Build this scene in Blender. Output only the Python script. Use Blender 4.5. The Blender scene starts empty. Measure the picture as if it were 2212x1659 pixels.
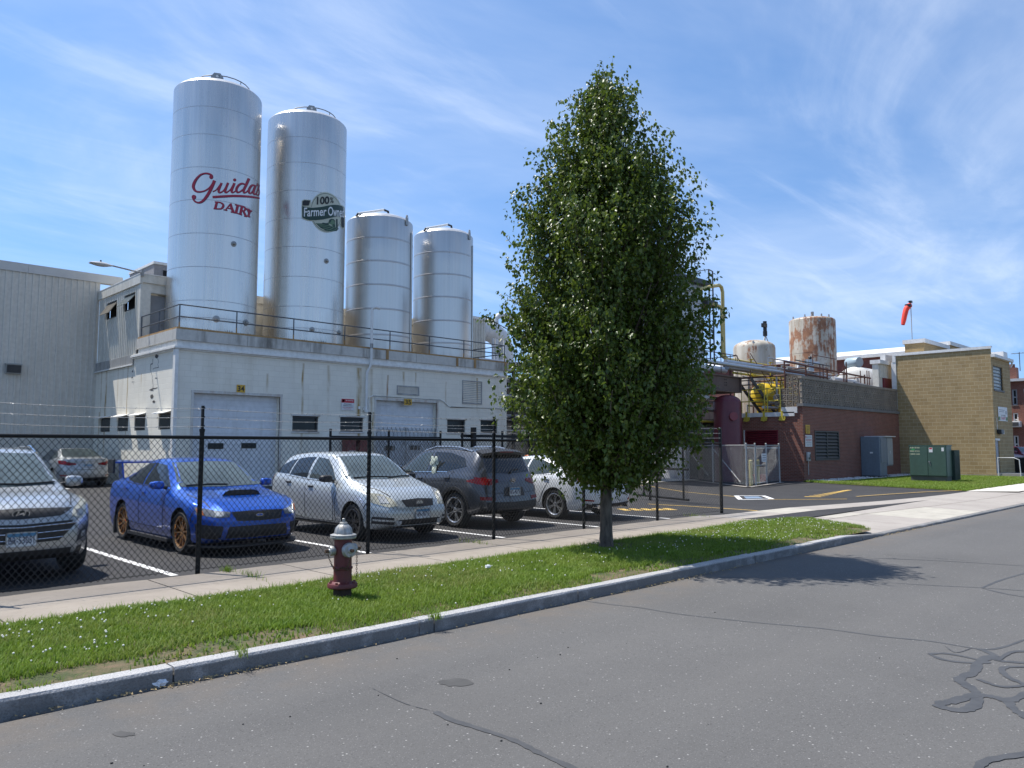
import bpy, bmesh, math, random
import numpy as np
from mathutils import Vector, Matrix
from mathutils.bvhtree import BVHTree
SC = bpy.context.scene
COL = SC.collection
rnd = random.Random(7)
R = math.radians

# ------------------------------------------------------------------ camera, sky, sun, exposure
# World axes: +X runs along the street (to the right), +Y runs from the street into the site, Z up; metres.
CAMH = 1.66
EX, EY = 0.7121, 0.7021
PITCH = math.atan((965 - 829.5) / 1661.0)
cam_d = bpy.data.cameras.new("camera")
cam = bpy.data.objects.new("camera", cam_d)
COL.objects.link(cam)
cam_d.sensor_width = 36.0
cam_d.lens = 36.0 * 1661 / 2212
cam_d.clip_start = 0.05
cam_d.clip_end = 4000
cam.location = (0, 0, CAMH)
cam.rotation_euler = (math.pi / 2 + PITCH, 0, -math.atan2(EY, EX))
SC.camera = cam

SUN_EL, SUN_AZ = R(64.0), math.atan2(-0.416, 0.916)
world = bpy.data.worlds.new("World")
SC.world = world
world.use_nodes = True
wn, wl = world.node_tree.nodes, world.node_tree.links
wn.clear()
w_out = wn.new("ShaderNodeOutputWorld")
w_bg = wn.new("ShaderNodeBackground")
w_sky = wn.new("ShaderNodeTexSky")
w_sky.sky_type = 'NISHITA'
w_sky.sun_disc = False
w_sky.sun_elevation = SUN_EL
w_sky.sun_rotation = SUN_AZ
w_sky.altitude = 0
w_sky.air_density = 1.0
w_sky.dust_density = 0.0
w_sky.ozone_density = 4.0
w_bg.inputs[1].default_value = 0.125
w_co = wn.new("ShaderNodeTexCoord")


def wmath(op, a, b=None, c=None):
    n = wn.new("ShaderNodeMath")
    n.operation = op
    for i, v in enumerate((a, b, c)):
        if v is None:
            continue
        if isinstance(v, (int, float)):
            n.inputs[i].default_value = v
        else:
            wl.new(v, n.inputs[i])
    return n.outputs[0]


w_sep = wn.new("ShaderNodeSeparateXYZ")
wl.new(w_co.outputs["Generated"], w_sep.inputs[0])
zz = wmath('MAXIMUM', wmath('ADD', w_sep.outputs[2], 0.12), 0.05)
px_, py_ = wmath('DIVIDE', w_sep.outputs[0], zz), wmath('DIVIDE', w_sep.outputs[1], zz)


def cloud_noise(sx, sy, rot, scale, detail, dist, off):
    c = wn.new("ShaderNodeCombineXYZ")
    wl.new(px_, c.inputs[0])
    wl.new(py_, c.inputs[1])
    m = wn.new("ShaderNodeMapping")
    m.inputs["Location"].default_value = off
    m.inputs["Rotation"].default_value = (0, 0, rot)
    m.inputs["Scale"].default_value = (sx, sy, 1)
    wl.new(c.outputs[0], m.inputs[0])
    t = wn.new("ShaderNodeTexNoise")
    t.inputs["Scale"].default_value = scale
    t.inputs["Detail"].default_value = detail
    t.inputs["Roughness"].default_value = 0.6
    t.inputs["Distortion"].default_value = dist
    wl.new(m.outputs[0], t.inputs["Vector"])
    return t.outputs["Fac"]


def wrange(v, a, b, c=0.0, d=1.0):
    n = wn.new("ShaderNodeMapRange")
    n.interpolation_type = 'SMOOTHSTEP'
    wl.new(v, n.inputs[0])
    for i, x in zip((1, 2, 3, 4), (a, b, c, d)):
        n.inputs[i].default_value = x
    return n.outputs[0]


big = wrange(cloud_noise(0.8, 1.0, 0.5, 0.8, 6, 0.6, (0.3, 1.9, 0)), 0.34, 0.74)
wisp = wrange(cloud_noise(0.7, 1.4, 0.15, 1.1, 9, 1.2, (4.1, 0.4, 0)), 0.45, 0.80)
streak = wrange(cloud_noise(0.35, 1.6, 1.25, 1.3, 9, 1.2, (1.4, 7.7, 0)), 0.52, 0.84)
cl = wmath('ADD', wmath('MULTIPLY', big, 0.20), wmath('MULTIPLY', wisp, 0.24))
cl = wmath('ADD', cl, wmath('MULTIPLY', streak, 0.26))
cl = wmath('MINIMUM', wmath('ADD', cl, 0.03), 0.75)
w_mix = wn.new("ShaderNodeMix")
w_mix.data_type = 'RGBA'
wl.new(cl, w_mix.inputs[0])
w_cv = wn.new("ShaderNodeCombineXYZ")
wl.new(w_sep.outputs[0], w_cv.inputs[0])
wl.new(w_sep.outputs[1], w_cv.inputs[1])
wl.new(wmath('ADD', wmath('MULTIPLY', wmath('MAXIMUM', w_sep.outputs[2], 0.0), 0.85), 0.17), w_cv.inputs[2])
w_nv = wn.new("ShaderNodeVectorMath")
w_nv.operation = 'NORMALIZE'
wl.new(w_cv.outputs[0], w_nv.inputs[0])
wl.new(w_nv.outputs[0], w_sky.inputs[0])
w_hsv = wn.new("ShaderNodeHueSaturation")
w_hsv.inputs["Saturation"].default_value = 1.1
w_hsv.inputs["Value"].default_value = 1.15
wl.new(w_sky.outputs[0], w_hsv.inputs["Color"])
wl.new(w_hsv.outputs[0], w_mix.inputs[6])
w_mix.inputs[7].default_value = (6.6, 7.1, 7.8, 1)
wl.new(w_mix.outputs[2], w_bg.inputs[0])
wl.new(w_bg.outputs[0], w_out.inputs[0])

sun_d = bpy.data.lights.new("sun", 'SUN')
sun_d.energy = 4.7
sun_d.angle = R(0.53)
sun_d.color = (1.0, 0.96, 0.9)
sun = bpy.data.objects.new("sun", sun_d)
COL.objects.link(sun)
sdir = Vector((math.sin(SUN_AZ) * math.cos(SUN_EL), math.cos(SUN_AZ) * math.cos(SUN_EL), math.sin(SUN_EL)))
sun.rotation_euler = sdir.to_track_quat('Z', 'Y').to_euler()
sun.location = (0, 0, 60)
SC.view_settings.view_transform = 'Standard'
SC.view_settings.look = 'None'
SC.view_settings.exposure = 0.48
SC.view_settings.gamma = 1.0
SC.view_settings.use_curve_mapping = False


# ------------------------------------------------------------------ survey: photo point -> place on a known plane
def ray(x, y):
    u = (x - 1106.0) / 1661
    v = (829.5 - y) / 1661
    F = math.cos(PITCH) - v * math.sin(PITCH)
    Z = math.sin(PITCH) + v * math.cos(PITCH)
    return (u * EX + F * EY, -u * EY + F * EX, Z)


def G(x, y, z=0.0):
    r = ray(x, y)
    k = (z - CAMH) / r[2]
    return Vector((r[0] * k, r[1] * k, z))


def T(x, y, t):
    r = ray(x, y)
    k = t / r[1]
    return Vector((r[0] * k, t, CAMH + r[2] * k))


def S(x, y, s):
    r = ray(x, y)
    k = s / r[0]
    return Vector((s, r[1] * k, CAMH + r[2] * k))


# ------------------------------------------------------------------ materials
class NT:
    def __init__(self, name):
        self.m = bpy.data.materials.new(name)
        self.m.use_nodes = True
        self.n, self.l = self.m.node_tree.nodes, self.m.node_tree.links
        self.b = self.n["Principled BSDF"]
        self._co = None

    def co(self):
        if self._co is None:
            self._co = self.n.new("ShaderNodeTexCoord").outputs["Object"]
        return self._co

    def put(self, sock, v):
        s = self.b.inputs[sock] if isinstance(sock, str) else sock
        if hasattr(v, 'links') or isinstance(v, bpy.types.NodeSocket):
            self.l.new(v, s)
        elif isinstance(v, (tuple, list)) and len(v) == 3 and s.type == 'RGBA':
            s.default_value = (*v, 1)
        else:
            s.default_value = v
        return self

    def math(self, op, a, b=0.0, clamp=False):
        n = self.n.new("ShaderNodeMath")
        n.operation = op
        n.use_clamp = clamp
        self.put(n.inputs[0], a)
        self.put(n.inputs[1], b)
        return n.outputs[0]

    def noise(self, scale, detail=4, rough=0.55, vec=None, stretch=None, dist=0.0):
        v = vec or self.co()
        if stretch:
            m = self.n.new("ShaderNodeMapping")
            m.inputs["Scale"].default_value = stretch
            self.l.new(v, m.inputs[0])
            v = m.outputs[0]
        t = self.n.new("ShaderNodeTexNoise")
        t.inputs["Scale"].default_value = scale
        t.inputs["Detail"].default_value = detail
        t.inputs["Roughness"].default_value = rough
        t.inputs["Distortion"].default_value = dist
        self.l.new(v, t.inputs["Vector"])
        return t.outputs["Fac"]

    def voro(self, scale, feature='F1', vec=None):
        t = self.n.new("ShaderNodeTexVoronoi")
        t.feature = feature
        t.inputs["Scale"].default_value = scale
        self.l.new(vec or self.co(), t.inputs["Vector"])
        return t

    def rng(self, v, a, b, c=0.0, d=1.0):
        n = self.n.new("ShaderNodeMapRange")
        self.l.new(v, n.inputs[0])
        for i, x in zip((1, 2, 3, 4), (a, b, c, d)):
            n.inputs[i].default_value = x
        return n.outputs[0]

    def mix(self, f, a, b, mode='MIX'):
        n = self.n.new("ShaderNodeMix")
        n.data_type = 'RGBA'
        n.blend_type = mode
        self.put(n.inputs[0], f)
        self.put(n.inputs[6], a)
        self.put(n.inputs[7], b)
        return n.outputs[2]

    def sep(self, v=None):
        n = self.n.new("ShaderNodeSeparateXYZ")
        self.l.new(v or self.co(), n.inputs[0])
        return n.outputs

    def comb(self, x, y, z=0.0):
        n = self.n.new("ShaderNodeCombineXYZ")
        for i, q in enumerate((x, y, z)):
            self.put(n.inputs[i], q)
        return n.outputs[0]

    def bump(self, h, strength=0.3, dist=0.01):
        n = self.n.new("ShaderNodeBump")
        n.inputs["Strength"].default_value = strength
        n.inputs["Distance"].default_value = dist
        self.l.new(h, n.inputs["Height"])
        self.l.new(n.outputs[0], self.b.inputs["Normal"])
        return self


MATS = {}


def plain(name, col, rough=0.5, metal=0.0, var=0.12, scale=3.0, bump=0.0, coat=0.0, spec=0.5, trans=0.0):
    """a simple material with a little real-world unevenness"""
    if name in MATS:
        return MATS[name]
    m = NT(name)
    if var > 0:
        f = m.noise(scale, 5)
        lo = tuple(c * (1 - var) for c in col)
        hi = tuple(min(1, c * (1 + var)) for c in col)
        m.put("Base Color", m.mix(m.rng(f, 0.3, 0.7), lo, hi))
        m.put("Roughness", m.rng(f, 0.2, 0.8, max(0.02, rough - 0.06), min(1, rough + 0.06)))
    else:
        m.put("Base Color", col).put("Roughness", rough)
    m.put("Metallic", metal)
    m.put("Specular IOR Level", spec)
    if coat:
        m.put("Coat Weight", coat).put("Coat Roughness", 0.03)
    if bump:
        m.bump(m.noise(scale * 14, 4), bump, 0.01)
    MATS[name] = m.m
    return m.m


def dirty(name, col, dirt, rough=0.6, metal=0.0, amount=0.5, scale=1.2, vert=True, bump=0.15, lo=0.45, hi=0.7):
    """paint or metal with downward dirt or rust runs"""
    if name in MATS:
        return MATS[name]
    m = NT(name)
    st = (1.0, 1.0, 0.13) if vert else None
    a = m.noise(scale * 3, 6, 0.62, stretch=st)
    b = m.noise(scale * 0.7, 4)
    f = m.math('MULTIPLY', m.rng(m.math('ADD', m.math('MULTIPLY', a, 0.65), m.math('MULTIPLY', b, 0.35)), lo, hi), amount, True)
    g = m.rng(m.noise(7, 4), 0.3, 0.7, 0.9, 1.06)
    c = m.mix(f, col, dirt)
    n = m.n.new("ShaderNodeVectorMath")
    n.operation = 'SCALE'
    m.l.new(c, n.inputs[0])
    m.l.new(g, n.inputs[3])
    m.put("Base Color", n.outputs[0]).put("Roughness", m.rng(f, 0, 1, rough, min(1, rough + 0.25))).put("Metallic", metal)
    if bump:
        m.bump(m.noise(40, 3), bump, 0.004)
    MATS[name] = m.m
    return m.m


def bricks(name, c1, c2, mortar, bw, bh, ms=0.012, stain=None, stain_amt=0.0, rough=0.85, vary=0.0, bumpd=0.006, streaks=None):
    if name in MATS:
        return MATS[name]
    m = NT(name)
    x, y, z = m.sep()
    u = m.math('ADD', x, y)
    v = m.comb(u, z)
    t = m.n.new("ShaderNodeTexBrick")
    t.inputs["Scale"].default_value = 1.0
    t.inputs["Brick Width"].default_value = bw
    t.inputs["Row Height"].default_value = bh
    t.inputs["Mortar Size"].default_value = ms
    t.inputs["Mortar Smooth"].default_value = 0.3
    t.inputs["Bias"].default_value = 0.0
    for k, c in (("Color1", c1), ("Color2", c2), ("Mortar", mortar)):
        t.inputs[k].default_value = (*c, 1)
    m.l.new(v, t.inputs["Vector"])
    col = t.outputs["Color"]
    n1 = m.rng(m.noise(1.3, 5), 0.3, 0.7, 1 - vary, 1 + vary * 0.6)
    sc = m.n.new("ShaderNodeVectorMath")
    sc.operation = 'SCALE'
    m.l.new(col, sc.inputs[0])
    m.l.new(n1, sc.inputs[3])
    col = sc.outputs[0]
    if stain:
        f = m.rng(m.noise(1.6, 6, 0.65, stretch=(1, 1, 0.12)), 0.52, 0.78)
        f = m.math('MULTIPLY', f, stain_amt, True)
        col = m.mix(f, col, stain)
    for (su, wid, z0, z1, amt, scol) in streaks or []:
        g = m.math('ABSOLUTE', m.math('SUBTRACT', m.math('ADD', u, m.math('MULTIPLY', m.math('SUBTRACT', m.noise(1.2, 2), 0.5), 0.12)), su))
        g = m.rng(g, wid, 0.0)
        g = m.math('MULTIPLY', m.math('MAXIMUM', g, 0.0, True), m.rng(m.noise(5, 4, stretch=(1, 1, 0.25)), 0.3, 0.62))
        h = m.math('MULTIPLY', m.rng(z, z0, z0 + (z1 - z0) * 0.55), m.rng(z, z1 + 0.02, z1))
        f = m.math('MULTIPLY', m.math('MULTIPLY', g, h), amt * 1.35, True)
        col = m.mix(f, col, scol)
    m.put("Base Color", col).put("Roughness", rough)
    m.bump(m.math('ADD', m.math('MULTIPLY', t.outputs["Fac"], -1.0), m.math('MULTIPLY', m.noise(60, 3), 0.25)), 0.7, bumpd)
    MATS[name] = m.m
    return m.m


def glassy(name, col, rough=0.04, spec=0.8):
    if name in MATS:
        return MATS[name]
    m = NT(name)
    f = m.noise(1.5, 3)
    m.put("Base Color", m.mix(m.rng(f, 0.3, 0.7), tuple(c * 0.7 for c in col), tuple(c * 1.25 for c in col)))
    m.put("Roughness", rough).put("Specular IOR Level", spec).put("IOR", 1.5)
    MATS[name] = m.m
    return m.m


# ------------------------------------------------------------------ mesh helpers
class MB:
    """collects shapes and links them as ONE mesh object"""
    def __init__(self):
        self.v, self.f, self.mi, self.sm = [], [], [], []
        self.n = 0

    def add(self, verts, faces, mi=0, smooth=False):
        o = self.n
        self.v.extend([tuple(map(float, p)) for p in verts])
        self.f.extend([tuple(i + o for i in f) for f in faces])
        self.mi.extend([mi] * len(faces))
        self.sm.extend([smooth] * len(faces))
        self.n += len(verts)
        return self

    def box(self, a, b, mi=0, rot=None, c=None):
        x0, y0, z0 = a
        x1, y1, z1 = b
        vs = [(x0, y0, z0), (x1, y0, z0), (x1, y1, z0), (x0, y1, z0), (x0, y0, z1), (x1, y0, z1), (x1, y1, z1), (x0, y1, z1)]
        if rot is not None:
            c = Vector(c if c is not None else ((x0 + x1) / 2, (y0 + y1) / 2, (z0 + z1) / 2))
            vs = [tuple(rot @ (Vector(p) - c) + c) for p in vs]
        return self.add(vs, [(0, 3, 2, 1), (4, 5, 6, 7), (0, 1, 5, 4), (1, 2, 6, 5), (2, 3, 7, 6), (3, 0, 4, 7)], mi)

    def bbox(self, a, b, r=0.01, mi=0):
        """box with chamfered edges"""
        x0, y0, z0 = a
        x1, y1, z1 = b
        r = min(r, (x1 - x0) / 2.01, (y1 - y0) / 2.01, (z1 - z0) / 2.01)
        bm = bmesh.new()
        bmesh.ops.create_cube(bm, size=1)
        for p in bm.verts:
            p.co = Vector((x0 + (p.co.x + .5) * (x1 - x0), y0 + (p.co.y + .5) * (y1 - y0), z0 + (p.co.z + .5) * (z1 - z0)))
        bmesh.ops.bevel(bm, geom=bm.edges[:], offset=r, segments=2, affect='EDGES', profile=0.5)
        return self.bm(bm, mi)

    def bm(self, bm, mi=0, smooth=False):
        bm.verts.index_update()
        self.add([p.co for p in bm.verts], [[q.index for q in f.verts] for f in bm.faces], mi, smooth)
        bm.free()
        return self

    def tube(self, pts, r, n=8, mi=0, caps=True, smooth=True):
        pts = [Vector(p) for p in pts]
        rs = r if isinstance(r, (list, tuple)) else [r] * len(pts)
        rings = []
        up = None
        for i, p in enumerate(pts):
            d = (pts[min(i + 1, len(pts) - 1)] - pts[max(i - 1, 0)])
            if d.length < 1e-9:
                d = Vector((0, 0, 1))
            d.normalize()
            if up is None:
                up = Vector((0, 0, 1)) if abs(d.z) < 0.9 else Vector((1, 0, 0))
            x = d.cross(up)
            if x.length < 1e-6:
                x = d.orthogonal()
            x.normalize()
            y = d.cross(x)
            up = -y if False else up
            rings.append([p + (x * math.cos(2 * math.pi * k / n) + y * math.sin(2 * math.pi * k / n)) * rs[i] for k in range(n)])
        vs = [q for g in rings for q in g]
        fs = []
        for i in range(len(pts) - 1):
            for k in range(n):
                a, b = i * n + k, i * n + (k + 1) % n
                fs.append((a, b, b + n, a + n))
        self.add(vs, fs, mi, smooth)
        if caps:
            m = len(pts) - 1
            self.add(rings[0], [tuple(range(n - 1, -1, -1))], mi)
            self.add(rings[m], [tuple(range(n))], mi)
        return self

    def lathe(self, prof, n=24, mi=0, M=None, smooth=True, a0=0.0, a1=2 * math.pi):
        """profile [(r, z)] turned about z, then moved by M"""
        M = M or Matrix()
        full = abs(a1 - a0 - 2 * math.pi) < 1e-6
        k = n if full else n + 1
        vs = []
        for (r, z) in prof:
            for i in range(k):
                a = a0 + (a1 - a0) * i / n
                vs.append(M @ Vector((r * math.cos(a), r * math.sin(a), z)))
        fs = []
        for j in range(len(prof) - 1):
            for i in range(n):
                i2 = (i + 1) % k
                fs.append((j * k + i, j * k + i2, (j + 1) * k + i2, (j + 1) * k + i))
        return self.add(vs, fs, mi, smooth)

    def prism(self, poly, h0, h1, axis='z', mi=0):
        """polygon extruded along an axis"""
        def P(q, h):
            return {'z': (q[0], q[1], h), 'y': (q[0], h, q[1]), 'x': (h, q[0], q[1])}[axis]
        n = len(poly)
        vs = [P(q, h0) for q in poly] + [P(q, h1) for q in poly]
        fs = [tuple(range(n)), tuple(range(2 * n - 1, n - 1, -1))] + [(i, (i + 1) % n, n + (i + 1) % n, n + i) for i in range(n)]
        return self.add(vs, fs, mi)

    def sphere(self, c, r, mi=0, seg=12, rings=8, sc=(1, 1, 1)):
        bm = bmesh.new()
        bmesh.ops.create_uvsphere(bm, u_segments=seg, v_segments=rings, radius=1)
        for p in bm.verts:
            p.co = Vector((c[0] + p.co.x * r * sc[0], c[1] + p.co.y * r * sc[1], c[2] + p.co.z * r * sc[2]))
        return self.bm(bm, mi, True)

    def build(self, name, mats, parent=None, loc=None, fix=True, sharp=True):
        if loc is not None:
            self.v = [(p[0] - loc[0], p[1] - loc[1], p[2] - loc[2]) for p in self.v]
        me = bpy.data.meshes.new(name)
        me.from_pydata(self.v, [], self.f)
        me.polygons.foreach_set("material_index", self.mi)
        me.polygons.foreach_set("use_smooth", self.sm)
        for m in (mats if isinstance(mats, (list, tuple)) else [mats]):
            me.materials.append(m)
        if fix:
            bm = bmesh.new()
            bm.from_mesh(me)
            bmesh.ops.recalc_face_normals(bm, faces=bm.faces)
            bm.to_mesh(me)
            bm.free()
        if sharp and any(self.sm):
            me.set_sharp_from_angle(angle=R(42))
        o = bpy.data.objects.new(name, me)
        COL.objects.link(o)
        if loc is not None:
            o.location = loc
        if parent is not None:
            o.parent = parent
        return o


def np_mesh(name, verts, faces, mats, parent=None, mi=None, smooth=False):
    """quick mesh from numpy arrays; faces is (n,3) or (n,4)"""
    me = bpy.data.meshes.new(name)
    k = faces.shape[1]
    me.vertices.add(len(verts))
    me.vertices.foreach_set("co", np.ascontiguousarray(verts, dtype=np.float32).ravel())
    me.loops.add(faces.size)
    me.loops.foreach_set("vertex_index", np.ascontiguousarray(faces, dtype=np.int32).ravel())
    me.polygons.add(len(faces))
    me.polygons.foreach_set("loop_start", np.arange(0, faces.size, k, dtype=np.int32))
    if mi is not None:
        me.polygons.foreach_set("material_index", np.ascontiguousarray(mi, dtype=np.int32))
    if smooth:
        me.polygons.foreach_set("use_smooth", np.ones(len(faces), dtype=bool))
    for m in (mats if isinstance(mats, (list, tuple)) else [mats]):
        me.materials.append(m)
    me.update(calc_edges=True)
    me.validate()
    o = bpy.data.objects.new(name, me)
    COL.objects.link(o)
    if parent is not None:
        o.parent = parent
    return o


def tag(o, label, cat, group=None):
    o["label"] = label
    o["category"] = cat
    if group:
        o["group"] = group
    return o


def struct(o, label=None):
    o["kind"] = "structure"
    if label:
        o["label"] = label
    return o


def stuff(o, label=None, cat=None):
    o["kind"] = "stuff"
    if label:
        o["label"] = label
    if cat:
        o["category"] = cat
    return o


def thing(name, label, cat, loc=(0, 0, 0), rz=0.0, group=None):
    o = bpy.data.objects.new(name, None)
    o.empty_display_size = 0.2
    COL.objects.link(o)
    o.location = loc
    o.rotation_euler = (0, 0, rz)
    return tag(o, label, cat, group)


def copy_tree(o, parent=None):
    c = o.copy()
    COL.objects.link(c)
    if parent is not None:
        c.parent = parent
    for ch in list(o.children):
        copy_tree(ch, c)
    return c


def text_polys(s, size=1.0, bold=0.0, space=1.0):
    """letters as flat triangles (verts 2-D, faces), lower left at 0,0"""
    cu = bpy.data.curves.new("lettering", 'FONT')
    cu.body = s
    cu.size = size
    cu.space_character = space
    cu.offset = bold
    cu.resolution_u = 3
    o = bpy.data.objects.new("lettering", cu)
    me = o.to_mesh()
    vs = [(p.co.x, p.co.y) for p in me.vertices]
    fs = [tuple(p.vertices) for p in me.polygons]
    o.to_mesh_clear()
    bpy.data.objects.remove(o)
    bpy.data.curves.remove(cu)
    x0 = min(p[0] for p in vs)
    y0 = min(p[1] for p in vs)
    return [(p[0] - x0, p[1] - y0) for p in vs], fs


def text_fit(mb, s, fn, w, h, mi=0, bold=0.0, space=1.0):
    """letters stretched to a w x h box, placed by fn(u, v)"""
    vs, fs = text_polys(s, 1.0, bold, space)
    X = max(p[0] for p in vs)
    Y = max(p[1] for p in vs)
    mb.add([fn(p[0] / X * w, p[1] / Y * h) for p in vs], fs, mi)
# ------------------------------------------------------------------ ground, road, kerb, pavement, lot
def m_road():
    m = NT("road_asphalt")
    big = m.rng(m.noise(0.35, 5), 0.3, 0.7)
    c = m.mix(big, (0.104, 0.1015, 0.0985), (0.134, 0.1305, 0.126))
    med = m.rng(m.noise(90, 3), 0.32, 0.68)
    c = m.mix(m.math('MULTIPLY', med, 0.55), c, (0.066, 0.064, 0.061))
    v = m.voro(27)
    sp = m.rng(v.outputs["Distance"], 0.20, 0.13)
    pick = m.rng(v.outputs["Color"], 0.70, 0.76)
    c = m.mix(m.math('MULTIPLY', m.math('MULTIPLY', sp, pick, True), 0.85), c, (0.38, 0.37, 0.35))
    v2 = m.voro(70)
    sp2 = m.math('MULTIPLY', m.rng(v2.outputs["Distance"], 0.3, 0.2), m.rng(v2.outputs["Color"], 0.6, 0.7), True)
    c = m.mix(m.math('MULTIPLY', sp2, 0.4), c, (0.30, 0.29, 0.27))
    v3 = m.voro(38)
    dk = m.math('MULTIPLY', m.rng(v3.outputs["Distance"], 0.34, 0.2), m.rng(v3.outputs["Color"], 0.62, 0.66), True)
    c = m.mix(m.math('MULTIPLY', dk, 0.55), c, (0.05, 0.049, 0.047))
    lane = m.rng(m.noise(0.9, 5, .6, stretch=(.06, 1, 1)), .35, .65)
    c = m.mix(m.math('MULTIPLY', lane, 0.28), c, (0.15, 0.143, 0.133))
    blot = m.rng(m.noise(1.1, 6, .7), .58, .72)
    c = m.mix(m.math('MULTIPLY', blot, 0.25), c, (0.085, 0.082, 0.078))
    x, y, z = m.sep()
    gut = m.math('MULTIPLY', m.rng(y, 5.1, 5.9), m.rng(m.noise(3, 5), 0.35, 0.65), True)
    c = m.mix(m.math('MULTIPLY', gut, 0.5), c, (0.16, 0.13, 0.1))
    m.put("Base Color", c).put("Roughness", 0.9).put("Specular IOR Level", 0.25)
    m.bump(m.noise(140, 3), 0.5, 0.006)
    return m.m


def m_lot():
    m = NT("lot_asphalt")
    c = m.mix(m.rng(m.noise(0.6, 5), 0.3, 0.7), (0.027, 0.026, 0.0265), (0.041, 0.0395, 0.039))
    c = m.mix(m.math('MULTIPLY', m.rng(m.noise(160, 2), 0.45, 0.75), 0.5), c, (0.085, 0.082, 0.08))
    m.put("Base Color", c).put("Roughness", 0.86).put("Specular IOR Level", 0.3)
    m.bump(m.noise(200, 3), 0.4, 0.004)
    return m.m


def m_concrete(name, a, b, dark, sc=1.0):
    m = NT(name)
    c = m.mix(m.rng(m.noise(0.9 * sc, 6, 0.65), 0.3, 0.7), a, b)
    c = m.mix(m.math('MULTIPLY', m.rng(m.noise(5 * sc, 6, 0.7), 0.52, 0.75), 0.5), c, dark)
    c = m.mix(m.math('MULTIPLY', m.rng(m.noise(120, 2), 0.5, 0.75), 0.35), c, tuple(q * 0.55 for q in a))
    m.put("Base Color", c).put("Roughness", 0.92).put("Specular IOR Level", 0.2)
    m.bump(m.noise(110, 3), 0.35, 0.004)
    return m.m


def m_granite():
    m = NT("granite")
    c = m.mix(m.rng(m.noise(1.5, 5), 0.3, 0.7), (0.36, 0.355, 0.35), (0.46, 0.45, 0.44))
    c = m.mix(m.math('MULTIPLY', m.rng(m.noise(75, 3, 0.7), 0.48, 0.62), 0.75), c, (0.16, 0.16, 0.16))
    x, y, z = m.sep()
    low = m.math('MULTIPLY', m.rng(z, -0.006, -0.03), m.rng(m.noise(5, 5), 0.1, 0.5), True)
    c = m.mix(m.math('MULTIPLY', low, 0.8), c, (0.105, 0.103, 0.098))  # shade of the street face put into the colour, along with tyre grime
    m.put("Base Color", c).put("Roughness", 0.85)
    m.bump(m.noise(45, 5), 0.7, 0.012)
    return m.m


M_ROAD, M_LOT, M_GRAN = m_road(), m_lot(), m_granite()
M_WALK = m_concrete("pavement_concrete", (0.265, 0.23, 0.192), (0.33, 0.29, 0.243), (0.18, 0.155, 0.125))
M_APRON = m_concrete("driveway_concrete", (0.31, 0.28, 0.25), (0.38, 0.345, 0.305), (0.25, 0.21, 0.19), 0.6)
M_NEWWALK = m_concrete("new_concrete", (0.55, 0.52, 0.46), (0.62, 0.59, 0.52), (0.45, 0.42, 0.36), 0.5)
M_SOIL = plain("soil", (0.085, 0.062, 0.042), 0.95, var=0.35, scale=4, bump=0.6)
M_TAR = plain("tar", (0.056, 0.057, 0.059), 0.7, var=0.15, scale=9)
M_WPAINT = dirty("white_road_paint", (0.72, 0.71, 0.69), (0.25, 0.24, 0.23), 0.8, amount=0.5, scale=4, vert=False)
M_YPAINT = dirty("yellow_road_paint", (0.62, 0.40, 0.09), (0.2, 0.15, 0.09), 0.8, amount=0.6, scale=5, vert=False)

ROADZ = -0.13


def flat(poly, z):
    mb = MB()
    mb.add([(p[0], p[1], z) for p in poly], [tuple(range(len(poly)))])
    return mb


o = struct(flat([(-600, -600), (900, -600), (900, 900), (-600, 900)], -0.34).build("ground", plain("far_ground", (0.12, 0.11, 0.09), 0.95, var=0.3, scale=0.2)))
# road with a gentle crown
mb = MB()
xs = list(range(-60, 201, 4))
ys = [-8, -5, -2, 0, 2, 4, 5, 5.5, 6.0]
def road_z(y): return ROADZ + 0.06 * (1 - ((y + 0.5) / 6.5) ** 2) * (1 if y > -7 else 0) * 0.0
vs = [(x, y, road_z(y)) for x in xs for y in ys]
fs = [(i * 9 + j, (i + 1) * 9 + j, (i + 1) * 9 + j + 1, i * 9 + j + 1) for i in range(len(xs) - 1) for j in range(8)]
mb.add(vs, fs)
struct(mb.build("road", M_ROAD))


def kerb_y(x):
    return float(np.interp(x, [-30, 0, 1.3, 4, 40, 90], [6.2, 6.12, 6.08, 5.97, 5.82, 5.6]))


# granite kerb stones, dropped at the driveway
mb = MB()
x = -6.0
kr = random.Random(3)
while x < 60:
    L = kr.uniform(1.7, 2.3)
    if x < 4.8 < x + L: L = 4.83 - x
    x1 = x + L - 0.012
    def kz(q):
        return float(np.interp(q, [14.6, 16.3, 33, 35.5], [0.0, -0.085, -0.085, -0.02]))
    n = 6
    a, b = kr.uniform(-.006, .006), kr.uniform(-.005, .005)
    prof = []
    for i in range(n + 1):
        q = x + (x1 - x) * i / n
        y, z = kerb_y(q) + a, kz(q) + b
        j = kr.uniform(-.006, .006)
        prof.append([(q, y - 0.006 + j, -0.3), (q, y + j, z - 0.02), (q, y + 0.012 + j * .6, z), (q, y + 0.145, z + 0.002), (q, y + 0.155, -0.3)])
    vs = [p for pr in prof for p in pr]
    fs = [(i * 5 + k, (i + 1) * 5 + k, (i + 1) * 5 + k + 1, i * 5 + k + 1) for i in range(n) for k in range(4)]
    fs += [tuple(range(5)), tuple(n * 5 + 4 - k for k in range(5))]
    mb.add(vs, fs)
    x += L
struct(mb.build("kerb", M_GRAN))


# parking lot with a slight rise towards the buildings
def lot_z(x, y):
    return -0.015 + 0.2 * min(1, max(0, (y - 16) / 10)) * min(1, max(0, (31 - x) / 4))


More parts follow.
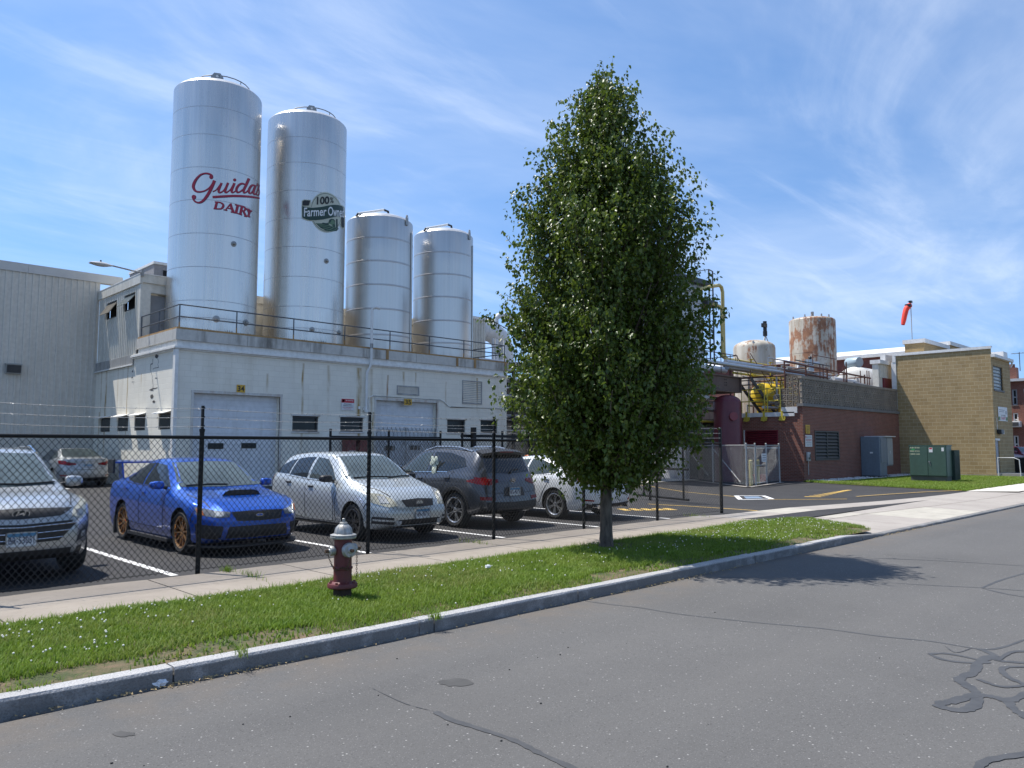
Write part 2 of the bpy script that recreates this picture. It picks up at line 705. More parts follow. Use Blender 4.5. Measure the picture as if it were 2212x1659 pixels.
mb = MB()
xs = [-18 + i for i in range(61)]
ys = [8.2, 9.2, 10.18, 11, 12, 14, 16, 18, 20, 22, 24, 26, 28, 32, 36, 42, 60]
ny = len(ys)
vs, fs = [], []
idx = {}
for i, x in enumerate(xs):
    for j, y in enumerate(ys):
        vs.append((x, y, lot_z(x, y)))
for i in range(len(xs) - 1):
    for j in range(ny - 1):
        if xs[i] < 16 and ys[j] < 10.1:
            continue
        fs.append((i * ny + j, (i + 1) * ny + j, (i + 1) * ny + j + 1, i * ny + j + 1))
mb.add(vs, fs)
struct(mb.build("parking_lot", M_LOT))

# pavement slabs with open joints
mb = MB()
mb.add([(-8, 8.3, -0.03), (16.2, 8.3, -0.03), (16.2, 10.17, -0.03), (-8, 10.17, -0.03)], [(0, 1, 2, 3)], 1)
x = -7.35
kr = random.Random(5)
while x < 16:
    x1 = min(x + 1.83, 17.0)
    yb = [10.19 + kr.uniform(-.025, .03) for _ in range(7)]
    yf = 8.5
    top = [(x + 0.01 + (x1 - x - 0.02) * k / 6, yb[k], 0.0) for k in range(7)]
    vs = [(x + 0.01, yf, 0.0), (x1 - 0.01, yf, 0.0)] + top[::-1]
    n = len(vs)
    mb.add(vs + [(p[0], p[1], -0.08) for p in vs], [tuple(range(n))] + [(i, n + i, n + (i + 1) % n, (i + 1) % n) for i in range(n)], 0)
    x = x1
struct(mb.build("sidewalk", [M_WALK, M_SOIL]))

# driveway apron: falls from the lot to the dropped kerb, scored into panels
edge = [(16.0, 10.2), (16.9, 9.92), (20.2, 9.8), (24.6, 9.0), (27.5, 8.72), (29.9, 8.6), (32.4, 8.6), (34.0, 8.2), (35.2, 7.3)]
mb = MB()


def edge_y(x):
    return float(np.interp(x, [p[0] for p in edge], [p[1] for p in edge]))


cuts = [15.9, 17.05, 18.6, 20.3, 22.0, 23.8, 25.6, 27.4, 29.2, 31.2, 33.2, 35.0]
for i in range(len(cuts) - 1):
    a, b = cuts[i] + 0.006, cuts[i + 1] - 0.006
    for j, (f0, f1) in enumerate(((0, .46), (.46, 1))):
        pan = []
        n = 4
        for k in range(n + 1):
            q = a + (b - a) * k / n
            y0, y1 = kerb_y(q) + 0.157, edge_y(q)
            za = float(np.interp(q, [14.6, 16.3, 33, 35.5], [0.0, -0.085, -0.085, -0.02]))
            for fr in (f0 + (0.004 if j else 0), f1 - (0 if j else 0.004)):
                pan.append((q, y0 + (y1 - y0) * fr, za + (0.004 - za) * fr))
        mb.add(pan, [(2 * k, 2 * k + 2, 2 * k + 3, 2 * k + 1) for k in range(n)], 1 if (i, j) in ((2, 1), (3, 0), (4, 0)) else 0)
mb.add([(15.8, 6.0, -0.12), (35.2, 6.0, -0.12), (35.2, 7.4, -0.075), (33, 8.55, -0.03), (16, 10.1, -0.03)], [(0, 1, 2, 3, 4)], 2)
struct(mb.build("driveway", [M_APRON, plain("pale_concrete", (0.40, 0.37, 0.31), 0.9, var=0.12), M_SOIL]))
# new white path beyond the driveway
mb = MB()
for k in range(12):
    a, b = 32.3 + k * 1.6, 32.3 + k * 1.6 + 1.59
    f = 1.15 if k == 0 else 0
    mb.add([(a + f, 7.25, 0.012), (b, 7.25, 0.012), (b, 8.72, 0.012), (a, 8.66, 0.012)], [(0, 1, 2, 3)])
struct(mb.build("path", M_NEWWALK))

# painted markings
mb = MB()


def strip(mb, pts, w, z, mi=0, jit=0.0, rr=random.Random(2)):
    pts = [Vector((p[0], p[1], 0)) for p in pts]
    vs = []
    for i, p in enumerate(pts):
        d = (pts[min(i + 1, len(pts) - 1)] - pts[max(i - 1, 0)]).normalized()
        nrm = Vector((-d.y, d.x, 0))
        ww = w[i] if isinstance(w, (list, tuple)) else w
        ww *= 1 + rr.uniform(-jit, jit)
        for sgn in (1, -1):
            q = p + nrm * ww / 2 * sgn
            vs.append((q.x, q.y, z[i] if isinstance(z, list) else z if not callable(z) else z(q.x, q.y)))
    mb.add(vs, [(2 * i, 2 * i + 1, 2 * i + 3, 2 * i + 2) for i in range(len(pts) - 1)], mi)


LZ = lambda x, y: lot_z(x, y) + 0.005
for s_ in (4.02, 7.03, 9.98, 12.72, 15.35):
    strip(mb, [(s_, 10.33), (s_, 12.5), (s_ + .02, 15.6)], 0.1, LZ)
for s_ in (8.0, 10.9):
    strip(mb, [(s_, 30.2), (s_, 34.5)], 0.1, LZ)
for q in ((22.35, 12.35, 24.2, 11.95), ):
    a = [G(1590, 1070), G(1648, 1070), G(1668, 1077), G(1600, 1078.5)]
    c = sum(a, Vector()) / 4
    for i in range(4):
        strip(mb, [a[i], a[(i + 1) % 4]], 0.16, LZ)
    mb.add([(c + (p - c) * 0.55).to_tuple()[:2] + (LZ(c.x, c.y),) for p in a], [(0, 1, 2, 3)], 2)
strip(mb, [G(1590, 1072), G(1480, 1062), G(1400, 1052), G(1300, 1043)], 0.08, LZ, 1)
strip(mb, [G(1660, 1078), G(1740, 1078), G(1830, 1077)], 0.08, LZ, 1)
strip(mb, [G(1400, 1088), G(1480, 1092), G(1560, 1097), G(1620, 1101), G(1664, 1105.5)], 0.1, LZ, 1)
strip(mb, [G(1850, 1073), G(1920, 1068), G(2000, 1063), G(2080, 1059.5)], 0.08, lambda x, y: 0.012, 1)
# worn yellow letters by the lawn
for k in range(9):
    f = k / 9
    a, b = G(1738 + 92 * f, 1072 - 14 * f), G(1774 + 70 * f, 1072.5 - 16.5 * f)
    strip(mb, [a, b], 0.16, LZ, 1, 0.3)
for k in range(5):
    strip(mb, [G(1340 + 24 * k, 1098 - k * .3), G(1358 + 24 * k, 1102 - k * .3)], 0.22, LZ, 1, 0.3)
struct(mb.build("road_markings", [M_WPAINT, M_YPAINT, plain("blue_road_paint", (0.16, 0.22, 0.3), 0.8)]))

# tar-sealed cracks
mb = MB()


def zc(X, Y):
    return G((2300 + X / 1.2771) * .54861, (1900 + Y / 1.2771) * .54861, ROADZ)


def smooth_line(P, n=6):
    out = []
    m = len(P)
    for i in range(m - 1):
        p0, p1, p2, p3 = P[max(i - 1, 0)], P[i], P[i + 1], P[min(i + 2, m - 1)]
        for k in range(n):
            t = k / n
            out.append(tuple(0.5 * (2 * p1[d] + (p2[d] - p0[d]) * t + (2 * p0[d] - 5 * p1[d] + 4 * p2[d] - p3[d]) * t * t + (-p0[d] + 3 * p1[d] - 3 * p2[d] + p3[d]) * t ** 3) for d in range(len(p1))))
    out.append(tuple(P[-1]))
    return out


seams = [
    ([(0, 595), (120, 612), (280, 630), (450, 658), (650, 682), (900, 708), (1200, 735), (1500, 775), (1750, 800), (1990, 838), (2100, 830), (2230, 785)], .04),
    ([(560, 478), (900, 480), (1300, 490), (1700, 515), (2000, 530), (2240, 547)], .035),
    ([(2000, 530), (2100, 490), (2240, 450)], .06),
    ([(2000, 532), (2120, 560), (2240, 580)], .05),
    ([(1300, 375), (1800, 395), (2240, 422)], .03),
    ([(1990, 838), (2060, 868), (2080, 895), (2240, 910)], .09),
    ([(1735, 862), (1800, 890), (1900, 905), (2030, 907), (1950, 885), (1830, 862), (1735, 862)], .06),
    ([(2060, 870), (1985, 905), (1960, 955), (1885, 990), (1930, 1025), (1975, 1065), (1965, 1120), (1900, 1147), (1800, 1132), (1795, 1112), (1850, 1103), (1960, 1072), (2060, 1080), (2130, 1098), (2240, 1062)], .11),
    ([(2130, 1098), (2160, 1140), (2240, 1190)], .1),
    ([(2240, 930), (2150, 928), (2100, 940), (2135, 982), (2240, 1025)], .07),
    ([(1980, 990), (2080, 1025), (2160, 1028), (2240, 1018)], .06),
    ([(2080, 895), (2150, 855), (2240, 850)], .06),
    ([(1975, 1450), (2030, 1400), (2240, 1365)], .08),
]
zoff = .0012
for P, w in seams:
    L = [zc(*q) for q in smooth_line(P)]
    w = [w * .72 * min(1, .35 + .25 * min(i, len(L) - 1 - i) + (1 if (i > len(L) / 2 and P[-1][0] > 2200) or w > .055 else 0)) for i in range(len(L))]
    zoff += .0003
    strip(mb, L, w, [ROADZ + zoff + i * 1.2e-5 for i in range(len(L))], 0, 0.3)
dd = [G(*q, ROADZ) for q in smooth_line([(940, 1538), (975, 1556), (1020, 1570), (1110, 1600), (1170, 1630), (1240, 1662), (1275, 1690)])]
strip(mb, dd, 0.045, ROADZ + 0.004, 0, 0.3)
for P in ([(800, 1485), (830, 1500), (880, 1522), (940, 1538)], [(2040, 1395), (2065, 1410), (2100, 1400)],
          [(1010, 1180), (1080, 1200)], [(1900, 1197), (2000, 1205), (2110, 1212)]):
    L = smooth_line(P, 8)
    strip(mb, [G(*q, ROADZ) for q in L], [.011 * math.sin(math.pi * (i + .3) / len(L)) for i in range(len(L))], ROADZ + 0.0035, 0, 0.9)
struct(mb.build("tar_seams", M_TAR))
# oil and tyre stains, thin films on the road
mb = MB()
for (cx_, cy_, rx, ry) in ((987, 1474, 38, 9), (545, 1330, 14, 3), (690, 1255, 22, 3), (265, 1585, 26, 6), (600, 1362, 10, 2.5), (670, 1352, 12, 2.5), (490, 1333, 10, 2)):
    n = 18
    mb.add([G(cx_ + rx * math.cos(6.283 * k / n) * rnd.uniform(.8, 1.15), cy_ + ry * math.sin(6.283 * k / n) * rnd.uniform(.75, 1.2), ROADZ + .003) for k in range(n)], [tuple(range(n))])
struct(mb.build("road_stains", plain("oil_stain", (0.058, 0.056, 0.053), 0.8, var=0.25, scale=8)))

# soil beds under the grass
BED = [(-8, 6.1), (16.15, 6.02), (16.9, 6.9), (17.25, 7.9), (16.6, 8.5), (15.8, 8.75), (14.5, 8.6), (-8, 8.52)]
def turf_h(x, y):
    e = min(max((y - kerb_y(x) - .13) / .3, 0), 1) * min(max((8.56 - y) / .3, 0), 1)
    return -0.012 + 0.035 * e + 0.012 * math.sin(x * 2.1 + y) * e + 0.008 * math.sin(x * 5.3 - y * 3) * e
M_TURF = NT("turf_soil")
M_TURF.put("Base Color", M_TURF.mix(M_TURF.rng(M_TURF.noise(3.5, 6, 0.7), 0.42, 0.62), (0.06, 0.075, 0.025), (0.17, 0.12, 0.07))).put("Roughness", 0.95)
M_TURF.bump(M_TURF.noise(60, 4), 0.8, 0.02)
M_TURF = M_TURF.m
mb = MB()
xs = np.arange(-8, 17.4, 0.3)
ys_ = np.linspace(0, 1, 13)
nx = len(xs)
vs = []
def bed_lim(x):
    y0 = kerb_y(x) + 0.13 if x < 16.15 else float(np.interp(x, [16.15, 16.9, 17.3], [6.0, 6.9, 7.9]))
    y1 = 8.52 if x < 14.5 else float(np.interp(x, [14.5, 15.8, 16.6, 17.3], [8.55, 8.75, 8.5, 7.95]))
    return y0, y1
for x in xs:
    y0, y1 = bed_lim(x)
    for q in ys_:
        y = y0 + (y1 - y0) * q
        vs.append((x, y, turf_h(x, y)))
mb.add(vs, [(i * 13 + j, (i + 1) * 13 + j, (i + 1) * 13 + j + 1, i * 13 + j + 1) for i in range(nx - 1) for j in range(12)], 0, True)
struct(mb.build("verge", M_TURF))
LAWN = [(35.6, 16.45), (34.2, 13.43), (33.26, 10.7), (32.6, 8.74), (52, 8.74), (52, 11.6), (49, 11.6), (49, 16.6), (37, 16.6)]
mb = MB()
mb.add([(p[0], p[1], 0.0) for p in LAWN] + [], [tuple(range(len(LAWN)))])
mb.add([(34.3, 6.1, -0.015), (60, 6.0, -0.015), (60, 7.23, 0.004), (35.3, 7.23, 0.004)], [(0, 1, 2, 3)])
struct(mb.build("lawn_soil", M_TURF))
mb = MB()
mb.add([(36.2, 15.3, 0.02), (39, 15.0, 0.02), (43.3, 15.2, 0.03), (47.5, 15.7, 0.03), (48.9, 16.0, 0.03), (48.9, 16.58, 0.03), (36.2, 16.58, 0.03)], [tuple(range(7))])
g = random.Random(11)
bm = bmesh.new()
for k in range(900):
    x, y = g.uniform(36.3, 48.5), g.uniform(15.3, 16.5)
    r = g.uniform(.025, .06)
    mtx = Matrix.Translation((x, y, 0.03 + r * .2)) @ Matrix.Rotation(g.uniform(0, 6), 4, Vector((g.random(), g.random(), 1)).normalized()) @ Matrix.Diagonal((r, r * .7, r * .6, 1))
    bmesh.ops.create_icosphere(bm, subdivisions=1, radius=1, matrix=mtx)
mb.bm(bm, 1)
stuff(mb.build("gravel", [plain("gravel_bed", (0.3, 0.29, 0.28), 0.9, var=0.4, scale=20), plain("white_stone", (0.55, 0.54, 0.52), 0.8, var=0.2, scale=6)], fix=False), "white decorative stones along the foot of the brick wall", "gravel")


# grass blades
def m_grass():
    m = NT("grass_blades")
    gi = m.n.new("ShaderNodeNewGeometry")
    ri = gi.outputs["Random Per Island"]
    c = m.mix(ri, (0.11, 0.20, 0.016), (0.23, 0.34, 0.035))
    fine = m.rng(m.noise(9, 4, .65), .38, .62)
    c = m.mix(m.math('MULTIPLY', fine, .45), c, (0.055, 0.125, 0.014))
    patch = m.rng(m.noise(1.4, 4), 0.36, 0.66)
    c = m.mix(m.math('MULTIPLY', patch, 0.55), c, (0.24, 0.31, 0.05))
    dry = m.math('MULTIPLY', m.rng(m.noise(0.55, 4, 0.6), 0.5, 0.7), m.rng(ri, 0.35, 0.75), True)
    c = m.mix(m.math('MULTIPLY', dry, 0.75), c, (0.33, 0.28, 0.12))
    tr = m.n.new("ShaderNodeBsdfTranslucent")
    m.l.new(c, tr.inputs["Color"])
    mx = m.n.new("ShaderNodeMixShader")
    mx.inputs[0].default_value = 0.35
    m.put("Base Color", c).put("Roughness", 0.55).put("Specular IOR Level", 0.3)
    m.l.new(m.b.outputs[0], mx.inputs[1])
    m.l.new(tr.outputs[0], mx.inputs[2])
    m.l.new(mx.outputs[0], m.n["Material Output"].inputs[0])
    return m.m


M_GRASS = m_grass()


def blades(name, X, Y, Z, hmin, hmax, wid, seed, label):
    g = np.random.default_rng(seed)
    n = len(X)
    h = g.uniform(hmin, hmax, n)
    a = g.uniform(0, 2 * np.pi, n)
    ln = g.uniform(0.2, 1.3, n) * h
    b = a + np.pi / 2
    w = wid * g.uniform(0.7, 1.3, n)
    dx, dy = np.cos(a), np.sin(a)
    wx, wy = np.cos(b) * w, np.sin(b) * w
    V = np.zeros((n, 5, 3))
    V[:, 0] = np.stack([X - wx, Y - wy, Z - 0.01], 1)
    V[:, 1] = np.stack([X + wx, Y + wy, Z - 0.01], 1)
    mx, my = X + dx * ln * 0.35, Y + dy * ln * 0.35
    V[:, 2] = np.stack([mx + wx * .75, my + wy * .75, Z + h * 0.6], 1)
    V[:, 3] = np.stack([mx - wx * .75, my - wy * .75, Z + h * 0.6], 1)
    V[:, 4] = np.stack([X + dx * ln, Y + dy * ln, Z + h], 1)
    base = (np.arange(n) * 5)[:, None]
    F = np.concatenate([base + np.array([0, 1, 2]), base + np.array([0, 2, 3]), base + np.array([3, 2, 4])])
    return stuff(np_mesh(name, V.reshape(-1, 3), F, M_GRASS), label, "grass")


g = np.random.default_rng(4)
def scatter_verge(n, x0, x1):
    X = g.uniform(x0, x1, n)
    lims = np.array([bed_lim(q) for q in X])
    Y = lims[:, 0] + (lims[:, 1] - lims[:, 0]) * g.random(n)
    return X, Y
xa, ya = scatter_verge(170000, -2.5, 9.0)
xb, yb = scatter_verge(60000, 9.0, 17.3)
X, Y = np.concatenate([xa, xb]), np.concatenate([ya, yb])
# thin, bare patches by the kerb and under the tree
keep = np.ones(len(X), bool)
pn = np.sin(X * 1.7) * np.cos(X * .63 + 1) + np.sin(X * 4.1 + Y * 2) * .4
edge0 = Y - np.array([kerb_y(q) for q in X]) - .15
keep &= ~((edge0 < 0.24 + 0.14 * pn) & (g.random(len(X)) < 0.55 + 0.4 * (pn > .1)))
keep &= ~((((X - 2.5) / 1.1) ** 2 + ((edge0 - .1) / .2) ** 2 < 1 + .5 * pn) & (g.random(len(X)) < .82))
keep &= ~((((X - .9) / .7) ** 2 + ((edge0 - .12) / .16) ** 2 < 1 + .5 * pn) & (g.random(len(X)) < .85))
tr_d = np.hypot(X - 10.14, Y - 8.07)
keep &= ~((tr_d < 0.55) & (g.random(len(X)) < 0.75))
keep &= np.hypot(X - 4.71, Y - 7.43) > 0.13
X, Y = X[keep], Y[keep]
Z = np.array([turf_h(a, b) for a, b in zip(X, Y)])
blades("grass", X, Y, Z, 0.02, 0.06, 0.0036, 1, "short green grass on the verge between kerb and pavement")
# broad low clover and weed leaves
xw, yw = scatter_verge(26000, -2.5, 17)
kk = (np.sin(xw * 1.9 + 2) * np.cos(yw * 2.7 + xw * .4) + .3 * np.sin(xw * 6 + yw * 5)) > .05
xw, yw = xw[kk], yw[kk]
blades("clover_leaves", xw, yw, np.array([turf_h(a, b) for a, b in zip(xw, yw)]) + .006, .018, .04, .0085, 8, "broad low clover and weed leaves among the verge grass")
# taller tufts along the pavement edge and a few in the joints
X = g.uniform(-2.5, 16.5, 3500)
Y = np.array([bed_lim(q)[1] for q in X]) - g.random(3500) ** 2 * .25
Z = np.array([turf_h(a, b) for a, b in zip(X, Y)])
tx, ty = [], []
for (jx, jy, n, sp) in ((4.62, 10.1, 90, .05), (4.65, 9.5, 60, .25), (2.9, 6.02, 40, .05), (9.0, 10.1, 60, .2), (4.83, 5.95, 60, .03), (16.2, 10.15, 60, .2)):
    tx += list(g.normal(jx, .03, n)); ty += list(g.normal(jy, sp, n))
X = np.concatenate([X, tx]); Y = np.concatenate([Y, ty]); Z = np.concatenate([Z, np.zeros(len(tx))])
blades("grass_tufts", X, Y, Z, 0.04, 0.10, 0.0033, 2, "longer ragged grass along the pavement edge")


def in_poly(X, Y, P):
    c = np.zeros(len(X), bool)
    for i in range(len(P)):
        (x0, y0), (x1, y1) = P[i], P[i - 1]
        hit = ((y0 > Y) != (y1 > Y)) & (X < (x1 - x0) * (Y - y0) / ((y1 - y0) or 1e-9) + x0)
        c ^= hit
    return c


X, Y = g.uniform(32.5, 52, 110000), g.uniform(8.7, 16.6, 110000)
k = in_poly(X, Y, LAWN) & ~((Y > 15.2) & (X > 36.5))
X, Y = X[k], Y[k]
x2, y2 = g.uniform(34.6, 55, 25000), g.uniform(6.1, 7.2, 25000)
blades("lawn_grass", np.concatenate([X, x2]), np.concatenate([Y, y2]), np.zeros(len(X) + 25000) + .003, 0.04, 0.11, 0.007, 3, "lawn in front of the tan block building")

# white clover
mb = MB()
cr = random.Random(21)
bm = bmesh.new()
def clover(x, y):
    r = cr.uniform(.007, .012)
    bmesh.ops.create_icosphere(bm, subdivisions=1, radius=r * .9, matrix=Matrix.Translation((x, y, turf_h(x, y) + cr.uniform(.035, .065))))
for k in range(290):
    x = cr.uniform(11.8, 17.0)
    a, b = bed_lim(x)
    clover(x, cr.uniform(a + .2, b))
for (cx_, cy_, sp, n) in ((2.2, 7.9, .55, 55), (3.3, 8.2, .4, 18), (5.6, 8.2, .5, 30), (1.9, 7.0, .3, 25), (7.4, 7.9, .8, 35), (8.5, 7.2, .8, 25), (5, 7.0, 1.2, 20), (10.8, 7.4, .6, 30)):
    for k in range(n):
        x, y = cr.gauss(cx_, sp), cr.gauss(cy_, sp * .5)
        a, b = bed_lim(x)
        if a + .1 < y < b:
            clover(x, y)
mb.bm(bm, 0, True)
stuff(mb.build("clover_flowers", plain("clover_white", (0.72, 0.7, 0.62), 0.8, var=0.1), fix=False), "small white clover heads scattered through the verge grass", "flowers")

# dry clippings in the gutter and on the pavement
mb = MB()
cr = random.Random(31)
for k in range(700):
    x = cr.choice([cr.uniform(0, 14), cr.gauss(2.6, .5), cr.gauss(8.8, .8), cr.gauss(17.5, 1)])
    y = kerb_y(x) - abs(cr.gauss(0, .05)) - .01
    a = cr.uniform(0, 3.14)
    l = cr.uniform(.015, .05)
    z = ROADZ + .006 + cr.random() * .012
    mb.add([(x, y, z), (x + l * math.cos(a), y + l * math.sin(a) * .6, z + cr.random() * .015), (x + l * math.cos(a + .25), y + l * math.sin(a + .25) * .6, z)], [(0, 1, 2)])
for k in range(34):
    p = G(cr.uniform(0, 2212), cr.uniform(1300, 1659), ROADZ)
    if p.y < 5.6:
        r = cr.uniform(.003, .008)
        mb.sphere((p.x, p.y, ROADZ + r * .5), r, 1, 6, 4, (1.3, .9, .6))
stuff(mb.build("debris", [plain("straw", (0.33, 0.25, 0.13), 0.9, var=0.3, scale=30), plain("tar_crumb", (0.02, 0.02, 0.02), 0.8)], fix=False), "dry clippings and small crumbs in the gutter and on the road", "debris")


def crumple(name, c, r, seed, mat, label, cat):
    bm = bmesh.new()
    q = random.Random(seed)
    bmesh.ops.create_icosphere(bm, subdivisions=3, radius=r)
    for v in bm.verts:
        d = v.co.normalized()
        k = 0.75 + 0.5 * abs(math.sin(d.x * 5 + seed) * math.cos(d.y * 6 - d.z * 4)) + q.uniform(-.08, .08)
        v.co = Vector((v.co.x * k * 1.25, v.co.y * k * .8, v.co.z * k * .65))
    return tag(MB().bm(bm).build(name, mat, loc=None), label, cat)


o = crumple("plastic_bag", None, 0.05, 3, glassy("clear_plastic", (0.62, 0.64, 0.66), 0.25), "crumpled clear plastic wrapper lying in the gutter", "litter")
o.location = G(345, 1484, ROADZ) + Vector((0, 0, .03))
o = crumple("paper_scrap", None, 0.035, 8, plain("white_paper", (0.75, 0.75, 0.74), 0.8, var=0.08), "white crumpled paper scrap lying on the verge grass", "litter")
o.location = Vector((7.0, 7.55, 0.09))
# ------------------------------------------------------------------ dairy building, penthouse, long metal-clad wall
RUST = (0.30, 0.15, 0.045)
OCHRE = (0.36, 0.235, 0.075)
M_WHITEBLOCK = bricks("white_painted_block", (0.80, 0.75, 0.635), (0.835, 0.785, 0.665), (0.75, 0.70, 0.585), 0.42, 0.205, 0.007,
                      stain=(0.45, 0.38, 0.25), stain_amt=0.38, vary=0.04, bumpd=0.005,
                      streaks=[(10.32 + 27 + 4.85, .07, .2, 4.9, .85, OCHRE), (27 + 17.75, .16, .3, 4.9, .95, OCHRE), (27 + 18.35, .1, 1.6, 4.9, .6, OCHRE), (27 + 19.15, .07, 3.3, 4.7, .9, RUST), (27 + 20.0, .09, 3.9, 4.9, .8, OCHRE),
                               (27 + 20.65, .05, 4.2, 4.9, .7, OCHRE), (27 + 24.3, .08, 3.2, 4.9, .75, OCHRE), (27 + 16.3, .1, 2.6, 4.9, .4, OCHRE), (27 + 22.4, .06, 2.9, 4.6, .5, OCHRE), (27 + 13.7, .07, 3.6, 4.4, .5, OCHRE), (27 + 18.45, .09, 0.2, 3.1, .8, OCHRE)])
M_WHITETRIM = dirty("white_trim_paint", (0.78, 0.765, 0.72), (0.45, 0.42, 0.36), 0.5, amount=0.45, scale=1.5)
M_GALV = dirty("galvanised_steel", (0.40, 0.40, 0.39), (0.16, 0.145, 0.12), 0.5, 0.35, amount=0.8, scale=1.6)
M_PARAPET = dirty("weathered_parapet", (0.56, 0.535, 0.48), (0.14, 0.12, 0.095), 0.7, 0.1, amount=0.9, scale=0.9, lo=.51, hi=.70)
M_RUSTCURB = dirty("rusty_curb", (0.38, 0.235, 0.10), (0.2, 0.11, 0.05), 0.8, amount=0.7, scale=2)
M_BEIGE = dirty("beige_siding", (0.60, 0.57, 0.50), (0.45, 0.425, 0.365), 0.45, 0.0, amount=0.4, scale=0.8, bump=0.03)
M_BEIGE2 = dirty("pale_siding", (0.64, 0.615, 0.535), (0.33, 0.31, 0.26), 0.45, 0.0, amount=0.6, scale=1.2, bump=0.03)
M_DARKFRAME = plain("dark_bronze_frame", (0.03, 0.03, 0.03), 0.45, var=0.2)
M_PANE = glassy("window_glass", (0.022, 0.026, 0.026), 0.12, 0.22)
M_DOORWHITE = dirty("dock_door_white", (0.70, 0.71, 0.72), (0.36, 0.33, 0.26), 0.45, amount=0.35, scale=1.5, lo=.52, hi=.75)
M_GREYDOOR = plain("grey_door", (0.27, 0.275, 0.28), 0.5, var=0.1)
M_RAIL = plain("rail_grey_paint", (0.085, 0.095, 0.105), 0.5, var=0.25, scale=6)
M_BLACK = plain("black_paint", (0.012, 0.012, 0.013), 0.4, var=0.2, scale=5)
M_DARK = plain("dark_void", (0.012, 0.012, 0.012), 0.9, var=0.0)


def facade(mb, u0, u1, z0, z1, openings, P, depth=0.12, mi=0):
    us = sorted({u0, u1, *[o[0] for o in openings], *[o[1] for o in openings]})
    zs = sorted({z0, z1, *[o[2] for o in openings], *[o[3] for o in openings]})
    for a, b in zip(us[:-1], us[1:]):
        for c, d in zip(zs[:-1], zs[1:]):
            um, zm = (a + b) / 2, (c + d) / 2
            if any(o[0] < um < o[1] and o[2] < zm < o[3] for o in openings):
                continue
            mb.add([P(a, c, 0), P(b, c, 0), P(b, d, 0), P(a, d, 0)], [(0, 1, 2, 3)], mi)
    for o in openings:
        a, b, c, d = o[:4]
        k = o[4] if len(o) > 4 else depth
        for (q, r) in (((a, c), (a, d)), ((b, c), (b, d)), ((a, c), (b, c)), ((a, d), (b, d))):
            mb.add([P(*q, 0), P(*r, 0), P(*r, k), P(*q, k)], [(0, 1, 2, 3)], mi)


def PT(t):      # wall facing the street (-y)
    return lambda u, z, d: (u, t + d, z)


def PS(s):      # wall facing -x
    return lambda u, z, d: (s + d, u, z)


def pbox(mb, P, u0, u1, z0, z1, d0, d1, mi=0):
    a, b = Vector(P(u0, z0, d0)), Vector(P(u1, z1, d1))
    lo = [min(p, q) for p, q in zip(a, b)]
    hi = [max(p, q) for p, q in zip(a, b)]
    return mb.box(lo, hi, mi)


def window(parent, P, u0, u1, z0, z1, d=0.1, fw=0.05, name="window", mats=None, mull=0, tilt=0.0, sill=None):
    fm, gm = mats or (M_DARKFRAME, M_PANE)
    mb = MB()
    pbox(mb, P, u0, u0 + fw, z0, z1, d - .05, d + .03)
    pbox(mb, P, u1 - fw, u1, z0, z1, d - .05, d + .03)
    pbox(mb, P, u0 + fw, u1 - fw, z0, z0 + fw, d - .05, d + .03)
    pbox(mb, P, u0 + fw, u1 - fw, z1 - fw, z1, d - .05, d + .03)
    for k in range(mull):
        q = z0 + (z1 - z0) * (k + 1) / (mull + 1)
        pbox(mb, P, u0 + fw, u1 - fw, q - fw / 2, q + fw / 2, d - .04, d + .02)
    w = mb.build(name, fm, parent)
    mb = MB()
    if tilt:
        h = z1 - z0 - 2 * fw
        s, c = math.sin(tilt), math.cos(tilt)
        def Q(u, zz, dd):
            return P(u, z1 - fw - zz * c - dd * s * 0, d - .06 - zz * s + dd)
        a, b = u0 + fw * .3, u1 - fw * .3
        vs = [Q(a, 0, 0), Q(b, 0, 0), Q(b, h, 0), Q(a, h, 0), Q(a, 0, .03), Q(b, 0, .03), Q(b, h, .03), Q(a, h, .03)]
        mb.add(vs, [(0, 1, 2, 3), (7, 6, 5, 4), (0, 4, 5, 1), (1, 5, 6, 2), (2, 6, 7, 3), (3, 7, 4, 0)])
        mb.build("sash", gm, w)
        mb = MB()
        pbox(mb, P, u0 + fw, u1 - fw, z0 + fw, z1 - fw, d + .05, d + .06)
        mb.build("pane", M_DARK, w)
    else:
        pbox(mb, P, u0 + fw, u1 - fw, z0 + fw, z1 - fw, d, d + .012)
        mb.build("pane", gm, w)
    if sill:
        mb = MB()
        pbox(mb, P, u0 - .06, u1 + .06, z0 - .09, z0, -.05, .1)
        mb.build("sill", sill, w)
    return w


